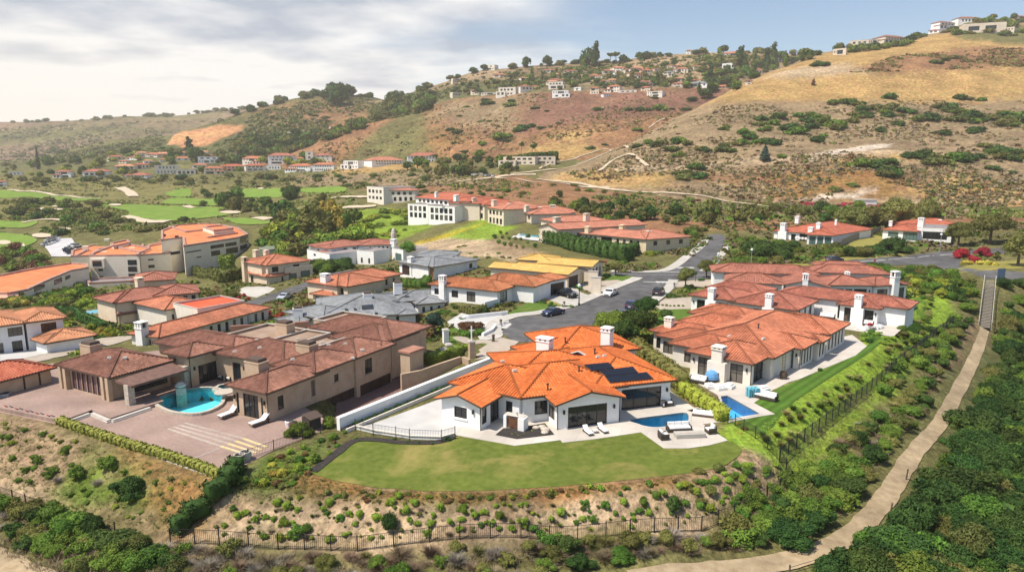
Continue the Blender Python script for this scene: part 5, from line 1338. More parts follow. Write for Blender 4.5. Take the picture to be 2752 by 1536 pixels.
def pool(key,label,floor,wallc,tint,depth=1.3,coping=PAVE,cw=.32,ztop=.10):
 poly=POOLW[key]
 a=sum(poly[i][0]*poly[(i+1)%len(poly)][1]-poly[(i+1)%len(poly)][0]*poly[i][1]for i in range(len(poly)))
 if a<0:poly=poly[::-1]
 c=np.mean(np.array(poly),0);root=empty('swimming_pool',(c[0],c[1],0),label,'pool')
 mb=MB();n=len(poly);tri=tessellate_polygon([[Vector((p[0],p[1],0))for p in poly]])
 for t in tri:mb.face([(poly[i][0],poly[i][1],-depth)for i in t],0)
 for i in range(n):
  p,q=poly[i],poly[(i+1)%n]
  mb.face([(p[0],p[1],-depth),(p[0],p[1],ztop-.02),(q[0],q[1],ztop-.02),(q[0],q[1],-depth)],1)
 mb.build('basin',[floor,wallc],root)
 mb=MB()
 for t in tri:mb.face([(poly[i][0],poly[i][1],ztop-.16)for i in t])
 for i,f in enumerate(mb.f):
  A,B,C=[mb.v[k]for k in f]
  if(B[0]-A[0])*(C[1]-A[1])-(B[1]-A[1])*(C[0]-A[0])<0:mb.f[i]=f[::-1]
 mb.build('water',water_mat('pool water '+key,tint),root)
 outer=[]
 for i in range(n):
  p0,p1,p2=np.array(poly[i-1]),np.array(poly[i]),np.array(poly[(i+1)%n])
  d1=(p1-p0)/max(1e-6,np.linalg.norm(p1-p0));d2=(p2-p1)/max(1e-6,np.linalg.norm(p2-p1));d=d1+d2;d=d/max(1e-6,np.linalg.norm(d))
  outer.append((p1[0]+d[1]*cw,p1[1]-d[0]*cw))
 mb=MB()
 for i in range(n):
  j=(i+1)%n
  mb.face([(*outer[i],ztop),(*outer[j],ztop),(*poly[j],ztop),(*poly[i],ztop)])
  mb.face([(*outer[i],-.1),(*outer[j],-.1),(*outer[j],ztop),(*outer[i],ztop)])
  mb.face([(*poly[j],ztop-.25),(*poly[i],ztop-.25),(*poly[i],ztop),(*poly[j],ztop)])
 mb.build('coping',coping,root)
 return root
pool('main','small deep-blue pool with dark tiled walls on the white villa patio',plaster('blue plaster',(.03,.40,.62),(.05,.47,.68)),plaster('dark blue tile',(.04,.24,.40),(.06,.30,.46)),(.82,.95,.98))
pool('right','rectangular bright-blue pool on the cream villa terrace',plaster('sky blue plaster',(.10,.50,.82),(.14,.56,.86)),plaster('navy tile',(.06,.20,.42),(.08,.26,.5)),(.75,.92,.98))
pool('tan','freeform turquoise pool with stone edge beside the tan villa',plaster('turquoise plaster',(.16,.72,.80),(.22,.78,.84)),plaster('turquoise tile',(.05,.36,.44),(.08,.42,.5)),(.80,.96,.97),ztop=.35,coping=STONE,cw=.38)
pool('spa','small turquoise spa pool beside the freeform pool',plaster('spa plaster',(.14,.62,.68),(.18,.7,.76)),plaster('spa tile',(.06,.36,.44),(.08,.42,.5)),(.8,.96,.97),.9,ztop=.3)
pool('spa2','square dark spa set in the white villa patio',plaster('dark spa tile',(.03,.06,.10),(.05,.09,.14)),plaster('dark spa wall',(.03,.05,.08),(.05,.08,.12)),(.7,.85,.92),.8)
def small_pool(pts,z,label):
 W2=[at_z(px,py,z)for px,py in pts];c=sum(W2,Vector())/len(W2)
 zz=ground_z(c.x,c.y)+.25
 root=empty('swimming_pool',(c.x,c.y,zz),label,'pool')
 mb=MB();mb.prism([tuple(p)[:2]for p in W2],zz-.6,zz);mb.build('water',plain('far pool water',(.05,.36,.50),.08),root)
 out=[tuple((p-c)*1.18+c)[:2]for p in W2]
 mb=MB();mb.prism(out,zz-1.5,zz-.04);mb.build('coping',WPAVE,root)
small_pool([(212,838),(262,830),(282,838),(225,845)],-5,'narrow blue pool behind the brown-roofed two-storey house')
small_pool([(1400,636),(1466,641),(1462,648),(1395,640)],0,'pale small pool on the slope beside the gable-ended house')
rng=np.random.default_rng(5)
def leaf_mat(name,a,b_,rand=.28,scale=1.2,trans=.0):
 m=noise_mat(name,a,b_,scale,.75,world=False,rand=rand,spec=.12,lo=.3,hi=.7)
 return m
LM={'dark':leaf_mat('dark green leaves',(.028,.060,.014),(.075,.132,.028)),'green':leaf_mat('green leaves',(.075,.135,.02),(.15,.23,.036)),'lime':leaf_mat('yellow green leaves',(.17,.23,.025),(.29,.34,.05)),'olive':leaf_mat('olive leaves',(.105,.115,.028),(.19,.19,.055)),'dry':leaf_mat('dry brush twigs',(.17,.125,.075),(.27,.205,.13)),'grey':leaf_mat('silver sage leaves',(.20,.175,.135),(.31,.275,.225)),'red':leaf_mat('crimson flowers',(.30,.018,.025),(.42,.04,.05)),'yellow':leaf_mat('yellow flowers',(.30,.27,.04),(.46,.38,.08)),'rust':leaf_mat('rust brown leaves',(.12,.065,.03),(.18,.10,.045)),'blue':leaf_mat('blue green needles',(.03,.06,.045),(.06,.10,.075)),'fresh':leaf_mat('fresh lime grass',(.20,.30,.035),(.31,.40,.06),.1),'hedge':leaf_mat('flowering hedge leaves',(.13,.165,.03),(.34,.33,.075),.1,3.5),'straw':leaf_mat('straw grass',(.24,.23,.07),(.36,.34,.13)),}
BARK=noise_mat('bark',(.10,.07,.05),(.18,.13,.09),4,.9,.5,12,world=False)
PALEBARK=noise_mat('pale bark',(.30,.25,.20),(.42,.36,.29),4,.9,world=False)
def ico(sub=1):
 bm=bmesh.new();bmesh.ops.create_icosphere(bm,subdivisions=sub,radius=1)
 v=np.array([tuple(x.co)for x in bm.verts]);f=np.array([[q.index for q in p.verts]for p in bm.faces]);bm.free()
 return v,f
ICO=ico(2);ICO1=ico(1)
def crown_arrays(lobes,n,leaf,g,core=.80,flat=1.0,asp=1.6):
 """lobes: (x,y,z,rx,ry,rz); leafy shells over bumpy cores -> verts, quads"""
 V,Q,off=[],[],0
 area=np.array([l[3]*l[5]+l[3]*l[4]for l in lobes]);cnt=np.maximum(8,(n*area/area.sum()).astype(int))
 for l,c in zip(lobes,cnt):
  l=np.array(l)
  v,f=(ICO if n>500 else ICO1)
  bump=1+.16*g.standard_normal(len(v))[:,None]
  cv=v*bump*l[3:]*core+l[:3]
  V.append(cv);Q.append(np.column_stack([f,f[:,2]])+off);off+=len(cv)
  d=g.standard_normal((c,3));d/=np.linalg.norm(d,axis=1)[:,None]
  d[:,2]=np.where(d[:,2]<-.45,-d[:,2],d[:,2])
  rad=g.uniform(.78,1.13,c)[:,None]
  p=d*rad*l[3:]+l[:3]
  nr=d*flat+g.standard_normal((c,3))*.75;nr/=np.linalg.norm(nr,axis=1)[:,None]
  t=np.cross(nr,g.standard_normal((c,3)));t/=np.linalg.norm(t,axis=1)[:,None];b=np.cross(nr,t)
  s=leaf*g.uniform(.6,1.4,c)[:,None]
  quad=np.stack([p-t*s*asp,p-b*s*.6,p+t*s*asp,p+b*s*.6],1)
  V.append(quad.reshape(-1,3));Q.append(np.arange(4*c).reshape(-1,4)+off);off+=4*c
 return np.concatenate(V),np.concatenate(Q)
def tri_safe(name,V,Q,mat,midx=None):
 """quads where a core triangle repeats its last corner are split out"""
 tri=Q[:,2]==Q[:,3]
 me=bpy.data.meshes.new(name)
 loops=np.concatenate([Q[tri][:,:3].ravel(),Q[~tri].ravel()]);nt_,nq=int(tri.sum()),int((~tri).sum())
 me.vertices.add(len(V));me.vertices.foreach_set('co',V.astype(np.float32).ravel())
 me.loops.add(len(loops));me.loops.foreach_set('vertex_index',loops.astype(np.int32))
 me.polygons.add(nt_+nq)
 st=np.concatenate([np.arange(nt_)*3,nt_*3+np.arange(nq)*4]).astype(np.int32)
 me.polygons.foreach_set('loop_start',st);me.polygons.foreach_set('loop_total',np.concatenate([np.full(nt_,3),np.full(nq,4)]).astype(np.int32))
 for m in(mat if isinstance(mat,list)else[mat]):me.materials.append(m)
 if midx is not None:me.polygons.foreach_set('material_index',np.concatenate([midx[tri],midx[~tri]]).astype(np.int32))
 me.update(calc_edges=True)
 return me
def rand_lobes(g,k,spread,h,r,squash=.8):
 L_=[(0,0,h*.5,r,r,h*.52)]
 for i in range(k):
  a=g.uniform(0,6.283);d=spread*g.uniform(.35,1)
  rr=r*g.uniform(.38,.68)
  L_.append((math.cos(a)*d,math.sin(a)*d,max(rr*squash*.6,h*g.uniform(.25,.85)-rr*.3),rr,rr*g.uniform(.8,1.2),rr*squash))
 return L_
def spiky_arrays(g,n,h,spread,lean,w):
 """tuft of upright blades"""
 a=g.uniform(0,6.283,n);r0=g.uniform(0,.25,n)*spread;ln=h*g.uniform(.55,1.1,n);k=lean*g.uniform(.2,1.1,n)
 base=np.stack([np.cos(a)*r0,np.sin(a)*r0,np.zeros(n)],1)
 dirv=np.stack([np.cos(a)*k,np.sin(a)*k,np.ones(n)],1);dirv/=np.linalg.norm(dirv,axis=1)[:,None]
 side=np.stack([-np.sin(a),np.cos(a),np.zeros(n)],1)*w*g.uniform(.6,1.4,n)[:,None]
 mid=base+dirv*ln[:,None]*.55;tip=base+dirv*ln[:,None]+np.stack([np.cos(a),np.sin(a),-np.ones(n)*.4],1)*(ln*k*.35)[:,None]
 V=np.stack([base,mid-side,tip,mid+side],1).reshape(-1,3)
 return V,np.arange(4*n).reshape(-1,4)
_geo={}
def bush_geo(kind,i):
 key=(kind,i)
 if key not in _geo:
  g=np.random.default_rng(100+i*7+len(kind))
  if kind=='round':L_=rand_lobes(g,6,.6,1.1,.72);_geo[key]=crown_arrays(L_,1500,.055,g)
  elif kind=='loose':L_=rand_lobes(g,9,.8,1.0,.5,1.0);_geo[key]=crown_arrays(L_,1500,.06,g,.62)
  elif kind=='big':L_=rand_lobes(g,13,.85,1.15,.6);_geo[key]=crown_arrays(L_,5200,.040,g,.78)
  elif kind=='low':L_=rand_lobes(g,8,.85,.55,.62,.6);_geo[key]=crown_arrays(L_,1300,.055,g,.75)
  elif kind=='tiny':L_=rand_lobes(g,3,.5,1.0,.6);_geo[key]=crown_arrays(L_,260,.13,g)
  elif kind=='tuft':_geo[key]=spiky_arrays(g,420,1.1,.8,.85,.018)
  elif kind=='twig':
   V,Q=spiky_arrays(g,520,.95,1.6,.95,.013);_geo[key]=(V,Q)
  elif kind=='column':L_=[(0,0,.15+.2*k,.42-.05*abs(k-1.5),.42-.05*abs(k-1.5),.3)for k in range(5)];_geo[key]=crown_arrays(L_,1500,.05,g,.85)
  elif kind=='box':_geo[key]=None
 return _geo[key]
_me={}
def bush_mesh(kind,col,i):
 key=(kind,col,i)
 if key not in _me:
  V,Q=bush_geo(kind,i);_me[key]=tri_safe('shrub',V,Q,LM[col])
 return _me[key]
TRAILW=[wribbon([tuple(hit(*q,['base']))[:2]for q in t],w_,6)for t,w_ in(([(1700,1560),(1900,1538),(2100,1512),(2215,1476),(2297,1430),(2345,1380),(2393,1318),(2462,1212),(2528,1135),(2580,1040),(2630,935),(2646,885),(2660,800)],2.3),([(-80,1470),(0,1508),(60,1536),(130,1570)],2.0))]
def off_trail(x,y,r):
 q=np.array([[x,y]])
 return all(poly_sdf(q,t)[0]>r for t in TRAILW)
def plant(kind,col,x,y,r,h=None,label='',cat='shrub',group=None,name='shrub',z=None,nvar=4):
 me=bush_mesh(kind,col,R.randrange(nvar))
 o=bpy.data.objects.new(name,me);COL.objects.link(o)
 o.location=(x,y,(ground_z(x,y)if z is None else z)-.06*r);o.rotation_euler=(R.uniform(-.08,.08),R.uniform(-.08,.08),R.uniform(0,6.283))
 h=h or r*R.uniform(.85,1.15);o.scale=(r,r*R.uniform(.88,1.12),h)
 return tag(o,label,cat,group)
OBST=[hh for hh in[]]
def house_rects():
 out=[]
 for k,v in list(globals().items()):
  if isinstance(v,House):
   for w in v.wings:
    out.append((w.o,w.u,w.v,w.L,w.D))
 return out
HR=house_rects()
PBOX=[(np.min(np.array(q),0),np.max(np.array(q),0),q)for q in PAVED]
def paved(x,y):
 for lo,hi,q in PBOX:
  if lo[0]<x<hi[0]and lo[1]<y<hi[1]and in_poly(np.array([[x,y]]),q)[0]:return True
 return False
def blocked(x,y,pad=.3):
 p=Vector((x,y))
 for o,u,v,L_,D_ in HR:
  d=p-o;a,b=d.dot(u),d.dot(v)
  if-pad<a<L_+pad and-pad<b<D_+pad:return True
 return False
def scatter(poly,n,kinds,cols,r,label,group,cat='shrub',name='shrub',hk=(.8,1.1),mind=0.6,only=None,nvar=4,avoid=()):
 """spread n single plants over the ground seen inside a photo outline"""
 xs=[p[0]for p in poly];ys=[p[1]for p in poly];made=0;tries=0;pts=[]
 A=np.array(poly,float)
 while made<n and tries<n*30:
  tries+=1
  px,py=R.uniform(min(xs),max(xs)),R.uniform(min(ys),max(ys))
  if not in_poly(np.array([[px,py]]),poly)[0]:continue
  if any(in_poly(np.array([[px,py]]),a)[0]for a in avoid):continue
  h=hit(px,py,only)
  if h is None or blocked(h.x,h.y,.4)or paved(h.x,h.y):continue
  rr=R.uniform(*r)
  if h.y<150 and h.x>-60 and not off_trail(h.x,h.y,rr*.95):continue
  if any((h.x-a)**2+(h.y-b)**2<((rr+c)*mind)**2 for a,b,c in pts):continue
  pts.append((h.x,h.y,rr));made+=1
  plant(R.choice(kinds),R.choice(cols),h.x,h.y,rr,rr*R.uniform(*hk),label,cat,group,name,h.z,nvar)
def spots(lst,kind,col,label,group,cat='shrub',name='shrub',k=1.0,hk=1.0):
 """(px, py of the foot, width in photo pixels)"""
 for q in lst:
  px,py,wpx=q[:3]
  h=hit(px,py)
  if h is None:continue
  r=wpx*h.y/F/2*k
  if h.y<150 and not off_trail(h.x,h.y+r*.4,r*.55):continue
  plant(kind,q[3]if len(q)>3 else col,h.x,h.y+r*.4,r,r*hk*R.uniform(.9,1.1),label,cat,group,name)
def tree_parts(g,h,cr,trunk=.3,kind='round',n=3000,leaf=.10):
 mb=MB();top=h*.55
 mb.tube((0,0,-.4),(0,0,top*.6),trunk,8,0,trunk*.75);mb.tube((0,0,top*.6),(cr*.05,0,h*.75),trunk*.75,7,0,trunk*.3)
 L_=[]
 for i in range(7):
  a=i*.9+g.uniform(0,.5);d=cr*g.uniform(.4,.72);z=h*g.uniform(.5,.82)
  mb.tube((0,0,top*g.uniform(.55,.9)),(math.cos(a)*d,math.sin(a)*d,z),trunk*.4,5,0,trunk*.12)
  r=cr*g.uniform(.36,.52);L_.append((math.cos(a)*d,math.sin(a)*d,z,r,r,r*.8))
 L_.append((0,0,h*.78,cr*.6,cr*.6,h*.22));L_.append((0,0,h*.62,cr*.7,cr*.7,h*.18))
 V,Q=crown_arrays(L_,n,leaf,g,.74)
 return mb,V,Q
def tree(px,py,hpx,wpx,col,label,group=None,name='tree',n=3500,cat='tree',trunk=None,bark=None):
 p=hit(px,py);s=p.y/F;h,cr=hpx*s,wpx*s/2
 g=np.random.default_rng(int(px*7+py))
 root=empty(name,p,label,cat,group)
 mb,V,Q=tree_parts(g,h,cr,trunk or max(.12,cr*.09),n=n,leaf=max(.09,cr*.045))
 mb.v=[tuple(Vector(v)+Vector(p))for v in mb.v]
 mb.build('trunk',bark or BARK,root)
 link('crown',tri_safe('crown',V,Q,LM[col]),root)
 return root
def far_proto(kind,col,i):
 key=('far',kind,col,i)
 if key in _me:return _me[key]
 g=np.random.default_rng(500+i*13+len(kind)+len(col))
 if kind=='mound':L_=rand_lobes(g,7,.75,.9,.62,.8);tz=.05
 elif kind=='round':L_=rand_lobes(g,6,.55,1.0,.62);L_=[(a,b,c+.16,d,e,f)for a,b,c,d,e,f in L_];tz=.6
 elif kind=='tall':L_=[(g.uniform(-.15,.15),g.uniform(-.15,.15),.5+.42*k,.5-.06*k,.5-.06*k,.38)for k in range(5)];tz=.6
 elif kind=='pine':L_=[(0,0,.45+.4*k,.55-.11*k,.55-.11*k,.3)for k in range(5)];tz=.5
 elif kind=='cypress':L_=[(0,0,.3+.45*k,.30-.035*abs(k-1)*1.5,.30-.035*abs(k-1)*1.5,.42)for k in range(6)];tz=.3
 elif kind=='umbrella':L_=[(g.uniform(-.4,.4),g.uniform(-.4,.4),1.7+g.uniform(-.1,.15),.5,.5,.28)for k in range(5)];tz=1.6
 V,Q=crown_arrays(L_,420,.10,g,.8)
 mb=MB();mb.tube((0,0,-.3),(0,0,tz),.07,5);tv=np.array(mb.v);tq=np.array([list(f)if len(f)==4 else None for f in mb.f if len(f)==4])
 Q2=np.concatenate([Q,tq+len(V)]);mi=np.concatenate([np.zeros(len(Q)),np.ones(len(tq))])
 _me[key]=tri_safe('tree',np.concatenate([V,tv]),Q2,[LM[col],BARK],mi)
 return _me[key]
def far_tree(px,py,wpx,kind,col,label,group,hk=1.0,name='tree',cat='tree',only=None):
 h=hit(px,py,only)
 if h is None:
  return
 r=wpx*h.y/F/2
 o=bpy.data.objects.new(name,far_proto(kind,col,R.randrange(3)));COL.objects.link(o)
 o.location=(h.x,h.y,h.z-.1*r);o.rotation_euler=(0,0,R.uniform(0,6.28));o.scale=(r*1.25,r*1.25,r*1.25*hk)
 return tag(o,label,cat,group)
def far_line(pts,n,w,kinds,cols,label,group,jy=4,hk=(.8,1.3),only=None,name='tree',cat='tree'):
 c=smooth_poly(pts,8,closed=False)
 for i in range(n):
  p=c[R.randrange(len(c))]
  far_tree(p[0]+R.uniform(-12,12),p[1]+R.uniform(-jy,jy),R.uniform(*w),R.choice(kinds),R.choice(cols),label,group,R.uniform(*hk),name,cat,only)
CLIFF=[(436,402),(450,366),(500,342),(584,328),(664,330),(656,358),(604,380),(560,400)]
def far_scatter(poly,n,w,kinds,cols,label,group,hk=(.8,1.2),only=None,name='tree',cat='tree'):
 xs=[p[0]for p in poly];ys=[p[1]for p in poly];made=t=0
 while made<n and t<n*25:
  t+=1;px,py=R.uniform(min(xs),max(xs)),R.uniform(min(ys),max(ys))
  if not in_poly(np.array([[px,py]]),poly)[0]:continue
  if in_poly(np.array([[px,py]]),CLIFF)[0]:continue
  h=hit(px,py,only)
  if h is None or blocked(h.x,h.y,1)or paved(h.x,h.y):continue
  far_tree(px,py,R.uniform(*w),R.choice(kinds),R.choice(cols),label,group,R.uniform(*hk),name,cat,only);made+=1
def hedge(pts,w,h,col,label,z=None,cat='hedge',n=90,leaf=.10,world=False,loose=.12):
 wp=[Vector(p)for p in pts]if world else[hit(*p)for p in pts]
 g=np.random.default_rng(int(wp[0].x*31)%9999)
 V,Q,off=[],[],0
 for a,b in zip(wp[:-1],wp[1:]):
  d=(b-a);L_=d.to_2d().length;m=max(1,int(L_/(w*.8)))
  for k in range(m):
   c=a.lerp(b,(k+.5)/m);zz=ground_z(c.x,c.y)if z is None else z
   ang=math.atan2(d.y,d.x);lx,ly,lz=L_/m*.56,w/2,h/2
   ca,sa=math.cos(ang),math.sin(ang)
   v,f=ICO
   sv=np.sign(v)*np.abs(v)**.45*np.array([lx*1.05,ly,lz])*(1+.06*g.standard_normal(len(v))[:,None])*.93
   cnt=int(n*(lx*2+ly)*(lz*2)*1.1)+30
   dd=g.standard_normal((cnt,3));dd/=np.linalg.norm(dd,axis=1)[:,None]
   p=np.sign(dd)*np.abs(dd)**.45*np.array([lx*1.05,ly,lz])*g.uniform(1-loose,1+loose,cnt)[:,None]
   nr=dd+g.standard_normal((cnt,3))*.7;nr/=np.linalg.norm(nr,axis=1)[:,None]
   t=np.cross(nr,g.standard_normal((cnt,3)));t/=np.linalg.norm(t,axis=1)[:,None];bb=np.cross(nr,t);s=leaf*g.uniform(.6,1.4,cnt)[:,None]
   q4=np.stack([p-t*s*1.4,p-bb*s*.7,p+t*s*1.4,p+bb*s*.7],1).reshape(-1,3)
   allv=np.concatenate([sv,q4]);X=allv[:,0]*ca-allv[:,1]*sa+c.x;Y=allv[:,0]*sa+allv[:,1]*ca+c.y
   V.append(np.stack([X,Y,allv[:,2]+zz+lz*.92],1))
   Q.append(np.column_stack([f,f[:,2]])+off);Q.append(np.arange(4*cnt).reshape(-1,4)+off+len(sv));off+=len(allv)
 V=np.concatenate(V);o0=np.array(wp[0]);o0[2]=ground_z(wp[0].x,wp[0].y)if z is None else z
 o=link('hedge',tri_safe('hedge',V-o0,np.concatenate(Q),LM[col]),None,tuple(o0))
 return tag(o,label,cat)
ALL3=['round','loose','low']
slope=[(560,1440),(640,1340),(760,1340),(1000,1345),(1200,1362),(1400,1352),(1600,1340),(1850,1300),(1980,1240),(2060,1262),(1960,1375),(1850,1410),(1500,1430),(1154,1440),(960,1455),(700,1455)]
SL='shrubs planted on the bare slope under the lawn'
scatter(slope,84,['round','loose'],['lime','lime','lime','green'],(.26,.52),'small yellow-green shrub planted on the bare tan slope under the front lawn',SL,hk=(.9,1.35),mind=.7)
scatter(slope,95,['round','loose','tuft'],['lime','green','lime','olive'],(.13,.28),'tiny yellow-green seedling on the bare tan slope under the front lawn','seedlings on the bare slope under the lawn',hk=(.8,1.5),mind=.9)
scatter(slope,22,['twig'],['dry','dry'],(.2,.4),'dry brown brush plant among the green shrubs of the bare slope','dry plants on the bare slope',hk=(.6,1.0),mind=.6)
scatter([(1800,1300),(1960,1225),(2090,1250),(2000,1340),(1900,1370)],26,['round','low'],['green','olive','lime'],(.35,.8),'green shrub on the slope beside the curved end of the lawn','shrubs at the curved end of the lawn')
scatter([(840,1330),(960,1318),(1200,1332),(1400,1326),(1700,1300),(1850,1282),(1850,1296),(1500,1336),(1200,1352),(900,1345)],44,['low','tiny'],['green','rust','lime','olive'],(.22,.5),'low ground-cover clump along the lower edge of the front lawn','ground-cover clumps along the lawn edge')
spots([(1813,1382,62),(1048,1432,66)],'round','dark','large dark round bush standing on the bare slope below the lawn','large dark bushes on the bare slope',k=1,hk=1.25)
spots([(795,1450,70,'green')],'loose','green','wide leafy green bush by the lower fence, left of the dark round bush',None)
scatter([(650,1310),(740,1235),(870,1180),(930,1200),(900,1250),(780,1310)],34,['low','round','tiny'],['green','rust','lime','olive','yellow'],(.25,.7),'low mixed shrub in the planted corner between brick terrace and lawn','shrubs in the planted corner beside the terrace',mind=.5)
spots([(728,1240,22),(893,1182,36),(926,1165,18),(955,1180,14)],'round','green','small round bush along the terrace railing','round bushes along the terrace railing')
spots([(1060,1183,13),(1093,1190,12),(1125,1192,12),(1162,1195,12),(1203,1185,22)],'round','dark','small round shrub in the mulch strip below the courtyard fence','round shrubs below the courtyard fence')
spots([(1376,1168,9),(1392,1172,8),(1408,1166,8),(1430,1160,9),(1450,1152,9),(1386,1163,7),(1462,1146,12)],'tiny','lime','tiny yellow-green plant in the dark mulch bed','tiny plants in the mulch bed')
scatter([(0,1130),(150,1165),(330,1215),(520,1300),(420,1400),(300,1385),(120,1320),(0,1285)],60,['round','low','loose'],['green','olive','lime','green'],(.22,.5),'small green bush on the dry slope below the brick terrace','small bushes on the dry slope below the terrace',mind=.9)
spots([(170,1222,36),(288,1265,58),(95,1250,32),(67,1272,28),(135,1278,42),(205,1288,62)],'loose','green','medium leafy bush on the slope below the brick terrace','medium leafy bushes on the terrace slope',hk=1.1)
spots([(345,1345,105)],'big','dark','largest dark green bush on the slope below the brick terrace',None,hk=1.0)
spots([(150,1300,36),(258,1308,40)],'twig','grey','silver-grey bush among green ones on the terrace slope','silver bushes on the terrace slope')
hedge([(160,1136),(215,1157),(285,1180),(360,1205),(440,1228),(520,1255),(598,1285)],.85,.75,'hedge','long flowering yellow-green hedge along the edge of the brick terrace',loose=.22)
hedge([(640,1262),(610,1310),(560,1360),(500,1410),(470,1440)],1.5,1.5,'dark','dark green hedge running down the slope under the terrace railing',loose=.22)
scatter([(560,1320),(640,1270),(650,1300),(590,1340)],10,['round','loose'],['dark','green'],(.5,.9),'green bush at the foot of the terrace corner','bushes at the terrace corner')
scatter([(0,1350),(120,1390),(300,1440),(440,1480),(480,1536),(120,1536),(60,1500),(0,1470)],52,['big','loose','round'],['dark','green','olive','green','green'],(.7,1.5),'dense green bush in the wild brush below the lower left fence','brush bushes in the lower left corner',mind=.38,hk=(.8,1.1))
scatter([(0,1370),(300,1450),(600,1480),(700,1530),(120,1536),(0,1480)],26,['twig'],['grey','dry','grey'],(.6,1.2),'grey leafless sage bush in the wild brush at the lower left','grey sage bushes at the lower left',mind=.5,hk=(.7,1.0))
spots([(310,1500,190)],'big','dark','huge dark green bush at the lower left under the fence end',None,hk=.55)
bot=[(430,1475),(700,1488),(1000,1495),(1400,1465),(1880,1440),(1920,1470),(1750,1500),(1500,1525),(1450,1560),(430,1560)]
scatter(bot,90,['twig','twig','tuft'],['dry','dry','grey','olive','dry'],(.5,1.1),'grey-brown dry brush plant below the long iron fence','dry brush below the long iron fence',mind=.45,hk=(.6,.95))
scatter(bot,26,['round','loose','big'],['olive','green','olive'],(.6,1.1),'olive bush growing in the dry brush below the long iron fence','olive bushes below the long iron fence',mind=.55)
spots([(1525,1490,80),(1745,1530,105),(1560,1536,75)],'big','dark','dark upright bush in the dry brush at the bottom edge','dark bushes at the bottom edge',hk=1.1)
mid=[(1900,1440),(2000,1360),(2120,1290),(2190,1220),(2340,1120),(2460,1010),(2570,930),(2540,1040),(2490,1130),(2420,1210),(2350,1300),(2300,1370),(2220,1430),(2080,1490),(1900,1505)]
scatter(mid,85,['big','loose','round'],['dark','green','green','olive','green'],(.7,1.6),'dense green bush between the iron fence and the dirt trail','bushes between the fence and the trail',mind=.42,hk=(.75,1.1),avoid=[[(2094,1245),(2300,1085),(2500,925),(2420,1060),(2280,1180),(2160,1290)]])
scatter(mid,26,['twig'],['grey','dry','straw','dry'],(.7,1.3),'dry grey or straw-coloured bush between the iron fence and the dirt trail','dry bushes between the fence and the trail',mind=.5,hk=(.6,.9))
spots([(2120,1462,150),(2190,1425,120),(2270,1340,130)],'big','dark','very large dark bush beside the bend of the dirt trail','large dark bushes at the trail bend',hk=.75)
scatter([(2030,1400),(2090,1350),(2160,1330),(2140,1400),(2070,1430)],12,['tuft'],['straw','dry'],(.5,.9),'golden dry grass clump in front of the fence corner','golden grass clumps at the fence corner',mind=.5)
scatter([(2470,900),(2570,850),(2630,800),(2640,860),(2560,940),(2470,990),(2380,1060),(2360,1020)],40,['big','round','loose'],['dark','green','olive','dark'],(.8,1.6),'green bush on the bank below the mesh fence near the stairs','bushes on the bank near the stairs',mind=.45,hk=(.7,1.0))
rt=[(2680,860),(2800,840),(2800,1600),(2150,1600),(2280,1500),(2370,1410),(2420,1330),(2490,1230),(2555,1150),(2610,1050),(2660,950)]
scatter(rt,210,['big','big','big','loose'],['dark','dark','green','dark','dark','olive'],(1.2,2.5),'dense dark green bush in the thicket right of the dirt trail','thicket bushes right of the trail',mind=.30,hk=(.9,1.3))
scatter(rt,16,['twig'],['grey','dry'],(1.0,1.8),'bare grey bush poking out of the thicket right of the dirt trail','bare grey bushes right of the trail',mind=.5,hk=(.8,1.1))
spots([(2400,1530,230),(2600,1360,210),(2660,1190,180)],'big','dark','enormous dark green bush crowding the right side of the dirt trail','enormous bushes right of the trail',hk=.75)
spots([(2500,1110,190,'olive')],'big','olive','large olive-yellow bush at the top of the thicket beside the trail',None,hk=.9)
scatter([(2690,770),(2800,740),(2800,900),(2720,930),(2690,880)],20,['big','round'],['dark','green'],(1.2,2.2),'green bush right of the wooden stairs','bushes right of the stairs',mind=.45)
og=[(2015,1150),(2080,1160),(2120,1105),(2220,1050),(2320,985),(2440,890),(2470,840),(2510,850),(2540,865),(2300,1070),(2120,1205),(2070,1215)]
scatter(og,46,['tuft'],['olive','green','straw'],(.5,.8),'arching clump of ornamental grass on the lime-green slope above the mesh fence','ornamental grass clumps on the green slope',name='grass_clump',cat='grass clump',mind=.85,hk=(.9,1.2))
scatter([(2400,890),(2460,850),(2480,800),(2520,790),(2500,860),(2420,920)],16,['tuft','low','round'],['straw','green','olive'],(.6,1.1),'shrub or grass clump at the upper end of the green slope','plants at the upper end of the green slope')
hedge([(1690,925),(1720,960),(1790,1010),(1835,1050)],2.0,2.1,'olive','tall brown-green hedge between the white villa and the cream villa',loose=.22)
hedge([(1835,1055),(1870,1080),(1910,1105),(1945,1132)],1.6,1.5,'lime','bright yellow-green hedge above the pool fence',loose=.25)
tree(1640,925,88,105,'green','feathery green tree at the edge of the cul-de-sac')
tree(1715,918,88,108,'dark','dark broad tree beside the cream villa',n=4500)
tree(1675,935,78,86,'dark','dark bushy tree between the feathery tree and the broad tree',n=3500)
tree(1737,868,74,64,'dark','dark conical tree on the kerb by the parked vehicle')
tree(1842,775,58,52,'olive','round olive tree beside the street corner driveway','olive street trees')
tree(1898,746,48,52,'olive','round olive tree behind the street corner sign','olive street trees')
tree(1655,741,38,40,'olive','small olive tree on the lawn of the yellow-roofed house')
spots([(1790,855,44),(1745,890,40)],'round','dark','dark bush on the lawn left of the cream villa','dark bushes left of the cream villa')
spots([(1805,800,44),(1850,778,40),(1885,755,26),(1945,752,30)],'low','dark','low dark hedge clump beside the street','low hedge clumps beside the street')
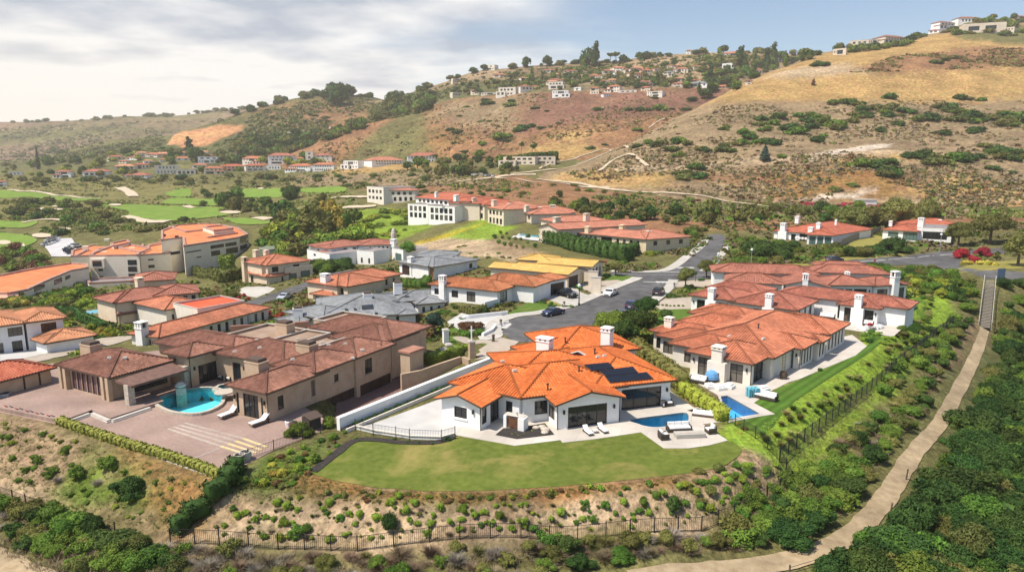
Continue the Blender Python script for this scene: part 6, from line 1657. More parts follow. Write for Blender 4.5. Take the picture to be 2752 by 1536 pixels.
spots([(1768,822,10),(1781,822,10),(1792,823,10),(1802,824,9),(1812,824,9),(1824,824,10),(1836,824,9)],'round','green','tiny clipped ball shrub in a row by the driveway','row of ball shrubs by the driveway')
spots([(1730,990,20),(1760,1000,24),(1775,965,18),(1700,948,28)],'round','dark','dark shrub by the porch of the cream villa','shrubs by the cream villa porch')
scatter([(2300,900),(2350,890),(2420,905),(2380,930),(2330,925)],14,['round','loose'],['green','dark','lime'],(.4,.8),'leafy shrub at the corner between the two right-hand villas','shrubs between the right-hand villas')
scatter([(2190,1000),(2260,960),(2300,940),(2290,960),(2200,1010)],6,['round'],['dark'],(.4,.7),'dark shrub against the side wall of the cream villa','shrubs against the cream villa wall')
spots([(1967,1120,22,'rust'),(1985,1140,24,'yellow'),(2005,1155,24,'rust'),(1990,1165,18,'yellow')],'low','rust','flowering clump beside the pool fence','flowering clumps beside the pool fence')
tree(1167,900,62,56,'blue','dense blue-green rounded tree in front of the grey-roofed house')
tree(1030,905,52,56,'dark','dark leafy tree against the grey-roofed house')
spots([(975,910,38)],'round','green','round bright green bush behind the tan villa roof',None,hk=1.3)
spots([(1260,885,70,'rust'),(1290,900,60,'green'),(1250,905,60,'green'),(1230,940,50,'green'),(1255,935,40,'lime')],'low','green','mounded shrub in the hedged garden by the cul-de-sac','mounded shrubs in the hedged garden')
hedge([(1150,985),(1195,960),(1240,940)],2.2,1.6,'green','clipped green hedge behind the curved tan wall',loose=.18)
spots([(804,1175,80)],'big','green','broad green bush against the tan villa wall',None,hk=.8)
spots([(882,1150,46)],'round','green','round green bush at the end of the white wall',None,hk=1.4)
spots([(310,1085,20)],'round','green','small round bush by the veranda column',None)
scatter([(0,1050),(60,1040),(139,1022),(139,1030),(60,1052),(0,1062)],12,['loose','low'],['olive','green'],(.4,.7),'low plant along the railing of the red-roofed wing','plants along the red-roofed wing')
spots([(1215,848,30),(1240,858,24),(1360,843,20)],'low','green','low shrub in front of the orange-roofed white house','low shrubs before the orange-roofed white house')
scatter([(1385,812),(1440,800),(1540,818),(1535,828),(1440,820)],16,['round','low'],['green','olive','dark'],(.4,.8),'small shrub in the front garden beside the black pickup','shrubs in the garden beside the pickup')
scatter([(1540,770),(1600,752),(1640,735),(1660,740),(1620,770),(1575,785)],14,['round','low'],['green','olive'],(.5,1.0),'shrub in the garden of the yellow-roofed house','shrubs by the yellow-roofed house')
hedge([(1238,838),(1275,848),(1303,833)],.9,1.2,'olive','low ivy hedge along the white garden wall')
hedge([(1090,770),(1140,775),(1150,760)],2.2,2.0,'green','green hedge beside the timber-clad house')
hedge([(1462,650),(1540,672),(1625,690),(1690,702)],4.0,4.6,'dark','tall dark clipped hedge below the salmon-roofed villa',leaf=.22,n=30)
hedge([(1690,690),(1720,668)],3.0,3.5,'dark','short dark hedge in front of the stone chimney',leaf=.22,n=30)
hedge([(1520,642),(1556,640)],3.5,4.5,'dark','dark block hedge between the two salmon-roofed villas',leaf=.22,n=30)
hedge([(1350,603),(1395,592)],3.5,4.5,'dark','dark hedge between the two-storey cream houses',leaf=.22,n=30)
hedge([(515,735),(560,748),(600,760),(660,745)],2.6,3.4,'olive','stepped clipped hedge beside the peach house',leaf=.2,n=30)
hedge([(596,745),(630,742)],5.5,7.5,'green','tall square clipped tree block beside the peach house',leaf=.22,n=24)
hedge([(690,905),(720,888),(742,878)],1.6,1.4,'green','green hedge behind the curved tile parapet')
scatter([(2000,700),(2050,672),(2200,672),(2300,665),(2420,672),(2400,690),(2300,690),(2150,700),(2030,712)],36,['big','round','low'],['dark','green','green','olive'],(1.6,3.2),'rounded green shrub in the bank along the right-hand road','shrubs on the bank along the road',mind=.5,hk=(.7,.95))
spots([(2060,695,110),(2100,690,70),(2415,678,90),(2290,690,60)],'big','dark','large rounded dark green shrub beside the road','large dark shrubs beside the road',hk=.75)
spots([(2100,662,60,'green'),(2060,662,40,'green')],'low','green','flat clipped green hedge in front of the red-roofed villa','clipped hedges before the red-roofed villa')
tree(2660,655,78,100,'olive','broad round tree beside the white framed villa',n=3500)
tree(2575,660,62,70,'olive','round olive tree by the white framed villa',n=3000)
spots([(2592,695,52),(2650,690,46),(2622,706,30)],'big','red','crimson bougainvillea bush at the road fork','crimson bushes at the road fork',hk=.9)
spots([(2605,710,40),(2660,712,50)],'low','yellow','pale flowering shrub beside the crimson bushes','pale shrubs beside the crimson bushes')
tree(2735,715,90,90,'olive','dark olive tree at the right edge of the road')
scatter([(2160,735),(2330,722),(2480,728),(2600,745),(2630,790),(2560,815),(2480,790),(2400,740),(2320,740)],62,['big','round','loose'],['green','dark','green','lime','olive'],(1.2,2.4),'green shrub on the overgrown bank between the road and the mauve-roofed villa','shrubs on the bank below the road',mind=.42,hk=(.7,1.0))
scatter([(1730,690),(1850,665),(1880,640),(1900,620),(1860,620),(1790,640),(1750,660)],30,['loose','round','low'],['olive','green','olive','lime'],(1.3,2.6),'olive shrub on the bank inside the uphill bend of the road','shrubs inside the uphill bend',mind=.5)
scatter([(1930,725),(1960,700),(1990,660),(1960,640),(2060,650),(2040,700),(2000,722)],26,['loose','round'],['olive','green','green'],(1.2,2.2),'green shrub beside the uphill road','shrubs beside the uphill road',mind=.5)
spots([(1626,706,16)],'low','red','small red flowering bush at the foot of the tall hedge',None)
scatter([(1950,590),(2100,570),(2300,560),(2440,575),(2400,600),(2250,600),(2100,580)],18,['big','round'],['olive','green','dark'],(2.4,4.2),'dense olive tree-like shrub behind the red-roofed villas','large shrubs behind the red-roofed villas',hk=(.9,1.2))
spots([(2305,618,90),(2360,612,90),(2420,608,110),(2500,590,90),(2280,605,60)],'big','olive','big spreading olive-green tree crown behind the white framed villa','big crowns behind the white framed villa',hk=1.1)
far_scatter([(1700,560),(1900,575),(2050,580),(2050,600),(1900,610),(1760,600),(1650,580)],34,(20,52),['round'],['dark','olive','green','olive'],'round shrub tree on the brown bank under the dirt track','shrub trees on the brown bank')
far_scatter([(1450,520),(1640,540),(1760,570),(1700,620),(1590,600),(1480,560)],48,(16,40),['round'],['dark','olive','green'],'green shrub tree on the brown slope above the salmon roofs','shrub trees above the salmon roofs')
far_scatter([(1420,490),(1560,500),(1800,522),(2000,548),(2300,560),(2752,560),(2752,572),(2100,575),(1700,535),(1450,505)],60,(10,26),['mound'],['olive','green','dark'],'roadside shrub along the track at the foot of the dry hill','shrubs along the track below the hill',(.5,.8))
far_scatter([(2150,545),(2260,548),(2400,553),(2540,556),(2540,562),(2400,562),(2150,554)],26,(12,34),['mound'],['red'],'low crimson shrub along the road at the foot of the dry hill','crimson shrubs below the dry hill',(.3,.45))
far_scatter([(1640,515),(1780,530),(1900,540),(1900,546),(1640,524)],10,(8,18),['round'],['red','rust'],'small rust-red shrub beside the dirt track','rust-red shrubs beside the track',(.35,.5))
scatter([(640,860),(700,835),(760,815),(800,822),(760,870),(700,880)],12,['low','round'],['green','olive','red'],(.6,1.2),'garden shrub beside the grey-roofed house drive','garden shrubs beside the side street')
scatter([(500,800),(600,790),(660,795),(640,815),(560,832),(500,825)],26,['low','round','loose'],['olive','dry','green','rust','olive'],(.9,1.7),'mixed shrub on the bank above the side street','shrubs on the bank above the side street',mind=.5)
spots([(640,808,24),(655,798,20),(668,806,16),(712,850,34)],'loose','red','crimson flowering bush beside the side street','crimson bushes beside the side street')
scatter([(180,890),(260,880),(330,905),(280,920),(200,925),(160,870),(200,850)],30,['round','loose','low'],['olive','green','yellow'],(.7,1.4),'garden shrub between the peach-roofed and brown-roofed houses','garden shrubs between two left-hand houses',mind=.5)
spots([(205,930,42),(290,905,40),(245,890,34)],'loose','lime','bushy yellow-green garden tree near the hipped porch','yellow-green bushes near the hipped porch',hk=1.2)
scatter([(130,800),(190,740),(230,720),(290,790),(260,830),(200,830),(150,830)],60,['low','round','loose'],['green','lime','olive','lime'],(1.4,3.0),'green shrub on the planted bank below the apartment building','shrubs on the bank below the apartments',mind=.4)
scatter([(0,740),(60,800),(130,820),(180,830),(150,860),(80,840),(0,820)],26,['loose','round'],['green','olive','yellow'],(1.2,2.4),'leafy bush below the flat-roofed apartments at the left edge','bushes below the left apartments',mind=.5)
hedge([(160,835),(215,860),(280,890)],1.6,1.8,'dark','dark hedge along the fence below the narrow pool')
far_scatter([(490,700),(560,690),(640,700),(640,730),(580,745),(500,735)],14,(16,34),['round'],['green','olive'],'green tree beside the curved apartment building','trees beside the apartment building')
far_scatter([(840,720),(900,715),(960,745),(900,760),(860,750)],0,(20,30),['round'],['green'],'','')
scatter([(830,705),(900,706),(940,720),(900,735),(850,735),(838,720)],22,['big','round'],['green','dark','green'],(1.8,3.0),'dense green bush below the white modern villa','bushes below the white modern villa',mind=.4)
tree(1097,695,48,44,'green','round bright green tree beside the white modern villa')
for i,(x,y)in enumerate([(1340,655),(1356,660),(1372,662),(1388,665),(1405,668),(1418,655),(1438,665),(1330,640),(1350,640),(1368,644),(1385,645),(1400,646),(1420,640),(1362,630),(1345,628)]):
 far_tree(x,y,R.uniform(9,16),'round',R.choice(['olive','dark','green']),'young clipped shrub in a row on the pale slope','rows of young shrubs on the pale slope',1.1,'shrub','shrub')
far_scatter([(1100,690),(1250,660),(1420,690),(1540,715),(1400,712),(1250,690)],16,(8,18),['mound'],['green','olive'],'scattered low shrub on the pale bare slope','low shrubs on the pale bare slope',(.4,.6),name='shrub',cat='shrub')
far_scatter([(740,600),(850,575),(960,600),(1010,650),(900,660),(800,690),(700,690),(700,640)],90,(26,64),['round','mound','round'],['green','olive','lime','green','lime','olive'],'leafy tree in the small wood behind the white modern villa','trees of the small wood behind the white modern villa',(.7,1.05))
far_scatter([(830,560),(900,560),(930,620),(880,660),(820,650),(810,600)],16,(40,70),['tall'],['yellow','olive'],'tall yellow-green poplar-like tree in the small wood','tall yellow-green trees in the small wood',(.6,.8))
far_scatter([(480,520),(640,530),(760,560),(830,590),(760,600),(700,575),(560,570)],42,(18,48),['round'],['dark','olive','dark','green'],'dark rounded tree between the golf fairways','trees between the golf fairways')
far_scatter([(0,540),(260,545),(330,570),(560,600),(420,620),(200,640),(100,620),(0,580)],64,(14,40),['mound'],['dark','olive','olive','green'],'rounded shrub tree in the rough of the golf course','shrub trees in the golf rough',(.7,1.0))
far_scatter([(60,500),(500,500),(700,505),(860,490),(900,470),(600,475),(300,478),(60,485)],60,(10,28),['mound'],['olive','dark','olive'],'scrub tree on the slope between town and golf course','scrub trees above the golf course',(.7,1.0))
far_scatter([(0,660),(110,690),(140,730),(60,745),(0,730)],40,(18,46),['round'],['green','olive','rust','green'],'bushy shrub beside the parking lot','bushes beside the parking lot',(.7,1.0))
spots([(783,538,58)],'big','dark','largest dark round tree at the edge of the green',None,cat='tree',name='tree',hk=1.2)
far_scatter([(880,475),(1100,470),(1300,490),(1420,520),(1300,545),(1150,520),(1000,510),(900,500)],50,(10,28),['mound'],['olive','green','dark'],'shrub on the brown slope behind the hillside houses','shrubs behind the hillside houses',(.5,.8))
far_scatter([(960,570),(1100,565),(1130,600),(1050,640),(970,625)],34,(12,34),['mound'],['lime','green','green'],'soft green shrub on the lime-green hillside below the white house','shrubs on the lime-green hillside',(.5,.8))
for(cx,cy,n,w,a,b)in[(2270,282,4,34,40,6),(2395,265,1,44,2,1),(2610,268,4,34,30,4),(2360,290,8,36,60,12),(2310,318,7,36,40,12),(2180,330,7,44,36,18),(2140,355,6,46,34,12),(2230,345,5,40,30,10),(2400,310,4,30,26,6),(2440,305,3,36,20,5),(2490,325,4,42,28,8),(2540,300,6,40,40,10),(2580,318,6,44,36,8),(2680,318,5,36,34,8),(2730,330,5,46,24,12),(2630,330,3,32,20,5),(2620,355,2,34,14,4),(2530,360,2,34,10,4),(2410,338,2,26,12,4),(2365,350,2,24,12,5),(2060,330,6,34,34,14),(2000,372,6,36,32,16),(1960,400,5,34,30,10),(2080,385,4,36,30,8),(2210,375,4,32,30,8),(2050,352,3,26,12,5),(1940,345,3,24,14,4),(1890,405,3,30,16,6),(1760,390,5,28,26,8),(1830,380,5,30,28,8),(1800,405,3,28,18,6),(1830,420,2,28,12,4),(1720,400,3,26,16,6),(2350,450,6,44,44,10),(2390,468,5,44,40,8),(2480,430,8,46,44,14),(2570,430,7,44,40,12),(2650,420,6,44,40,12),(2730,425,6,40,24,12),(1850,478,5,44,34,10),(1870,455,3,34,20,6),(2300,500,2,32,10,3),(2250,510,2,36,14,4),(2690,460,3,26,30,8),(2000,150,0,1,1,1),(2195,178,3,34,24,6),(2550,160,2,34,12,4),(2510,168,2,26,12,4),(2420,158,1,16,2,2),(2640,395,1,34,2,2),(2100,425,1,30,2,2)]:
 for k in range(n):
  far_tree(cx+R.uniform(-a,a),cy+R.uniform(-b,b),w*R.uniform(.75,1.25),'mound',R.choice(['dark','green','olive','dark']),'rounded dark green shrub in a patch on the dry right-hand hill','shrub patches on the right-hand hill',R.uniform(.5,.75),'shrub','shrub',['right','base'])
far_tree(2055,433,42,'pine','blue','lone blue-green conifer beside the pale hill track',None,.75)
far_tree(2186,230,16,'tall','rust','thin leafless tree alone on the golden field',None,.7)
far_scatter([(1900,300),(2100,285),(2752,290),(2752,420),(2300,430),(1900,430),(1700,430),(1780,370)],110,(6,14),['mound'],['olive','rust','olive','grey'],'tiny dry scrub plant on the right-hand hill','tiny scrub on the right-hand hill',(.4,.6),['right'],'shrub','shrub')
far_scatter([(2420,480),(2752,470),(2752,560),(2500,560)],46,(8,20),['mound'],['olive','dark','olive'],'small scrub on the golden lower slope at the right edge','scrub on the golden lower slope',(.5,.7),['right','base'],'shrub','shrub')
for(px,py,w)in[(1345,372,46),(1395,352,30),(1410,345,34),(1366,378,24),(1430,340,24),(1455,345,22),(1440,292,22),(1470,300,14),(1480,342,12),(1500,332,14),(1604,296,26),(1590,400,26),(1715,350,28),(1690,296,24),(1720,296,26),(1740,297,24),(1772,295,38),(1805,294,16),(1842,297,22),(1860,270,28),(1310,280,32),(1305,270,22),(1370,285,30),(1375,274,22),(1255,288,18),(1235,312,16),(1293,327,15),(1318,326,12),(1295,388,26),(1222,385,20),(1210,350,22),(1225,358,28),(1190,365,16),(1170,420,22),(1250,410,24),(1300,412,16),(1100,425,20),(1760,265,16),(1625,390,18)]:
 far_tree(px,py,w*1.15,'mound',R.choice(['dark','dark','green']),'dark shrub dotted on the brown middle hillside','shrubs on the middle hillside',R.uniform(.4,.6),'shrub','shrub',['center','right'])
far_line([(760,420),(830,390),(900,365),(960,345),(1010,322),(1050,305),(1110,300),(1160,282)],70,(22,44),['round','mound','round'],['olive','dark','green','olive'],'tree in the belt climbing the spur between the two left hills','tree belt climbing the spur',8,(.7,1.0))
far_scatter([(560,430),(620,400),(720,370),(800,360),(840,375),(780,410),(700,430),(620,450)],80,(22,44),['round','mound'],['olive','green','dark','olive'],'tree in the wood above the valley town','trees of the wood above the valley town',(.65,.95))
far_scatter([(1030,300),(1060,275),(1130,270),(1160,285),(1100,300)],14,(30,48),['round','mound'],['dark','olive'],'tall dark tree in the hollow below the ridge','dark trees in the hollow',(.9,1.2))
far_line([(0,327),(60,327),(150,326),(264,320),(334,313),(445,312),(529,306),(598,297),(668,291)],74,(8,22),['round','mound','mound'],['dark','olive'],'small tree on the far left skyline','trees on the far left skyline',2,(.55,.85),['farleft'])
far_line([(640,308),(720,283),(795,265),(850,256),(906,253),(948,255),(1000,260)],54,(12,34),['round','mound','round','mound'],['dark','olive','dark'],'dark tree along the crest of the left hill','trees on the crest of the left hill',3,(.6,.95),['leftmid'])
spots([],'big','dark','',None)
for px,py,w in((895,256,44),(935,258,40),(915,262,50),(880,266,36),(905,285,60)):far_tree(px,py,w,'round','dark','big dark oak on the crest of the left hill','big oaks on the left hill crest',1.0,only=['leftmid'])
far_line([(1129,240),(1200,220),(1295,189),(1356,184),(1478,173),(1590,169),(1659,169),(1700,159),(1840,145),(1895,142),(2035,141),(2137,148)],90,(10,30),['round','mound','mound','round','round'],['dark','dark','olive'],'dark tree along the skyline of the upper hill','trees on the skyline of the upper hill',4,(.6,1.0),['back'])
for px,py,w,kk in((1583,178,52,'round'),(1600,180,34,'tall'),(1570,182,34,'round'),(1640,172,18,'umbrella'),(1655,174,20,'umbrella'),(1675,170,24,'round'),(1505,168,18,'umbrella'),(1495,172,14,'umbrella'),(1470,178,30,'round'),(1415,182,30,'round')):
 far_tree(px,py,w,kk,'dark','prominent dark tree on the upper skyline','prominent trees on the upper skyline',1.2,only=['back','center'])
up=[(1330,235),(1480,190),(1600,185),(1700,190),(1850,165),(2000,150),(2130,160),(2020,225),(1950,240),(1800,235),(1640,240),(1450,245)]
far_scatter(up,130,(10,28),['round','round','tall','round','mound'],['dark','dark','olive','green','green'],'dark tree among the villas on the upper hill','trees among the villas on the upper hill',(.75,1.1),['back','center'])
far_scatter([(1900,200),(2030,160),(2130,160),(2160,165),(2040,205),(1960,255),(1900,280),(1860,260)],60,(14,34),['round','round','tall'],['dark','dark','green'],'dark tree crowding the notch beside the golden field','trees in the notch beside the golden field',(.75,1.1))
far_scatter([(1150,260),(1210,235),(1300,205),(1400,200),(1440,215),(1380,240),(1250,258)],34,(12,28),['round'],['olive','dark'],'olive scrub tree below the left end of the ridge houses','scrub trees below the ridge houses',(.6,.9),['back','center'])
far_line([(2165,158),(2200,140),(2240,132),(2290,128)],26,(16,36),['round','mound'],['dark','olive'],'dark tree at the top corner of the golden field','trees at the top of the golden field',6,(.8,1.2),['right','back'])
far_line([(2290,140),(2340,132),(2420,122),(2470,104)],34,(18,34),['round'],['dark','green'],'dark hedge-like tree below the hilltop apartments','trees below the hilltop apartments',4,(.5,.8),['right'])
far_scatter([(2480,100),(2560,75),(2650,55),(2752,55),(2752,100),(2640,95),(2560,95)],44,(12,34),['mound'],['dark','green','olive'],'green shrub on the summit of the right-hand hill','shrubs on the right-hand summit',(.5,.8),['right'])
far_line([(2600,60),(2660,50),(2752,48)],16,(14,30),['round'],['dark','olive'],'tree on the right-hand summit skyline','trees on the right-hand summit skyline',3,(.8,1.1),['right'])
far_scatter([(0,440),(150,430),(400,410),(600,415),(780,425),(900,440),(860,460),(500,472),(200,480),(0,485)],95,(12,32),['round','round','mound','round'],['olive','green','dark','olive','lime'],'garden tree among the houses of the valley town','garden trees of the valley town',(.7,1.1))
far_tree(104,455,26,'cypress','dark','tall dark cypress at the left of the valley town',None,1.2);far_tree(508,405,34,'tall','dark','leaning tall tree in front of the orange cliff',None,.7);far_tree(525,435,44,'round','dark','broad dark tree in the valley town',None,1.2)
far_scatter([(1080,455),(1180,440),(1300,425),(1400,440),(1420,470),(1300,475),(1150,470)],50,(14,38),['round'],['dark','olive','green'],'tree in the gully beside the ochre hillside house','trees in the gully',(.8,1.2))
hedge([(1365,447),(1420,440),(1490,428)],7,7,'dark','dark hedge in front of the ochre hillside house',leaf=.5,n=6)
for px,py,hk_ in((1402,398,2.0),(1430,402,1.8),(1438,400,1.9),(1493,420,1.5)):
 far_tree(px,py+18,13,'umbrella','dark','slim palm behind the ochre hillside house','palms behind the ochre house',hk_)
far_scatter([(100,395),(400,380),(700,330),(900,300),(960,330),(800,370),(600,390),(300,420),(0,440)],90,(8,22),['mound'],['dark','olive'],'dark scrub clump on the green left hills','scrub clumps on the left hills',(.5,.7),['leftmid','leftspur','farleft'],'shrub','shrub')
def cover(name,polys,dens,col,hgt,label,w=.02):
 g=np.random.default_rng(77);V,Q,off=[],[],0
 for poly in polys:
  W2=[hit(*p)for p in poly];W2=[tuple(p)[:2]for p in W2 if p is not None]
  lo=np.min(np.array(W2),0);hi=np.max(np.array(W2),0);n=int((hi-lo).prod()*dens)
  pts=g.uniform(lo,hi,(n,2));pts=pts[in_poly(pts,W2)]
  for x,y in pts:
   v,q=spiky_arrays(g,9,hgt*g.uniform(.5,1.3),.35,1.0,w)
   V.append(v+np.array([x,y,BVH['base'].ray_cast(Vector((x,y,200)),Vector((0,0,-1)))[0].z-.02]));Q.append(q+off);off+=len(v)
 me=tri_safe(name,np.concatenate(V),np.concatenate(Q),LM[col])
 tag(link(name,me),label,None,None,'stuff')
cover('dry_brush',[[(430,1478),(1000,1500),(1400,1465),(1900,1440),(1920,1480),(1500,1530),(430,1560)],[(0,1350),(300,1435),(430,1480),(430,1560),(120,1560),(0,1480)],[(1900,1440),(2130,1320),(2330,1160),(2540,960),(2500,1080),(2340,1290),(2230,1420),(1950,1480)]],6.0,'dry',.55,'dry grey-brown undergrowth below the fences')
cover('slope_dry_grass',[slope],1.0,'dry',.2,'thin dry grass on the bare slope under the front lawn')
cover('edge_cover',[[(620,1330),(700,1270),(835,1280),(960,1314),(1200,1330),(1400,1322),(1700,1296),(1850,1278),(1850,1292),(1600,1320),(1400,1346),(1200,1358),(1000,1354),(800,1335)]],8,'olive',.26,'dense olive ground cover along the lower edge of the front lawn')
cover('edge_cover',[[(900,1300),(1000,1318),(1400,1326),(1600,1306),(1600,1316),(1400,1338),(1000,1340)],[(640,1300),(740,1240),(800,1260),(700,1320)]],5,'rust',.24,'rust-brown ground cover along the lower edge of the front lawn')
cover('slope_grass',[[(2015,1150),(2120,1105),(2220,1050),(2320,985),(2440,890),(2470,830),(2560,865),(2300,1075),(2095,1235)],[(2100,1255),(2300,1100),(2420,1000),(2260,1160),(2140,1300)]],3.5,'fresh',.3,'lime-green grass covering the slope along the mesh fence')
cover('slope_weeds',[[(0,1125),(330,1215),(560,1310),(440,1430),(0,1310)],[(660,1310),(740,1240),(860,1195),(870,1240),(780,1310)]],5.0,'olive',.28,'low olive weeds on the slope below the brick terrace')
def scrub_mass(label,surf,poly,n,r,cols,thr=.0,sc_=.02,name='hillside_scrub'):
 g=np.random.default_rng(len(label));xs=[q[0]for q in poly];ys=[q[1]for q in poly]
 by={c:([],[],0)for c in cols};V={c:[]for c in cols};made=0
 cand=g.uniform((min(xs),min(ys)),(max(xs),max(ys)),(n*9,2));cand=cand[in_poly(cand,poly)];cand=cand[~in_poly(cand,CLIFF)]
 for px,py in cand:
  if made>=n:break
  h=hit(px,py)
  if h is None:continue
  if noise.noise(Vector((h.x*sc_,h.y*sc_,4.0)))+.5*noise.noise(Vector((h.x*sc_*4,h.y*sc_*4,1.0)))<thr+g.uniform(-.25,.1):continue
  if paved(h.x,h.y)or(h.y<450 and blocked(h.x,h.y,.5)):continue
  rr=g.uniform(*r)*(1 if g.random()<.85 else 1.7);k=14
  d=g.standard_normal((k,3));d/=np.linalg.norm(d,axis=1)[:,None];d[:,2]=np.abs(d[:,2])
  pp=d*g.uniform(.5,1.0,k)[:,None]*np.array([rr,rr,rr*.7])+np.array([h.x,h.y,h.z])
  nr=d+g.standard_normal((k,3))*.5;t=np.cross(nr,g.standard_normal((k,3)));t/=np.linalg.norm(t,axis=1)[:,None];b=np.cross(nr,t);b/=np.linalg.norm(b,axis=1)[:,None]
  sz=rr*.42*g.uniform(.6,1.4,k)[:,None]
  V[cols[g.integers(len(cols))]].append(np.stack([pp-t*sz,pp-b*sz,pp+t*sz,pp+b*sz],1).reshape(-1,3));made+=1
 allv,mi,mats=[],[],[]
 for c in V:
  if not V[c]:continue
  v=np.concatenate(V[c]);allv.append(v);mi.append(np.full(len(v)//4,len(mats)));mats.append(LM[c])
 v=np.concatenate(allv)
 tag(link(name,fast_mesh(name,v,np.arange(len(v)).reshape(-1,4),mats,False,np.concatenate(mi))),label,None,None,'stuff')
scrub_mass('fine dry scrub drifting over the right-hand hill','right',[(1500,470),(1900,290),(2137,273),(2752,270),(2752,560),(2100,560),(1700,500)],5200,(.5,1.2),['olive','dry','dry','rust'],.05)
scrub_mass('fine dark scrub on the upper part of the right-hand hill','right',[(2280,195),(2400,152),(2752,126),(2752,178),(2500,190)],900,(.7,1.6),['olive','rust'],.05)
scrub_mass('fine scrub over the brown middle hillside','center',[(760,430),(906,355),(1170,283),(1400,255),(1640,250),(1800,240),(1980,235),(1750,360),(1500,460),(1200,450),(900,450)],1700,(.7,1.6),['olive','rust','dry','rust'],.16,.012)
scrub_mass('dense grey-green scrub over the left hills','leftmid',[(0,345),(300,330),(640,320),(800,275),(960,262),(1150,300),(900,350),(760,410),(500,410),(200,430),(0,440)],4200,(1.4,3.2),['olive','olive','dry','olive'],.0,.008)
scrub_mass('scrub between the villas of the upper hill','back',[(1130,250),(1300,195),(1660,172),(1900,145),(2130,152),(1960,225),(1640,236),(1400,240),(1180,270)],2600,(1.2,3.0),['olive','dark','olive'],.0,.012)
scrub_mass('low scrub on the brown banks behind the villas','base',[(0,480),(900,455),(1200,460),(1400,490),(1700,530),(2100,560),(2752,566),(2752,585),(1900,600),(1500,540),(1250,520),(900,505),(0,520)],4200,(.5,1.3),['olive','dry','green','olive'],-.05,.02)
scrub_mass('low scrub in the rough of the golf course','base',[(0,520),(500,525),(900,500),(1000,560),(760,600),(420,610),(200,640),(0,640)],2200,(.5,1.5),['olive','olive','green'],.05,.02)
scrub_mass('low garden planting between the middle houses','base',[(540,770),(640,750),(840,705),(1000,700),(1120,720),(1310,700),(1340,800),(1400,830),(1260,905),(1080,930),(900,880),(760,890),(600,890),(470,830)],1900,(.22,.6),['olive','green','olive','dark','rust'],-.1,.06,'garden_planting')
scrub_mass('low garden planting among the left-hand houses','base',[(0,800),(200,720),(330,740),(560,760),(560,830),(340,900),(200,960),(0,930)],1100,(.3,.8),['olive','green','lime','dark'],-.1,.06,'garden_planting')
scrub_mass('low garden planting beside the right-hand villas','base',[(1680,880),(1860,760),(1990,735),(2200,725),(2480,735),(2470,790),(2420,860),(2300,880),(2200,860),(1800,850),(1720,960)],1200,(.22,.6),['olive','green','dark','lime'],-.1,.06,'garden_planting')
scrub_mass('low planting on the banks along the upper streets','base',[(1330,690),(1480,700),(1560,720),(1700,700),(1900,600),(2752,600),(2752,700),(2100,710),(1950,720),(1850,700),(1700,735),(1500,735)],1800,(.3,1.0),['olive','dry','green','olive'],.0,.04,'garden_planting')
G_='garden shrubs among the middle houses'
for poly,n in(([(560,765),(650,750),(680,765),(640,790),(560,800)],9),([(840,740),(1010,700),(1100,720),(1080,745),(1000,730),(850,752)],12),([(1090,775),(1150,760),(1145,790),(1255,830),(1240,870),(1190,860),(1130,800)],12),([(750,880),(900,885),(1010,905),(1080,930),(1000,925),(800,905)],10),([(1300,735),(1380,740),(1330,755)],5),([(1260,830),(1390,790),(1400,815),(1290,850)],10),([(930,800),(1000,780),(1060,790),(1010,800)],5)):
 scatter(poly,n,['round','loose','low'],['green','dark','olive','olive'],(.5,1.1),'rounded garden shrub among the middle houses',G_,mind=.6)
scrub_mass('leafy undergrowth continuing beyond the thicket right of the trail','base',[(2700,880),(3150,860),(3150,1500),(2700,1536)],1500,(.6,1.4),['dark','green','dark','olive'],-.6,.05,'undergrowth')
def wallrect(root,name,A,B,x0,y0,x1,y1,mat,proud=.08,thick=.3):
 """flat panel on the vertical wall through A-B, outlined by photo pixels"""
 d=(B-A).normalized();n=Vector((d.y,-d.x))
 def on(px,py):
  r=ray(px,py);t=(A-CAM.to_2d()).dot(n)/r.to_2d().dot(n);return CAM+r*t
 p,q,s=on(x0,y1),on(x1,y1),on(x0,y0)
 w=(q-p).to_2d().dot(d);h=s.z-p.z
 mb=MB();o=p+n.to_3d()*proud
 mb.frame_box((o.x,o.y,o.z),d.to_3d()*w,-n.to_3d()*thick,(0,0,h))
 return mb.build(name,mat,root)
def flatblock(root,poly,ztop,zbot,wall=IVORY,roof=FLAT_ORANGE,par=.7):
 W2=[tuple(at_z(px,py,ztop))[:2]for px,py in poly]
 mb=MB();mb.prism(W2,zbot,ztop,0)
 mb.build('wall',wall,root)
 c=np.mean(np.array(W2),0)
 inner=[tuple(np.array(p)+(c-np.array(p))/np.linalg.norm(c-np.array(p))*1.3)for p in W2]
 mb=MB();mb.prism(inner,ztop+.02,ztop+.12);mb.build('roof',roof,root)
 mb=MB()
 for i in range(len(W2)):
  a,b=Vector(W2[i]),Vector(W2[(i+1)%len(W2)]);d=b-a;n=Vector((-d.y,d.x)).normalized()*.9
  if(Vector(c)-a).dot(n)<0:n=-n
  mb.frame_box((a.x,a.y,ztop+.01),(d.x,d.y,0),(n.x,n.y,0),(0,0,par))
 mb.build('parapet',noise_mat('mauve coping',(.34,.19,.15),(.45,.28,.23),.5,.9)if 'mauve coping' not in bpy.data.materials else bpy.data.materials['mauve coping'],root)
 return W2
apt=empty('apartment_building',at_z(300,757,-20),'ivory modern apartment building with curved wing and orange flat roofs in the valley','apartment building')
bD=flatblock(apt,[(190,692),(192,676),(242,662),(290,649),(350,645),(392,652),(374,684),(242,689)],-12.2,-24)
bA=flatblock(apt,[(240,690),(374,688),(374,683),(406,668),(330,655),(262,672)],-10,-24)
bB=flatblock(apt,[(376,688),(459,682),(462,678),(492,664),(492,652),(450,648),(400,660)],-10.6,-24)
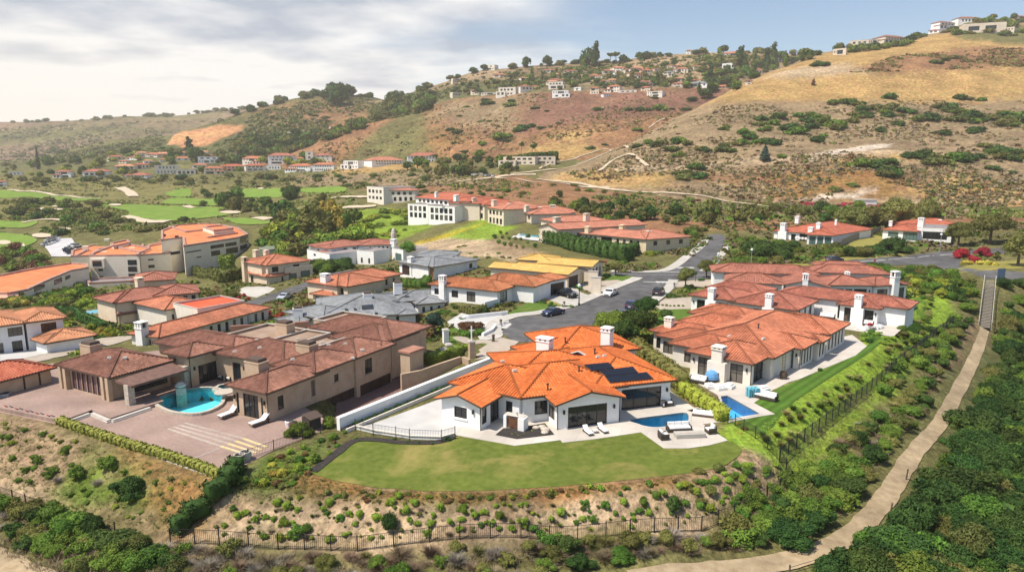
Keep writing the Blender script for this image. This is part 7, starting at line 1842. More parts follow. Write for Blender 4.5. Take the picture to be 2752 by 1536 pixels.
bC=flatblock(apt,[(433,622),(473,607),(530,603),(584,604),(640,614),(668,632),(640,641),(565,653),(494,664),(490,640),(433,648)],-5.2,-24)
A0,A1=Vector(bA[0]),Vector(bA[1]);B0,B1=Vector(bB[0]),Vector(bB[1])
for x0,y0,x1,y1 in((344,698,368,712),(345,716,369,730),(346,735,370,746),(265,722,277,728),(268,741,278,747)):wallrect(apt,'window',A0,A1,x0,y0,x1,y1,PANE)
wallrect(apt,'bay',A0,A1,250,694,285,719,IVORY,1.4,1.6);wallrect(apt,'window',A0,A1,254,699,278,714,PANE,1.5,.2)
for x0,y0,x1,y1 in((398,696,413,700),(399,712,416,720),(401,728,417,747),(444,729,449,734)):wallrect(apt,'window',B0,B1,x0,y0,x1,y1,PANE)
C=[Vector(p)for p in bC]
for(i,x0,y0,x1,y1)in((7,500,677,541,680),(7,528,690,541,693),(7,460,677,484,685),(6,566,660,602,669),(6,606,654,636,663),(5,645,642,662,650),(6,568,675,592,688),(6,608,668,640,683),(5,646,660,664,672),(9,440,629,446,636),(9,471,633,480,638)):
 a,b=C[i+1 if i+1<len(C)else 0],C[i]
 wallrect(apt,'window',a,b,x0,y0,x1,y1,PANE)
for k in range(5):
 for(i,y0)in((5,636),(5,648)):wallrect(apt,'window',C[6],C[5],646+k*4.4,y0-k*.6,649+k*4.4,y0+6-k*.6,PANE)
for k in range(4):wallrect(apt,'window',C[9],C[8],440+k*12,640,447+k*12,645,PANE)
for x,y in((288,648),(326,668),(355,672),(280,683),(498,652),(534,612),(608,618),(230,668),(540,640)):
 p=at_z(x,y,-8 if x>430 else-11);part_box(apt,'roof_vent',IVORY,(p.x,p.y,p.z+.2),(2.2,2.0,2.0),.3)
flatblock(apt,[(296,656),(343,646),(352,653),(306,664)],-9.0,-14);flatblock(apt,[(545,612),(600,607),(628,616),(575,622)],-3.6,-8);flatblock(apt,[(228,752),(374,746),(374,757),(240,764)],-18.2,-26,roof=FLAT_GREY)
MAUVE_=bpy.data.materials['mauve coping']
for a_,b_,z in(((250,684),(300,664),-9.9),((300,664),(372,680),-9.9),((395,664),(452,654),-10.5),((452,610),(500,625),-5.1),((500,625),(560,618),-5.1),((560,640),(640,628),-5.1),((205,690),(240,672),-12.1)):
 p_,q_=at_z(*a_,z),at_z(*b_,z);mb=MB();d_=q_-p_;n_=Vector((-d_.y,d_.x,0)).normalized()
 mb.frame_box(p_,d_,n_,(0,0,.7));mb.build('roof_kerb',MAUVE_,apt)
apt2=empty('apartment_building',at_z(60,800,-20),'low ivory apartment wing with orange flat roofs at the left edge, below the curved building','apartment building')
q1=flatblock(apt2,[(-80,790),(-80,752),(0,742),(92,724),(192,709),(236,712),(238,722),(192,730),(139,752),(75,782),(20,792)],-13.5,-24)
q2=flatblock(apt2,[(-80,815),(-80,793),(20,793),(50,790),(52,812)],-14.5,-24)
Qs=[Vector(p)for p in q1]
wallrect(apt2,'window',Qs[9],Qs[8],92,770,122,785,PANE);wallrect(apt2,'window',Qs[8],Qs[7],146,752,168,766,PANE);wallrect(apt2,'window',Qs[8],Qs[7],176,742,190,752,PANE)
def far_house(x0,x1,yb,hpx,roof,wall,label,floors=2,nwin=4,group=None,only=None,glass='d',depth=.55,yaw=None,canopy=False):
 cxp=(x0+x1)/2
 h=hit(cxp,yb,only)
 if h is None:
  for dy in range(2,60,2):
   h=hit(cxp,yb+dy,only)
   if h is not None:break
 if h is None:return
 if wall is WHITE and(group or '').startswith('villas')and R.random()<.6:wall=CREAM
 if roof is FLAT_GREY and not any(k in label for k in('flat','box','cube','tower','pavilion','turret','black','glaze','slate','terrace house')):roof=R.choice(['coral','peach','rose','coral'])
 s=h.y/F;wd=(x1-x0)*s;ht=hpx*s
 a=math.atan2(-h.x,h.y)*.3+(R.uniform(-.6,.6)if yaw is None else yaw)
 u=Vector((math.cos(a),math.sin(a)))
 D=max(7,min(wd*depth,22))
 oh=.5 if roof in T else .05
 rh={'hip':min(wd,D)*.15}.get('hip')if roof in T else .4
 wall_h=max(2.4,ht-rh)
 hs=House('house',label,h.z,wall,roof if roof in T else 'rose',group=group)
 o=Vector((h.x,h.y))-u*wd/2
 w=hs.wing_world(o,u,wd,D,wall_h,roof='hip' if roof in T else 'flat',pitch=.36,oh=oh,base=max(3,D*.35))
 if roof not in T:hs.flatm=roof
 if wd>14 and floors>1 and R.random()<.7:
  w2=hs.wing_world(o+u*(wd*(.55 if R.random()<.5 else-.12))-Vector((-u.y,u.x))*2.5,u,wd*.55,D*.7,wall_h*.52,roof='hip' if roof in T else 'flat',pitch=.22,oh=oh,base=max(3,D*.35))
  hs.row(w2,'f',max(2,nwin//2),.6,wall_h*.12,wall_h*.42,mull=0)
 fh=wall_h/floors
 for f in range(floors):
  q=R.random()
  if q<.35 and wd>9:
   a_=R.uniform(.08,.45);b_=a_+R.uniform(.25,.45)
   hs.win(w,'f',(a_,min(.94,b_),f*fh+fh*.15,f*fh+fh*.82),mull=2,m=glass)
   if a_>.25:hs.row(w,'f',2,.4,f*fh+fh*.35,f*fh+fh*.75,.03,a_-.02,mull=0,m=glass)
   if b_<.75:hs.row(w,'f',2,.4,f*fh+fh*.35,f*fh+fh*.75,b_+.02,.97,mull=0,m=glass)
  else:hs.row(w,'f',max(1,nwin-R.randrange(2)),R.uniform(.35,.65),f*fh+fh*R.uniform(.25,.36),f*fh+fh*.74,R.uniform(.04,.16),R.uniform(.84,.96),mull=0,m=glass)
 hs.win_simple=True
 hs.make()
 return hs
_make=House.make
def _make2(s):
 return _make(s)
V_='houses of the valley town'
for a in[(25,56,470,8,FLAT_GREY,WHITE,'small white flat-roofed house at the far left of the valley town',1,3),(150,190,478,20,FLAT_GREY,WHITE,'white two-storey house near the left end of the valley town',2,3),(225,290,476,20,FLAT_GREY,WHITE,'long white house with a row of tall openings in the valley town',1,5),(309,362,456,14,'peach','C','house with a long peach-red roof behind the long white house',1,4),(364,402,455,16,'red','C','shorter red-roofed house right of the long peach-red roof',1,3),(331,395,477,9,FLAT_GREY,WHITE,'low white house in front of the long peach-red roof',1,5),(420,478,468,24,FLAT_GREY,'G','pale house glazed across its whole front in the valley town',2,6),(476,524,471,16,FLAT_GREY,STUCCO,'cream flat-roofed house right of the glazed house',1,4),(517,556,453,13,'coral',STUCCO,'coral-roofed house behind the cream flat-roofed house',1,3),(551,600,468,20,'coral',CREAM,'cream house with a wide coral roof in the middle of the valley town',2,4),(600,660,460,18,'red',CREAM,'cream house with red roof between the wide coral roof and the white terraces',2,5),(662,714,459,18,'red',STUCCO,'red-roofed house just left of the white terraces',2,4),(646,708,441,20,FLAT_GREY,STUCCO,'cream block with a colonnade above the red roofs',2,6),(722,792,441,28,'rose',WHITE,'tall white house with rose roof at the top of the white terraces',3,6),(792,818,441,18,FLAT_GREY,WHITE,'narrow white block beside the tall white house',2,2),(822,842,438,30,FLAT_GREY,STUCCO,'slim cream tower among the white terraces',3,1),(845,892,438,24,'rose',STUCCO,'stepped cream house right of the slim tower',3,4),(717,754,456,11,FLAT_GREY,WHITE,'low white pavilion at the foot of the white terraces',1,4),(772,836,461,20,FLAT_GREY,WHITE,'white house with a curved row of windows in the front terrace',2,8),(838,898,460,22,FLAT_GREY,WHITE,'white glass-fronted house at the right of the front terrace',2,8),(920,966,454,22,FLAT_GREY,WHITE,'white cube house standing alone right of the terraces',2,4),(996,1092,443,20,'salmon',WHITE,'long white two-storey house with salmon roof on the green shelf',2,11),(1095,1184,436,24,'rose',WHITE,'large white house with bowed front at the right end of the shelf',2,9),(880,931,353,18,'coral',STUCCO,'lone cream house with coral roof high in the wooded hollow',3,4),(761,795,361,6,FLAT_GREY,STUCCO,'low flat-roofed house in the wood above the valley town',1,3),(334,376,429,6,FLAT_GREY,STUCCO,'tiny pale house at the foot of the green spur',1,3),(387,428,422,9,'coral',STUCCO,'tiny coral-roofed house below the orange cliff',1,3),(470,498,417,5,FLAT_GREY,WHITE,'tiny white house just right of the cliff foot',1,2),(537,560,415,9,FLAT_GREY,WHITE,'tiny white house among trees above the coral roofs',2,2),(535,585,438,17,FLAT_GREY,WHITE,'white twin-tower house above the coral roofs',2,4),(-8,18,501,16,FLAT_GREY,WHITE,'white house cut by the left edge above the fairway',2,2),(1350,1440,443,22,FLAT_ORANGE,CREAM,'ochre villa with a small gable on the golden slope',2,6),(1438,1492,442,22,FLAT_BROWN,CREAM,'ochre two-storey wing with a glazed front on the golden slope',2,4),]:
 a=list(a);g='d'
 if a[5]=='C':a[5]=CREAM
 if a[5]=='G':a[5]=STUCCO;g='g'
 far_house(a[0],a[1],a[2],a[3],a[4],a[5],a[6],a[7],a[8],V_ if a[0]<1300 else None,None,g)
W_='villas on the upper hill'
for a in[(1295,1331,189,13,FLAT_BROWN,STUCCO,'tan villa alone on the skyline at the left of the upper hill',2,3),(1217,1240,222,10,FLAT_BROWN,CREAM,'small tan house low on the skyline left of the lone villa',2,2),(1325,1361,208,10,'coral',CREAM,'coral-roofed house on the bare knoll below the skyline',1,3),(1215,1243,259,10,FLAT_GREY,WHITE,'small white pavilion at the left tip of the ridge row',1,4),(1261,1290,255,14,'rose',CREAM,'tan house second from the left tip of the ridge row',2,3),(1293,1333,255,6,FLAT_BROWN,STUCCO,'long low house between the tan house and the dark stepped house',1,5),(1339,1386,258,22,FLAT_BROWN,STUCCO,'dark stepped house with tall right wing on the ridge row',2,5),(1397,1459,243,15,'rose',STUCCO,'broad cream house with rose roof at the head of the white path',1,6),(1474,1512,239,18,FLAT_GREY,STUCCO,'grey two-storey house behind the black and white modern house',2,4),(1484,1527,262,18,FLAT_GREY,WHITE,'black and white modern house jutting over the purple slope',2,3),(1541,1562,243,8,FLAT_GREY,WHITE,'small bright white box house on the ridge row',1,3),(1584,1610,253,18,'coral',WHITE,'white house with coral roof beside the bright white box',2,3),(1620,1646,260,10,FLAT_GREY,WHITE,'white balcony house at the edge of the purple slope',1,4),(1628,1666,248,18,'coral',STUCCO,'coral-roofed house above the white balcony house',2,4),(1662,1710,249,6,FLAT_BROWN,STUCCO,'long dark flat house right of the white balcony house',1,4),(1720,1748,246,13,'coral',PEACHW,'peach house with coral roof near the concrete terrace house',2,3),(1737,1780,260,14,FLAT_GREY,STUCCO,'concrete terrace house at the right of the purple slope',2,3),(1612,1632,223,8,'coral',WHITE,'small house with coral roof left of the cluster',1,2),(1631,1674,226,14,'peach',STUCCO,'clustered house with peach roof in the middle of the hill village',2,4),(1690,1730,212,18,'coral',PEACHW,'long coral apartment house, lower half',2,6),(1722,1756,203,16,'coral',PEACHW,'long coral apartment house, upper half',2,5),(1595,1620,212,9,FLAT_GREY,WHITE,'white low house among the trees left of the coral apartments',1,3),(1517,1538,204,8,FLAT_GREY,WHITE,'little white house in the saddle under the skyline',1,2),(1651,1660,205,9,FLAT_GREY,WHITE,'narrow white turret house among trees',2,1),(1648,1692,190,11,'peach',STUCCO,'row of pale terraces under the bare knoll, left half',2,6),(1696,1742,189,10,'peach',STUCCO,'row of pale terraces under the bare knoll, right half',2,6),(1779,1810,207,15,'slate',WHITE,'white house with a tall chimney and slate roof',2,3),(1809,1848,196,14,'coral',CREAM,'cream house with big coral roof right of the slate-roofed house',1,3),(1804,1840,235,13,'rose',WHITE,'white house above the brown trees at the right of the ridge row',2,4),(1843,1900,235,15,'slate',WHITE,'large blue-grey roofed house at the right end of the ridge row',1,7),(1748,1760,148,11,FLAT_BROWN,CREAM,'square tan house on the skyline knoll',2,1),(1843,1863,140,11,FLAT_GREY,WHITE,'white skyline house right of the knoll',2,3),(1866,1900,138,7,FLAT_GREY,WHITE,'long pale skyline house behind trees',1,5),(1939,2006,150,12,FLAT_GREY,WHITE,'long white skyline house among palms',1,8),(2037,2081,167,12,'orange',STUCCO,'house with a vivid orange roof near the notch',1,4),(1941,1975,187,16,FLAT_BROWN,WHITE,'white house with brown flat roof below the orange-roofed house',1,4),(1983,2026,179,12,'mauve',WHITE,'white house with a mauve roof just below the orange-roofed house',1,4),(2015,2066,197,12,FLAT_GREY,STUCCO,'pale stepped house beside the edge of the golden field',1,4),(2093,2134,165,12,FLAT_GREY,WHITE,'white terraced house above the golden field edge',2,4),(1927,1974,238,9,'coral',PEACHW,'low house with a coral roof beside the golden slope',1,4),(2005,2022,228,13,FLAT_GREY,WHITE,'small white house at the lower corner of the golden field',2,2),]:
 far_house(*a[:9],W_,None)
X_='houses on the right-hand summit'
for a in[(2240,2271,148,16,FLAT_BROWN,CREAM,'small cream house at the top left corner of the golden field',1,2),(2286,2330,132,22,FLAT_BROWN,CREAM,'cream apartment block with brown chimney towers, left block on the hilltop',2,4),(2330,2369,128,20,FLAT_BROWN,CREAM,'cream apartment block on the hilltop, beside the brown-roofed one',2,4),(2371,2452,119,24,'brown',CREAM,'long cream hilltop apartment house with brown roof',2,7),(2496,2522,82,10,FLAT_GREY,WHITE,'small white garage house below the summit villa',1,2),(2520,2572,80,22,'mauve',WHITE,'white summit villa with mauve roof and wide balcony',2,4),(2576,2631,60,17,'mauve',WHITE,'uppermost white villa with flat mauve roof',1,5),(2598,2692,88,24,FLAT_ORANGE,CREAM,'long beige modern villa with a deep horizontal window band',1,3),(2669,2719,86,10,FLAT_BROWN,CREAM,'low beige wall house right of the long beige villa',1,2),(2731,2775,50,8,'mauve',CREAM,'brown-roofed house cut by the right edge at the summit',1,3),]:
 far_house(*a[:9],X_,['right'])
for i in range(30):
 px,py=R.uniform(1400,2000),R.uniform(178,232)
 if not in_poly(np.array([[px,py]]),up)[0]:continue
 w_=R.uniform(20,40)
 far_house(px-w_/2,px+w_/2,py,R.uniform(9,14),['coral','peach','rose','coral'][i%4],[CREAM,PEACHW,STUCCO][i%3],'small terracotta-roofed villa half hidden among the trees of the upper hill',R.choice([1,2]),3,'small terracotta villas among the trees')
for i in range(20):
 px,py=R.uniform(300,720),R.uniform(412,440)
 w_=R.uniform(24,46)
 far_house(px-w_/2,px+w_/2,py,R.uniform(8,13),['coral','peach','red','rose'][i%4],[CREAM,STUCCO,WHITE][i%3],'small tile-roofed house among garden trees behind the front row of the valley town',R.choice([1,2]),3,'small houses behind the front row of the valley town')
IRON=plain('black iron',(.02,.02,.022),.5)
MESHM=plain('dark mesh wire',(.03,.035,.03),.6)
def wall_run(name,pts,h,t,mat,label,zbot=None,ztop=None,cap=None,cat='wall',taper=None):
 """wall along world points (x, y, ground z)"""
 root=empty(name,pts[0],label,cat)
 mb=MB();cm=MB()
 for i,(a,b)in enumerate(zip(pts[:-1],pts[1:])):
  a,b=Vector(a),Vector(b);d=(b-a).to_2d().normalized();n=Vector((-d.y,d.x))*t
  for M,za,zb,nn,lift in((mb,-1.9,None,n,0),):
   ta,tb=a.z+h,b.z+h
   P_=[(a.x,a.y,a.z-2),(b.x,b.y,b.z-2),(b.x+n.x,b.y+n.y,b.z-2),(a.x+n.x,a.y+n.y,a.z-2),(a.x,a.y,ta),(b.x,b.y,tb),(b.x+n.x,b.y+n.y,tb),(a.x+n.x,a.y+n.y,ta)]
   s=len(M.v);M.v.extend(P_)
   for q in[(0,3,2,1),(4,5,6,7),(0,1,5,4),(1,2,6,5),(2,3,7,6),(3,0,4,7)]:M.f.append(tuple(s+k for k in q));M.m.append(0)
  if cap:
   e=d*.03;o=n.normalized()*.05
   cm.frame_box((a.x-o.x,a.y-o.y,a.z+h+.003),(b.x-a.x,b.y-a.y,b.z-a.z),(n.x+2*o.x,n.y+2*o.y,0),(0,0,.09))
 mb.build('wall',mat,root)
 if cap:cm.build('coping',cap,root)
 return root
def gp(px,py,z=None):
 p=at_z(px,py,z)if z is not None else hit(px,py,['base']);return Vector(p)
a=gp(914,1157,0);b=at_z(1345,952,1.35);b.z=0
b.z=0
wall_run('garden_wall',[a,a.lerp(b,.33),a.lerp(b,.66),b],1.3,.45,WHITE,'long white retaining wall between the sunken brown driveway and the white courtyard',cap=WHITE)
n=(b-a).to_2d().normalized();nr=Vector((n.y,-n.x,0))
bed=[a+nr*.1,b.lerp(a,.12)+nr*.1,b.lerp(a,.12)+nr*1.0,a+nr*1.0]
mb=MB();mb.prism([tuple(p)[:2]for p in bed],-.5,.28);tag(mb.build('planter',MULCH),'narrow dark planter strip along the foot of the long white wall','planter')
wall_run('garden_wall',[a+nr*1.02,b.lerp(a,.12)+nr*1.02],.42,.16,STUCCO,'low pale kerb wall of the planter beside the white courtyard')
for k in range(26):
 p=a.lerp(b,.06+.031*k)+nr*.55;plant('round','dark',p.x,p.y,R.uniform(.22,.36),None,'small dark shrub in the planter at the foot of the long white wall','shrub','shrubs along the long white wall','shrub',.28)
q=[gp(955,1152,0),gp(1003,1164,0),gp(1064,1173,0),gp(1101,1179,0),gp(1187,1182,0),gp(1223,1172,0)]
wall_run('garden_wall',q,.30,.2,WHITE,'low curved white wall carrying the courtyard railing',cap=STUCCO)
q2=[Vector((p.x,p.y,-1.4))for p in(at_z(1079,1003,1.0),at_z(1130,993,1.0),at_z(1185,974,1.0),at_z(1240,956,1.0),at_z(1259,966,.9))]
wall_run('garden_wall',q2,2.3,.35,TAN,'curved tan wall beside the sunken driveway',cap=None)
q=[gp(160,1142,0),gp(330,1196,0),gp(480,1251,0),gp(598,1291,0)]
wall_run('garden_wall',[Vector((p.x,p.y,-.55))for p in q],.6,.35,SIDE,'pale low retaining wall under the flowering hedge of the brick terrace')
wall_run('garden_wall',[gp(1303,833,0),gp(1343,822,0),gp(1345,812,0)],1.5,.25,WHITE,'white garden wall joined to the orange-roofed house')
wall_run('garden_wall',[gp(1195,880,-1),gp(1230,868,-.6),gp(1262,857,0),gp(1365,846,0)],.7,.3,WHITE,'white wall around the forecourt of the grey-roofed house')
wall_run('garden_wall',[gp(1300,905,0),gp(1325,893,0),gp(1335,880,0)],.6,.4,WHITE,'curved white planter wall beside the cul-de-sac')
wall_run('garden_wall',[at_z(620,895,-1),at_z(700,890,-1),at_z(830,882,-1)],1.2,.5,T['brown'],'curved tile-topped parapet behind the tan villa')
wall_run('garden_wall',[hit(2455,825),hit(2440,836),hit(2405,833)],1.2,.4,STONE,'low stone wall at the corner of the mauve-roofed villa')
for px,py in((604,885),(636,877),(667,869),(690,862),(715,854)):
 p=hit(px,py);r=empty('stone_pillar',p,'short pale pillar in the row beside the long coral-roofed house','pillar','row of short pale pillars')
 mb=MB();mb.box((p.x,p.y,p.z+.7),(.75,.75,2.0));mb.build('shaft',WHITE,r);mb=MB();mb.box((p.x,p.y,p.z+1.8),(.95,.95,.2),taper=.7);mb.build('cap',STUCCO,r)
for px,py,hh,lb in((1198,921,2.0,'white gate pillar at the entrance of the hedged garden'),(1268,962,2.4,'tan gate pillar topped by a white pole beside the drive'),(1192,960,1.2,'shorter stone pillar on the garden bank'),(1206,953,1.5,'taller stone pillar on the garden bank')):
 p=hit(px,py);r=empty('gate_pillar',p,lb,'pillar');mb=MB();mb.box((p.x,p.y,p.z+hh/2-.3),(.8,.8,hh+.6),.4);mb.build('shaft',STONE if 'stone' in lb else(TAN if 'tan' in lb else WHITE),r)
 mb=MB();mb.box((p.x,p.y,p.z+hh+.1),(1.0,1.0,.2),.4,taper=.8);mb.build('cap',SIDE,r)
 if 'pole' in lb:mb=MB();mb.tube((p.x,p.y,p.z+hh),(p.x,p.y,p.z+hh+2.2),.1,6);mb.build('pole',WHITE,r)
def fence(name,pts,h,label,post=2.2,picket=.16,mat=IRON,mesh=False,wood=False,pw=.05,zs=None):
 wp=[hit(*p,['base'])if zs is None else at_z(*p,zs)for p in pts]
 c=[]
 for a,b in zip(wp[:-1],wp[1:]):
  n=max(1,round((b-a).to_2d().length/post))
  for k in range(n):c.append(a.lerp(b,k/n))
 c.append(wp[-1])
 c=[Vector((p.x,p.y,(ground_z(p.x,p.y)if zs is None else zs)))for p in c]
 root=empty(name,c[0],label,'fence')
 pm=MB();rm=MB()
 for i,p in enumerate(c):
  mb=MB();mb.box((p.x,p.y,p.z+h/2-.1),(pw*1.15,pw*1.15,h+.35));mb.build('post',mat,root)
 for a,b in zip(c[:-1],c[1:]):
  up=Vector((0,0,1))
  for z in((h-.06,.12)if not wood else()):rm.tube(a+up*z,b+up*z,pw*.3,4)
  L_=(b-a).length
  if mesh:
   k=0
   while k*.2<L_:
    p=a.lerp(b,min(1,k*.2/L_));pm.box((p.x,p.y,p.z+h/2),(.02,.02,h-.15));k+=1
  elif wood:
   k=0
   while k*picket<L_:
    p=a.lerp(b,min(1,k*picket/L_));pm.box((p.x,p.y,p.z+h/2),(picket*.86,.03,h),math.atan2(b.y-a.y,b.x-a.x));k+=1
  else:
   k=1
   while k*picket<L_:
    p=a.lerp(b,k*picket/L_);pm.box((p.x,p.y,p.z+h/2),(.02,.02,h-.12));k+=1
 if rm.f:rm.build('rail',mat,root)
 pm.build('infill',mat,root)
 return root
fence('iron_fence',[(459,1461),(590,1464),(748,1476),(961,1481),(1154,1456),(1400,1445),(1628,1443),(1885,1427),(1972,1394),(2060,1345),(2127,1303)],1.3,'long black iron fence along the bottom of the bare slope',pw=.07)
fence('iron_fence',[(2127,1303),(2112,1270),(2095,1240)],1.35,'short black iron fence link climbing to the mesh fence corner',pw=.07)
fence('mesh_fence',[(2095,1240),(2200,1158),(2300,1082),(2380,1013),(2450,955),(2515,902),(2560,868)],1.45,'dark mesh fence along the lower edge of the lime-green slope',post=2.4,mesh=True,mat=MESHM,pw=.08)
fence('iron_fence',[(1975,1144),(1998,1158),(2062,1206),(2094,1238)],1.25,'black iron fence stepping down from the pool hedge',pw=.06)
fence('iron_railing',[(619,1258),(668,1233),(736,1209),(813,1180),(861,1163)],1.0,'black iron railing along the right edge of the brick terrace',pw=.06)
fence('iron_railing',[(955,1150),(1003,1162),(1064,1171),(1101,1177),(1187,1180),(1223,1170)],.95,'black iron railing on the low courtyard wall',pw=.06,zs=.32)
fence('iron_fence',[(0,1331),(70,1356),(134,1378),(195,1403),(250,1416),(310,1432)],1.0,'thin black iron fence below the left-hand slope',pw=.06)
fence('iron_railing',[(-20,1056),(70,1042),(139,1028)],1.2,'dark railing in front of the red-roofed wing',pw=.05)
fence('wooden_fence',[(2261,661),(2310,641),(2367,622)],2.0,'weathered grey wooden fence between the two villas across the road',post=3,wood=True,mat=noise_mat('weathered boards',(.26,.22,.17),(.36,.31,.25),4,.9),picket=.3)
fence('wire_fence',[(160,835),(215,860),(270,886)],1.5,'dark wire fence beside the narrow pool',mesh=True,mat=MESHM)
rope=empty('rope_fence',hit(2266,1508),'low post and wire fence along the trail bend at the bottom right','fence')
rp=[hit(x,y)for x,y in((2120,1560),(2207,1534),(2266,1508))]
for p in rp:mb=MB();mb.tube(p-Vector((0,0,.3)),p+Vector((0,0,1.3)),.07,6);mb.build('post',noise_mat('old post',(.08,.06,.045),(.13,.10,.08),5,.9)if 'old post' not in bpy.data.materials else bpy.data.materials['old post'],rope)
mb=MB()
for a_,b_ in zip(rp[:-1],rp[1:]):
 for z in(.6,1.1):mb.tube(a_+Vector((0,0,z)),b_+Vector((0,0,z)),.018,4)
mb.build('wire',IRON,rope)
for px,py,lb in((2434,1290,'lone wooden post leaning beside the dirt trail'),(2391,1385,'short wooden post at the bend of the dirt trail')):
 p=hit(px,py);mb=MB();mb.tube(p-Vector((0,0,.3)),p+Vector((.12,0,1.2)),.07,6);tag(mb.build('trail_post',bpy.data.materials['old post']),lb,'post')
p0,p1=hit(2646,884),at_z(2660,757,1.4)
st=empty('staircase',p0,'long straight stairway with side rails climbing from the trail to the road','stairs')
d=(p1-p0);n=Vector((-d.y,d.x,0)).normalized()*.0;mb=MB();N_=34;rz=math.atan2(d.y,d.x)
for k in range(N_):
 p=p0+d*((k+.5)/N_);mb.box((p.x,p.y,p.z+.3),(d.to_2d().length/N_*.98,1.7,.08),rz)
mb.build('steps',noise_mat('grey timber steps',(.20,.18,.15),(.28,.25,.21),4,.9),st)
sd=Vector((-d.y,d.x,0)).normalized()
for s_ in(-1.02,1.02):
 mb=MB();mb.tube(p0+sd*s_+Vector((0,0,1.4)),p1+sd*s_+Vector((0,0,1.4)),.06,5);mb.tube(p0+sd*s_+Vector((0,0,.8)),p1+sd*s_+Vector((0,0,.8)),.04,5)
 for k in range(12):
  p=p0+d*(k/11)+sd*s_;mb.tube(p-Vector((0,0,.2)),p+Vector((0,0,1.4)),.05,5)
 mb.build('handrail',SIDE,st)
TYRE=plain('tyre rubber',(.015,.015,.016),.8);RIM=plain('alloy rim',(.45,.45,.46),.35,metal=.8)
HEAD=plain('headlight lens',(.75,.76,.78),.15);TAIL=plain('tail light',(.35,.02,.02),.3);PLATE=plain('licence plate',(.7,.7,.68),.5)
def car(px,py,ang,paint,label,kind='sedan',L_=4.7,W_=1.85):
 """ang: heading of the nose, radians from +X"""
 p=hit(px,py)
 root=empty('car' if kind!='pickup' else 'pickup_truck',p,label,'pickup' if kind=='pickup' else 'car',None,ang)
 prof={'sedan':[(-.50,.30),(-.50,.62),(-.47,.86),(-.36,.93),(-.26,.98),(-.13,1.36),(.02,1.43),(.14,1.38),(.27,1.00),(.42,.86),(.49,.68),(.50,.30)],'suv':[(-.50,.35),(-.50,.75),(-.48,1.10),(-.45,1.16),(-.40,1.60),(-.30,1.70),(.02,1.70),(.13,1.62),(.24,1.12),(.43,.98),(.49,.80),(.50,.35)],'pickup':[(-.50,.45),(-.50,.80),(-.495,1.10),(-.30,1.12),(-.16,1.12),(-.12,1.75),(-.02,1.82),(.10,1.78),(.20,1.18),(.44,1.08),(.49,.90),(.50,.45)]}[kind]
 k=len(prof);V,Fc=[],[]
 def yw(z):
  zt=max(q[1]for q in prof);zb=.95 if kind=='sedan' else 1.15
  return W_/2*(1-.20*max(0,(z-zb)/(zt-zb)))*(1-.05*max(0,(.5-z)))
 for s in(-1,1):
  for x,z in prof:V.append((x*L_,s*yw(z)*(.93 if abs(x)>.46 else 1),z))
 for i in range(k-1):Fc.append((i,i+1,k+i+1,k+i))
 Fc.append((k-1,0,k,2*k-1))
 Fc.append(tuple(range(k))[::-1]);Fc.append(tuple(range(k,2*k)))
 me=bpy.data.meshes.new('body');me.from_pydata(V,[],Fc);me.materials.append(paint)
 bm=bmesh.new();bm.from_mesh(me);bmesh.ops.recalc_face_normals(bm,faces=bm.faces);bmesh.ops.bevel(bm,geom=[e for e in bm.edges],offset=.05,segments=2,affect='EDGES');bm.to_mesh(me);bm.free()
 body=bpy.data.objects.new('body',me);COL.objects.link(body);body.parent=root
 def local(mb,name,mat,par=root):
  o=mb.build(name,mat,None);o.location=(0,0,0);o.parent=par;return o
 wn={'sedan':([(-.235,1.02),(-.125,1.32),(.02,1.385),(.13,1.34),(.235,1.04)],(.14,1.38,.27,1.00),(-.26,.98,-.13,1.36)),'suv':([(-.40,1.20),(-.375,1.56),(.02,1.62),(.11,1.56),(.21,1.18)],(.13,1.62,.24,1.12),(-.45,1.16,-.40,1.60)),'pickup':([(-.145,1.20),(-.115,1.68),(-.02,1.74),(.085,1.70),(.175,1.22)],(.10,1.78,.20,1.18),(-.16,1.12,-.12,1.75))}[kind]
 for s in(-1,1):
  mb=MB();pts=[(x*L_,s*(yw(z)+.014),z)for x,z in wn[0]];mb.face(pts if s<0 else pts[::-1]);local(mb,'side_window',PANE)
 for nm,(xa,za,xb,zb)in(('windscreen',wn[1]),('rear_window',wn[2])):
  e=.03 if nm=='windscreen' else-.03
  A=[((xa+(xb-xa)*t)*L_,(za+(zb-za)*t))for t in(.1,.92)]
  mb=MB();ya,yb=yw(A[0][1])*.88,yw(A[1][1])*.88
  nx=.02 if nm=='windscreen' else-.02
  pts=[(A[1][0]+nx,-yb,A[1][1]+.02),(A[1][0]+nx,yb,A[1][1]+.02),(A[0][0]+nx,ya,A[0][1]+.02),(A[0][0]+nx,-ya,A[0][1]+.02)]
  mb.face(pts if nm=='windscreen' else pts[::-1]);local(mb,nm,PANE)
 if kind=='pickup':
  mb=MB();mb.box((-.325*L_,0,1.125),(.32*L_,W_*.82,.03));local(mb,'cargo_bed',TYRE)
 rr=.34 if kind=='sedan' else .39
 for x in(-.31,.315):
  for s in(-1,1):
   mb=MB();y=s*(W_/2-.1);mb.tube((x*L_,y-.11,rr),(x*L_,y+.13*s,rr),rr,16)
   w=local(mb,'wheel',TYRE);mb=MB();mb.tube((x*L_,y+.1*s,rr),(x*L_,y+.145*s,rr),rr*.62,12);local(mb,'rim',RIM,w)
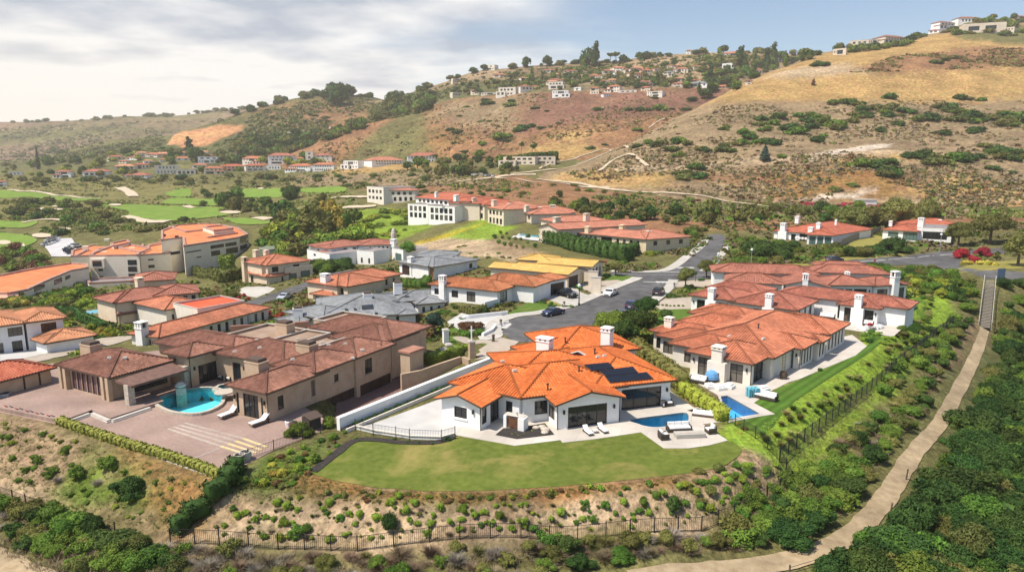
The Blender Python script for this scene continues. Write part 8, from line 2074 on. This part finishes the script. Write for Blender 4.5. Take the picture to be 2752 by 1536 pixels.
 for s in(-1,1):
  mb=MB();mb.box((.475*L_,s*W_*.34,.72 if kind=='sedan' else .92),(.16,.38,.16));local(mb,'headlight',HEAD)
  mb=MB();mb.box((-.487*L_,s*W_*.36,.80 if kind=='sedan' else .98),(.1,.32,.2));local(mb,'tail_light',TAIL)
  mb=MB();mb.box((.12*L_,s*(W_/2+.06),1.02 if kind=='sedan' else 1.25),(.16,.16,.12));local(mb,'wing_mirror',paint)
 mb=MB();mb.box((-.503*L_,0,.62 if kind=='sedan' else .8),(.03,.5,.13));local(mb,'licence_plate',PLATE)
 mb=MB();mb.box((.497*L_,0,.52 if kind=='sedan' else .72),(.03,W_*.5,.2));local(mb,'grille',TYRE)
 return root
def paintm(name,c):return plain(name,c,.25,.5,coat=.6)
NAVY=paintm('navy paint',(.012,.025,.075));BLACK=paintm('black paint',(.012,.013,.016));WPAINT=paintm('white paint',(.75,.75,.74));BLUE=paintm('dark blue paint',(.012,.02,.06));SILV=paintm('silver paint',(.42,.46,.52))
def heading(a,b):
 p,q=hit(*a),hit(*b);return math.atan2(q.y-p.y,q.x-p.x)
car(1486,846,heading((1514,836),(1458,848)),NAVY,'navy blue sedan parked at the curved left kerb')
car(1641,793,heading((1673,774),(1617,799)),WPAINT,'white hatchback parked at the kerb beyond the lamp post')
car(1521,797,heading((1490,788),(1552,803)),BLACK,'black pickup truck on the driveway of the orange-roofed house','pickup',5.6,2.0)
car(1770,792,heading((1781,802),(1800,785)),BLACK,'black car seen from behind on the right side of the street','suv',4.6)
car(1700,829,heading((1712,838),(1745,815)),BLUE,'dark blue car seen from behind near the conical tree','suv',4.5)
car(1675,856,heading((1684,862),(1712,838)),BLACK,'dark vehicle half hidden behind the feathery tree','suv',4.8)
car(2243,704,heading((2200,708),(2300,697)),SILV if False else paintm('slate paint',(.06,.07,.09)),'dark grey car parked on the grass verge of the right-hand road','suv',4.6)
car(766,803,heading((800,790),(740,812)),SILV,'pale blue car parked on the side street below the tan house')
def tiny_car(px,py,col,label,group,ang=None):
 p=hit(px,py);mb=MB();a=R.uniform(0,3)if ang is None else ang
 mb.box((p.x,p.y,p.z+1.1),(4.5,1.8,.7),a,0);mb.box((p.x,p.y,p.z+1.7),(2.4,1.6,.55),a,1,taper=.8)
 ca,sa=math.cos(a),math.sin(a)
 for x in(-1.4,1.4):
  for y in(-.85,.85):mb.box((p.x+x*ca-y*sa,p.y+x*sa+y*ca,p.z+.7),(.65,.2,.65),a,2)
 o=mb.build('parked_car',[col,PANE,TYRE],None,origin=p);tag(o,label,'car',group)
for i,(x,y)in enumerate([(136,648),(142,646),(148,649),(145,653),(138,656),(130,659),(124,661),(133,652),(150,644)]):tiny_car(x,y,WPAINT if i%3 else SILV,'tiny pale car in the upper row of the parking lot','cars in the upper row of the parking lot')
for x,y in((178,678),(184,682),(188,677),(181,674)):tiny_car(x,y,BLACK if x%2 else NAVY,'tiny dark car at the lower end of the parking lot','dark cars at the lower end of the parking lot')
for x,y in((197,665),(202,664),(206,666)):tiny_car(x,y,WPAINT,'tiny white car at the right edge of the parking lot','white cars at the right edge of the parking lot')
for x,y in((1275,473),(1282,472),(1295,470),(1304,474),(1312,475),(1325,476)):tiny_car(x,y,WPAINT if x%2 else SILV,'tiny pale car parked beside the far dirt track','cars parked beside the far dirt track')
GALV=plain('galvanised steel',(.42,.43,.45),.45,metal=.6)
def lamp(px,pyb,pyt,label,mat):
 p=hit(px,pyb);top=at_y(px,pyt,p.y).z;h=top-p.z
 r=empty('street_lamp',p,label,'street lamp')
 mb=MB();mb.tube(p-Vector((0,0,.3)),(p.x,p.y,top-.4),.12,8,0,.08);mb.box((p.x,p.y,p.z+.15),(.4,.4,.5));mb.build('pole',mat,r)
 mb=MB();mb.lathe((p.x,p.y,top-.4),[(.08,0),(.3,.15),(.34,.4),(.2,.62),(0,.7)],10);mb.build('lantern_head',HEAD,r)
lamp(1556,820,766,'dark street lamp in front of the black pickup',IRON);lamp(2018,718,670,'grey street lamp on the grass verge',GALV);lamp(2525,678,629,'tall grey street lamp before the white framed villa',GALV);lamp(1929,721,681,'thin grey street lamp beside the uphill road',GALV)
def signp(px,pyb,pyt,col,label):
 p=hit(px,pyb);top=at_y(px,pyt,p.y).z;r=empty('street_sign',p,label,'sign')
 mb=MB();mb.tube(p-Vector((0,0,.2)),(p.x,p.y,top),.05,6);mb.build('pole',IRON,r)
 mb=MB();mb.box((p.x,p.y-.06,top-.3),(.6,.05,.7),.1);mb.build('sign_plate',col,r)
signp(1869,757,730,plain('dark green sign',(.02,.05,.04),.5),'dark street sign post at the corner of the cross street')
signp(2350,709,696,plain('pink sign',(.45,.10,.14),.5),'small pinkish sign beside the right-hand road')
signp(2605,680,667,plain('brown sign',(.10,.07,.05),.5),'thin dark sign post at the road fork')
for px,py,lb in((1346,876,'grey bollard at the forecourt entrance of the grey-roofed house'),(1326,918,'dark bollard beside the cul-de-sac planting'),(1516,826,'stone mailbox post beside the navy sedan'),(1812,774,'blue-grey fire hydrant near the street corner'),(1262,836,'small dark bollard by the white garden wall')):
 p=hit(px,py);r=empty('bollard' if 'bollard' in lb else('mailbox' if 'mailbox' in lb else 'fire_hydrant'),p,lb,lb.split()[1]if 'bollard' in lb else('mailbox' if 'mailbox' in lb else 'fire hydrant'))
 r['category']='bollard' if 'bollard' in lb else('mailbox' if 'mailbox' in lb else 'fire hydrant')
 mb=MB();mb.lathe(tuple(p),[(.28,-.1),(.28,.15),(.2,.2),(.2,.9)],10);mb.build('shaft',GALV if 'grey' in lb else(STONE if 'stone' in lb else FASCIA),r)
 mb=MB();mb.lathe((p.x,p.y,p.z+.9),[(.2,0),(.28,.06),(.2,.25),(0,.32)],10);mb.build('cap',FASCIA,r)
for px,py,lb,mt in((1594,770,'pale slab sign wall beside the drive of the yellow-roofed house',CREAM),(1602,788,'short cream pillar in front of the slab sign wall',CREAM)):
 p=hit(px,py);w_,h_=(2.0,3.4)if 'slab' in lb else(1.2,1.8)
 r=empty('slab_wall' if 'slab' in lb else 'short_pillar',p,lb,'wall' if 'slab' in lb else 'pillar');mb=MB();mb.box((p.x,p.y,p.z+h_/2-.2),(w_,.6,h_+.4),-.3);mb.build('slab',mt,r)
 mb=MB();mb.box((p.x,p.y,p.z+h_+.05),(w_+.15,.75,.1),-.3);mb.build('coping',SIDE,r)
p=hit(2688,757);r=empty('notice_board',p,'blue-grey notice board at the top of the stairs','sign')
mb=MB();mb.box((p.x,p.y,p.z+1.8),(2.0,.12,2.4),.2);mb.build('board',plain('blue grey board',(.10,.16,.24),.5),r)
mb=MB();mb.tube((p.x-.8,p.y+.1,p.z-.2),(p.x-.8,p.y+.1,p.z+1),.07,6);mb.tube((p.x+.8,p.y+.1,p.z-.2),(p.x+.8,p.y+.1,p.z+1),.07,6);mb.build('legs',IRON,r)
p=hit(2324,551);r=empty('shed',p,'small white shed beside the road at the foot of the dry hill','shed')
mb=MB();mb.box((p.x,p.y,p.z+1.2),(9,4,2.6));mb.build('wall',WHITE,r);mb=MB();mb.box((p.x,p.y,p.z+2.6),(9.6,4.6,.25));mb.build('roof',CONC,r)
p=hit(737,680);r=empty('water_tank',p,'low round green water tank behind the peach house','tank')
mb=MB();mb.lathe(tuple(p),[(5.6,-1),(5.6,2.2),(5.2,2.4),(0,2.9)],24);mb.build('drum',plain('olive tank paint',(.16,.19,.13),.6),r);mb=MB();mb.lathe((p.x,p.y,p.z+2.2),[(5.75,0),(5.75,.25),(5.6,.25)],24);mb.build('rim',CONC,r)
CUSH=noise_mat('white cushion',(.74,.73,.71),(.82,.81,.79),3,.9,.1,20);WICKER=noise_mat('dark wicker',(.045,.035,.03),(.085,.068,.055),20,.8);TEAK=noise_mat('teak wood',(.13,.075,.045),(.20,.12,.075),6,.7)
BLUEF=noise_mat('blue fabric',(.10,.28,.52),(.16,.36,.62),3,.8);TURQ=noise_mat('turquoise plastic',(.10,.45,.58),(.16,.55,.66),3,.4)
def rot(root,pts):return pts
class Item:
 """furniture built round its own origin, then placed and turned"""
 def __init__(s,name,px,py,rz,label,cat,group=None,z=None):
  p=hit(px,py)if z is None else at_z(px,py,z)
  zz=max(p.z,ground_z(p.x,p.y))+(.07 if z is None else 0)
  s.root=empty(name,(p.x,p.y,zz),label,cat,group,rz)
 def box(s,name,mat,*boxes,parent=None):
  mb=MB()
  for(c,sz)in boxes:mb.box(c,sz)
  o=mb.build(name,mat,None);o.location=(0,0,0);o.parent=parent or s.root
  bv=o.modifiers.new('round','BEVEL');bv.width=.035;bv.segments=2
  return o
def lounger(px,py,rz,label,wood=TEAK,k=1.0,group=None):
 it=Item('sun_lounger',px,py,rz,label,'sun lounger',group)
 it.box('frame',wood,((0,0,.26*k),(1.9*k,.70*k,.07)),*[((x*k,y*k,.12*k),(.07,.07,.24*k))for x in(-.8,.8)for y in(-.28,.28)])
 m=it.box('mattress',CUSH,((-.30*k,0,.36*k),(1.3*k,.66*k,.12)))
 o=it.box('backrest',CUSH,((0,0,0),(.78*k,.66*k,.12)));o.location=(.62*k,0,.60*k);o.rotation_euler=(0,-.75,0)
 return it
lounger(640,1175,0.3,'white sun lounger nearer the pool on the brick terrace')if False else None
lounger(614,1120,1.05,'white sun lounger beside the pool end of the brick terrace',k=1.15);lounger(698,1141,.95,'white sun lounger in front of the glazed corner of the tan villa',k=1.15)
lounger(1580,1166,1.95,'left of two small white loungers before the sliding doors',FASCIA,.8);lounger(1620,1160,1.95,'right of two small white loungers before the sliding doors',FASCIA,.8)
t=Item('side_table',1600,1164,.3,'low white table between the two small loungers','table');t.box('top',CUSH,((0,0,.32),(.5,.5,.06)));t.box('legs',FASCIA,*[((x,y,.15),(.05,.05,.3))for x in(-.2,.2)for y in(-.2,.2)])
def sofa(px,py,rz,w,label,name='sofa',cat='sofa'):
 it=Item(name,px,py,rz,label,cat)
 it.box('frame',WICKER,((0,0,.2),(w,.85,.36)),((0,.40,.5),(w,.12,.55)),((-w/2+.06,0,.42),(.12,.85,.42)),((w/2-.06,0,.42),(.12,.85,.42)))
 n=max(1,round(w/.95))
 for k in range(n):
  x=-w/2+.12+(w-.24)*(k+.5)/n
  it.box('seat_cushion',CUSH,((x,-.05,.46),((w-.24)/n*.97,.74,.16)));o=it.box('back_cushion',CUSH,((x,.26,.72),((w-.24)/n*.95,.18,.42)));
 return it
sofa(1824,1159,.12,2.5,'dark wicker sofa with white cushions between pool and fire table');sofa(1783,1180,1.75,1.0,'wicker armchair with white cushions left of the fire table','armchair','armchair');sofa(1909,1164,-1.35,1.0,'wicker armchair with white cushions right of the fire table','armchair','armchair')
ft=Item('fire_table',1853,1174,.1,'long white fire table with a strip of stones on top','fire table');ft.box('base',SIDE,((0,0,.22),(3.0,1.0,.44)));ft.box('stone_bed',STONE,((0,0,.455),(2.3,.34,.05)))
db=Item('daybed',1890,1117,-.35,'low white daybed with a rolled pillow at the end of the patio','daybed');db.box('platform',FASCIA,((0,0,.14),(2.3,1.2,.2)));db.box('mattress',CUSH,((0,0,.33),(2.2,1.1,.2)));db.box('pillow',CUSH,((.85,.1,.58),(.4,.8,.34)))
sofa(1797,1090,.15,.85,'white armchair against the wall under the solar panels','armchair','armchair')
ln=Item('floor_lantern',1784,1094,.2,'dark wicker floor lantern beside the wall armchair','lantern');ln.box('frame',WICKER,((0,0,.05),(.5,.5,.08)),((0,0,.72),(.5,.5,.08)),*[((x,y,.4),(.05,.05,.6))for x in(-.2,.2)for y in(-.2,.2)]);ln.box('candle',CUSH,((0,0,.25),(.16,.16,.32)))
kt=Item('outdoor_sink',1384,1150,-.45,'white L-shaped outdoor counter with a dark timber door by the entrance','counter');kt.box('counter',WHITE,((-.95,0,.65),(.35,.9,1.3)),((.95,-.1,.65),(.7,1.1,1.3)),((0,.3,.65),(1.6,.3,1.3)));kt.box('door',WOOD,((-.1,-.22,.6),(1.3,.08,1.15)));kt.box('worktop',CONC,((0,.12,1.335),(2.3,.9,.06)));kt.box('tap',FASCIA,((.2,.1,1.5),(.08,.08,.3)),((.2,0,1.62),(.06,.25,.06)))
for px,py,s_ in((1441,1153,1.0),(1457,1151,1.1),(1466,1158,1.3),(1464,1166,1.0)):
 p=hit(px,py);bm=bmesh.new();bmesh.ops.create_icosphere(bm,subdivisions=2,radius=.34*s_)
 for v in bm.verts:v.co=Vector((v.co.x*1.2,v.co.y,v.co.z*.55))*(1+.12*noise.noise(v.co*4+Vector((px,0,0))))
 me=bpy.data.meshes.new('boulder');bm.to_mesh(me);bm.free();me.materials.append(STONE);o=link('boulder',me,None,(p.x,p.y,p.z+.2));tag(o,'pale boulder in the dark mulch bed by the entrance','boulder','pale boulders in the mulch bed')
def pouf(px,py,label,mat=CUSH,s_=1.0,group='white poufs on the cream villa terrace'):
 it=Item('pouf',px,py,R.uniform(0,1),label,'pouf',group);it.box('base',mat,((0,0,.18),(1.15*s_,1.0*s_,.34)));it.box('cushion',CUSH,((0,.1,.44),(1.0*s_,.8*s_,.2)))
pouf(1908,1043,'white pouf nearest the fireplace');pouf(1936,1047,'white pouf, left of a touching pair');pouf(1961,1043,'white pouf, right of a touching pair');pouf(2052,1050,'white pouf beside the turquoise stacked chairs')
um=Item('covered_chair',1912,1024,.3,'round chair under a bright blue cover by the glass doors','chair');um.box('base',WICKER,((0,0,.18),(1.2,1.2,.3)))
mb=MB();mb.lathe((0,0,.3),[(.85,0),(.85,.35),(.7,.75),(.35,1.0),(0,1.05)],14);o=mb.build('cover',BLUEF,None);o.location=(0,0,0);o.parent=um.root
sofa(1872,1028,-.6,2.6,'long patterned bench sofa at the left of the cream villa terrace','bench_sofa','sofa')
sc_=Item('stacked_chairs',2022,1066,.2,'stacks of bright turquoise chairs beside the rectangular pool','chairs')
for ix in range(3):
 for iy in range(2):
  sc_.box('chair_stack',TURQ,*[((-.5+ix*.5,-.25+iy*.52,.15+.15*k),(.38,.38,.035))for k in range(7)],*[((-.5+ix*.5+a_,-.25+iy*.52+b_,.58),(.03,.03,1.16))for a_ in(-.17,.17)for b_ in(-.17,.17)])
sofa(2053,1072,-.75,3.0,'long grey-white platform sofa at the corner of the cream villa lawn','platform_sofa','sofa')
for px,py,lb in((2105,1018,'dark pot beside the side doors of the cream villa'),):
 p=hit(px,py);r=empty('plant_pot',p,lb,'pot');mb=MB();mb.lathe(tuple(p),[(.0,0),(.35,0),(.5,.5),(.42,.95),(.34,.95),(.34,.8),(0,.8)],12);mb.build('pot',FASCIA,r);mb=MB();mb.lathe((p.x,p.y,p.z+.8),[(.33,0),(.0,.06)],10);mb.build('soil',MULCH,r)
p=hit(2100,1000);r=empty('trellis',p,'yellow timber trellis ladder leaning by the side doors','trellis');mb=MB();ang=math.atan2(-.668,.744)+1.57
for k in range(6):mb.box((p.x+.25,p.y,p.z+.3+.42*k),(.06,1.1,.06),ang-1.57)
mb.build('rungs',PANEM['y'],r);mb=MB()
for s_ in(-.5,.5):mb.box((p.x+.25-s_*math.sin(ang-1.57),p.y+s_*math.cos(ang-1.57),p.z+1.35),(.08,.08,2.7),ang-1.57)
mb.build('uprights',PANEM['y'],r)
sofa(2222,856,-.6,2.6,'black outdoor sofa on the three-chimney villa terrace');bq=Item('barbecue',2277,862,-.6,'dark barbecue cabinet on the three-chimney villa terrace','barbecue');bq.box('cabinet',FASCIA,((0,0,.5),(1.7,.8,1.0)));bq.box('lid',GALV,((0,0,1.12),(1.2,.6,.24)))
sofa(2333,876,-.6,1.6,'small dark bench below the right chimney','bench','bench')
for px,py in((2310,884),(2325,888),(2355,884),(2365,882)):pouf(px,py,'white seat by the flower table of the three-chimney villa',CUSH,.9,'white seats by the flower table')
tb=Item('flower_table',2338,885,-.6,'low white table covered in red flowers','table');tb.box('top',WPAVE,((0,0,.5),(1.6,1.0,.1)));tb.box('leg',WPAVE,((0,0,.22),(.4,.4,.44)))
plant('round','red',*tuple(tb.root.location)[:2],.5,.5,'bunch of red flowers on the low white table','flowers',None,'flowers',tb.root.location.z+.5)
ds=Item('dining_set',2158,646,-.8,'white dining set under the loggia of the red-roofed villa','dining set');ds.box('table',CUSH,((0,0,.75),(4.2,1.4,.12)),((0,0,.35),(.6,.6,.7)))
for k in range(4):
 for s_ in(-1.3,1.3):ds.box('chair',CUSH,((-1.5+k,s_,.45),(.7,.7,.1)),((-1.5+k,s_*1.25,.8),(.7,.1,.7)),((-1.5+k,s_,.2),(.1,.1,.4)))
for i,(px,py)in enumerate([(34,1098),(48,1099),(63,1105),(75,1105),(91,1111),(103,1112),(118,1117),(131,1118),(148,1123),(160,1124)]):
 it=Item('low_chair',px,py,1.0,'low reclining chair in %s fabric in the row along the terrace edge'%('dark blue' if i%2 else 'red'),'chair','row of low %s chairs'%('dark blue' if i%2 else 'red'))
 it.box('seat',NAVY if i%2 else plain('red canvas',(.30,.04,.035),.8)if 'red canvas' not in bpy.data.materials else bpy.data.materials['red canvas'],((0,0,.2),(.75,.6,.08)));o=it.box('backrest',NAVY if i%2 else bpy.data.materials['red canvas'],((0,0,0),(.5,.6,.08)));o.location=(-.5,0,.36);o.rotation_euler=(0,.7,0)
 it.box('legs',TEAK,*[((x,y,.09),(.06,.06,.18))for x in(-.3,.3)for y in(-.25,.25)])
tk=Item('fire_bowl',12,1073,.3,'square grey stone fire bowl on the raised terrace','fire bowl');tk.box('bowl',GALV,((0,0,.35),(1.3,1.1,.7)));tk.box('coals',MULCH,((0,0,.69),(1.0,.8,.06)))
p=at_z(487,1060,.1);r=empty('fountain_pillar',p,'pale stone fountain pillar with a bowl top standing in the freeform pool','fountain')
mb=MB();mb.box((p.x,p.y,-.35),(1.1,1.0,2.7),.5);mb.build('pillar',STONE,r);mb=MB();mb.lathe((p.x,p.y,1.0),[(.4,0),(.6,.15),(.65,.35),(.45,.45),(.3,.65),(0,.7)],12);mb.build('bowl',CONC,r)
for px,py,lb in((645,1243,'stone barrel planter at the foot of the terrace railing'),(659,1236,'second pale planter behind the stone barrel')):
 p=hit(px,py);r=empty('barrel_planter',p,lb,'planter');mb=MB();mb.lathe(tuple(p),[(0,0),(.5,0),(.6,.4),(.52,.85),(.42,.85),(.42,.7)],12);mb.build('barrel',STONE if 'barrel planter' in lb else SIDE,r);mb=MB();mb.lathe((p.x,p.y,p.z+.7),[(.42,0),(0,.05)],10);mb.build('soil',MULCH,r)
bx=Item('storage_box',838,1150,.9,'dark slatted storage cabinet with a sloping lid at the end of the terrace railing','cabinet');bx.box('cabinet',WICKER,((0,0,.65),(1.4,1.3,1.3)));o=bx.box('lid',FASCIA,((0,0,1.42),(1.6,1.5,.1)));o.rotation_euler=(.2,0,0)
for px,py,lb in((789,1150,'brown pot by the tan villa wall'),(778,1146,'white pot with small flowers by the tan villa wall')):
 p=hit(px,py);r=empty('plant_pot',p,lb,'pot');mb=MB();mb.lathe(tuple(p),[(0,0),(.35,0),(.45,.6),(.38,.7)],12);mb.build('pot',WOOD if 'brown' in lb else CUSH,r);mb=MB();mb.lathe((p.x,p.y,p.z+.66),[(.38,0),(0,.05)],10);mb.build('soil',MULCH,r)
for px,py,lb in((598,1020,'white wicker chair by the spa wall'),(620,1024,'second white chair beside the spa')):
 sofa(px,py,-.5,.9,lb,'terrace_chair','chair')
tbl=Item('stone_table',604,1066,.4,'round grey stone table at the pool end','table',None,.3);mb=MB();mb.lathe((0,0,0),[(.3,0),(.2,.5),(1.1,.55),(1.1,.68),(0,.70)],14);o=mb.build('top',STONE,None);o.location=(0,0,0);o.parent=tbl.root
ps=Item('dining_set',868,818,-.3,'wooden dining set under the small orange porch roof','dining set');ps.box('table',TEAK,((0,0,.7),(1.8,1.0,.08)),((0,0,.35),(.3,.3,.7)))
for k in range(3):ps.box('chair',TEAK,((-.8+.8*k,-.9,.42),(.5,.5,.08)),((-.8+.8*k,-1.12,.75),(.5,.06,.6)))
def sort_plants():
 groups={}
 for o in list(sc.objects):
  c=o.get('category')
  if c not in('shrub','tree')or o.type!='MESH':continue
  lb=o['label']
  if c=='tree':k='shrub_tree' if 'shrub tree' in lb or 'scrub tree' in lb else 'tree'
  elif 'hill' in lb or 'scrub' in lb:k='scrub_plant'
  elif 'bush' in lb:k='bush'
  elif 'brush' in lb:k='brush_plant'
  elif 'cover' in lb or 'clump' in lb or 'tiny' in lb:k='ground_cover_plant'
  else:k='shrub'
  o.name=k;o['category']=k.replace('_',' ')
  groups.setdefault(k,[]).append((o.scale.x*(o.scale.z**.5)/max(20,o.location.y),o))
 for k,lst in groups.items():
  lst.sort(key=lambda t:-t[0])
  rest=[o for _,o in lst[290:]if o.get('group')]
  if not rest:continue
  V,Q,MI,mats,off=[],[],[],[],0
  for o in rest:
   me=o.data;n=len(me.vertices);co=np.empty(n*3,dtype=np.float32);me.vertices.foreach_get('co',co)
   M=np.array(Matrix.LocRotScale(o.location,o.rotation_euler,o.scale))
   V.append(co.reshape(-1,3)@M[:3,:3].T+M[:3,3])
   lt=np.empty(len(me.polygons),dtype=np.int32);me.polygons.foreach_get('loop_total',lt)
   li=np.empty(len(me.loops),dtype=np.int32);me.loops.foreach_get('vertex_index',li)
   mi=np.empty(len(me.polygons),dtype=np.int32);me.polygons.foreach_get('material_index',mi)
   nt_=int((lt==3).sum());t=li[:nt_*3].reshape(-1,3);q=li[nt_*3:].reshape(-1,4)
   Q.append(np.concatenate([np.column_stack([t,t[:,2]]),q])+off);off+=n
   loc=[]
   for m in me.materials:
    if m not in mats:mats.append(m)
    loc.append(mats.index(m))
   MI.append(np.array(loc)[mi])
   bpy.data.objects.remove(o)
  me=tri_safe(k,np.concatenate(V).astype(np.float32),np.concatenate(Q),mats,np.concatenate(MI))
  nm={'tree':'distant_woodland','shrub_tree':'distant_shrub_trees','scrub_plant':'hillside_scrub','bush':'undergrowth','shrub':'shrubbery'}.get(k,'vegetation')
  tag(link(nm,me),'mass of the smallest %ss spread over the slopes between the larger ones'%k.replace('_',' '),None,None,'stuff')
sort_plants()
HAZE=0.00012
SUN_DIR=Vector((-0.46,-0.22,0.86)).normalized()
elev=math.asin(SUN_DIR.z)
sl=bpy.data.lights.new('sun','SUN');sl.energy=5.0;sl.angle=math.radians(.5);sl.color=(1.0,.915,.79)
so=bpy.data.objects.new('sun',sl);COL.objects.link(so)
so.rotation_euler=(-SUN_DIR).to_track_quat('-Z','Y').to_euler()
so.location=(0,0,300)
w=bpy.data.worlds.new('World');sc.world=w;w.use_nodes=True
nt=w.node_tree;N,L=nt.nodes,nt.links
for n in list(N):N.remove(n)
out=N.new('ShaderNodeOutputWorld')
sky=N.new('ShaderNodeTexSky');sky.sky_type='NISHITA';sky.sun_disc=False
sky.sun_elevation=elev;sky.sun_rotation=math.atan2(SUN_DIR.x,SUN_DIR.y)
sky.air_density=1.0;sky.dust_density=1.0;sky.ozone_density=1.6;sky.altitude=100
bg=N.new('ShaderNodeBackground');bg.inputs['Strength'].default_value=0.12
L.new(sky.outputs['Color'],bg.inputs['Color'])
tc=N.new('ShaderNodeTexCoord')
sep=N.new('ShaderNodeSeparateXYZ');L.new(tc.outputs['Generated'],sep.inputs[0])
def math_node(op,a,b=None,c=None,clamp=False):
 n=N.new('ShaderNodeMath');n.operation=op;n.use_clamp=clamp
 for i,x in enumerate((a,b,c)):
  if x is None:continue
  if isinstance(x,(int,float)):n.inputs[i].default_value=x
  else:L.new(x,n.inputs[i])
 return n.outputs[0]
zz=math_node('ADD',math_node('MAXIMUM',sep.outputs['Z'],0.0),0.10)
cx=math_node('DIVIDE',sep.outputs['X'],zz);cy=math_node('DIVIDE',sep.outputs['Y'],zz)
cv=N.new('ShaderNodeCombineXYZ');L.new(cx,cv.inputs[0]);L.new(cy,cv.inputs[1])
n1=N.new('ShaderNodeTexNoise');n1.inputs['Scale'].default_value=.62;n1.inputs['Detail'].default_value=7;n1.inputs['Roughness'].default_value=.52;n1.inputs['Distortion'].default_value=.25
L.new(cv.outputs[0],n1.inputs['Vector'])
n2=N.new('ShaderNodeTexNoise');n2.inputs['Scale'].default_value=1.5;n2.inputs['Detail'].default_value=6;n2.inputs['Roughness'].default_value=.5
L.new(cv.outputs[0],n2.inputs['Vector'])
az=math_node('DIVIDE',sep.outputs['X'],math_node('MAXIMUM',sep.outputs['Y'],.05))
left=math_node('MULTIPLY_ADD',az,-.62,.035)
cover=math_node('ADD',n1.outputs['Fac'],left)
mr=N.new('ShaderNodeMapRange');mr.interpolation_type='SMOOTHSTEP'
mr.inputs['From Min'].default_value=.36;mr.inputs['From Max'].default_value=.66
L.new(cover,mr.inputs['Value'])
fade=N.new('ShaderNodeMapRange');fade.inputs['From Min'].default_value=.30;fade.inputs['From Max'].default_value=.75
fade.inputs['To Min'].default_value=1;fade.inputs['To Max'].default_value=.04
L.new(sep.outputs['Z'],fade.inputs['Value'])
front=N.new('ShaderNodeMapRange');front.inputs['From Min'].default_value=-.2;front.inputs['From Max'].default_value=.35;front.inputs['To Min'].default_value=.05
L.new(sep.outputs['Y'],front.inputs['Value'])
mask=math_node('MULTIPLY',math_node('MULTIPLY',mr.outputs['Result'],fade.outputs['Result']),front.outputs['Result'])
cr=N.new('ShaderNodeValToRGB')
cr.color_ramp.elements[0].position=.37;cr.color_ramp.elements[0].color=(.40,.45,.54,1)
cr.color_ramp.elements[1].position=.60;cr.color_ramp.elements[1].color=(.84,.835,.83,1)
low=N.new('ShaderNodeMapRange');low.inputs['From Min'].default_value=.03;low.inputs['From Max'].default_value=.16;low.inputs['To Min'].default_value=.30;low.inputs['To Max'].default_value=-.03
L.new(sep.outputs['Z'],low.inputs['Value'])
shade=math_node('ADD',n2.outputs['Fac'],math_node('MULTIPLY',low.outputs['Result'],math_node('MULTIPLY_ADD',az,-1.1,.45,clamp=True)))
L.new(shade,cr.inputs['Fac'])
bg2=N.new('ShaderNodeBackground');bg2.inputs['Strength'].default_value=1.0
wm=N.new('ShaderNodeMix');wm.data_type='RGBA';wm.inputs[7].default_value=(.95,.885,.79,1)
wl=N.new('ShaderNodeMapRange');wl.inputs['From Min'].default_value=.02;wl.inputs['From Max'].default_value=.17;wl.inputs['To Min'].default_value=.95;wl.inputs['To Max'].default_value=.05;L.new(sep.outputs['Z'],wl.inputs['Value'])
L.new(math_node('MULTIPLY',wl.outputs['Result'],math_node('MULTIPLY_ADD',az,-1.3,.15,clamp=True)),wm.inputs[0]);L.new(cr.outputs['Color'],wm.inputs[6])
L.new(wm.outputs[2],bg2.inputs['Color'])
ms=N.new('ShaderNodeMixShader')
L.new(mask,ms.inputs[0]);L.new(bg.outputs[0],ms.inputs[1]);L.new(bg2.outputs[0],ms.inputs[2])
L.new(ms.outputs[0],out.inputs['Surface'])
if HAZE:
 hb=MB();hb.box((0,1580,120),(6400,3300,340))
 hm=bpy.data.materials.new('sea air');hm.use_nodes=True
 for n in list(hm.node_tree.nodes):hm.node_tree.nodes.remove(n)
 ho=hm.node_tree.nodes.new('ShaderNodeOutputMaterial');pv=hm.node_tree.nodes.new('ShaderNodeVolumePrincipled')
 pv.inputs['Color'].default_value=(1.0,.97,.92,1);pv.inputs['Density'].default_value=HAZE;pv.inputs['Anisotropy'].default_value=.0
 hm.node_tree.links.new(pv.outputs[0],ho.inputs['Volume'])
 tag(hb.build('haze',hm),'pale sea haze that fades the far hills',None,None,'stuff')
cd=bpy.data.cameras.new('camera');cam=bpy.data.objects.new('camera',cd);COL.objects.link(cam)
cd.sensor_width=36;cd.lens=36*F/2752;cd.clip_start=.5;cd.clip_end=20000
cam.location=CAM;cam.rotation_euler=(math.pi/2-PITCH,0,0)
sc.camera=cam
sc.view_settings.view_transform='Standard';sc.view_settings.look='None';sc.view_settings.exposure=.26;sc.view_settings.gamma=1
sc.render.engine='CYCLES'
sc.cycles.max_bounces=6;sc.cycles.diffuse_bounces=3;sc.cycles.glossy_bounces=3;sc.cycles.transmission_bounces=4;sc.cycles.volume_bounces=1;sc.cycles.transparent_max_bounces=8
sc.cycles.use_denoising=True
sc.cycles.volume_step_rate=5
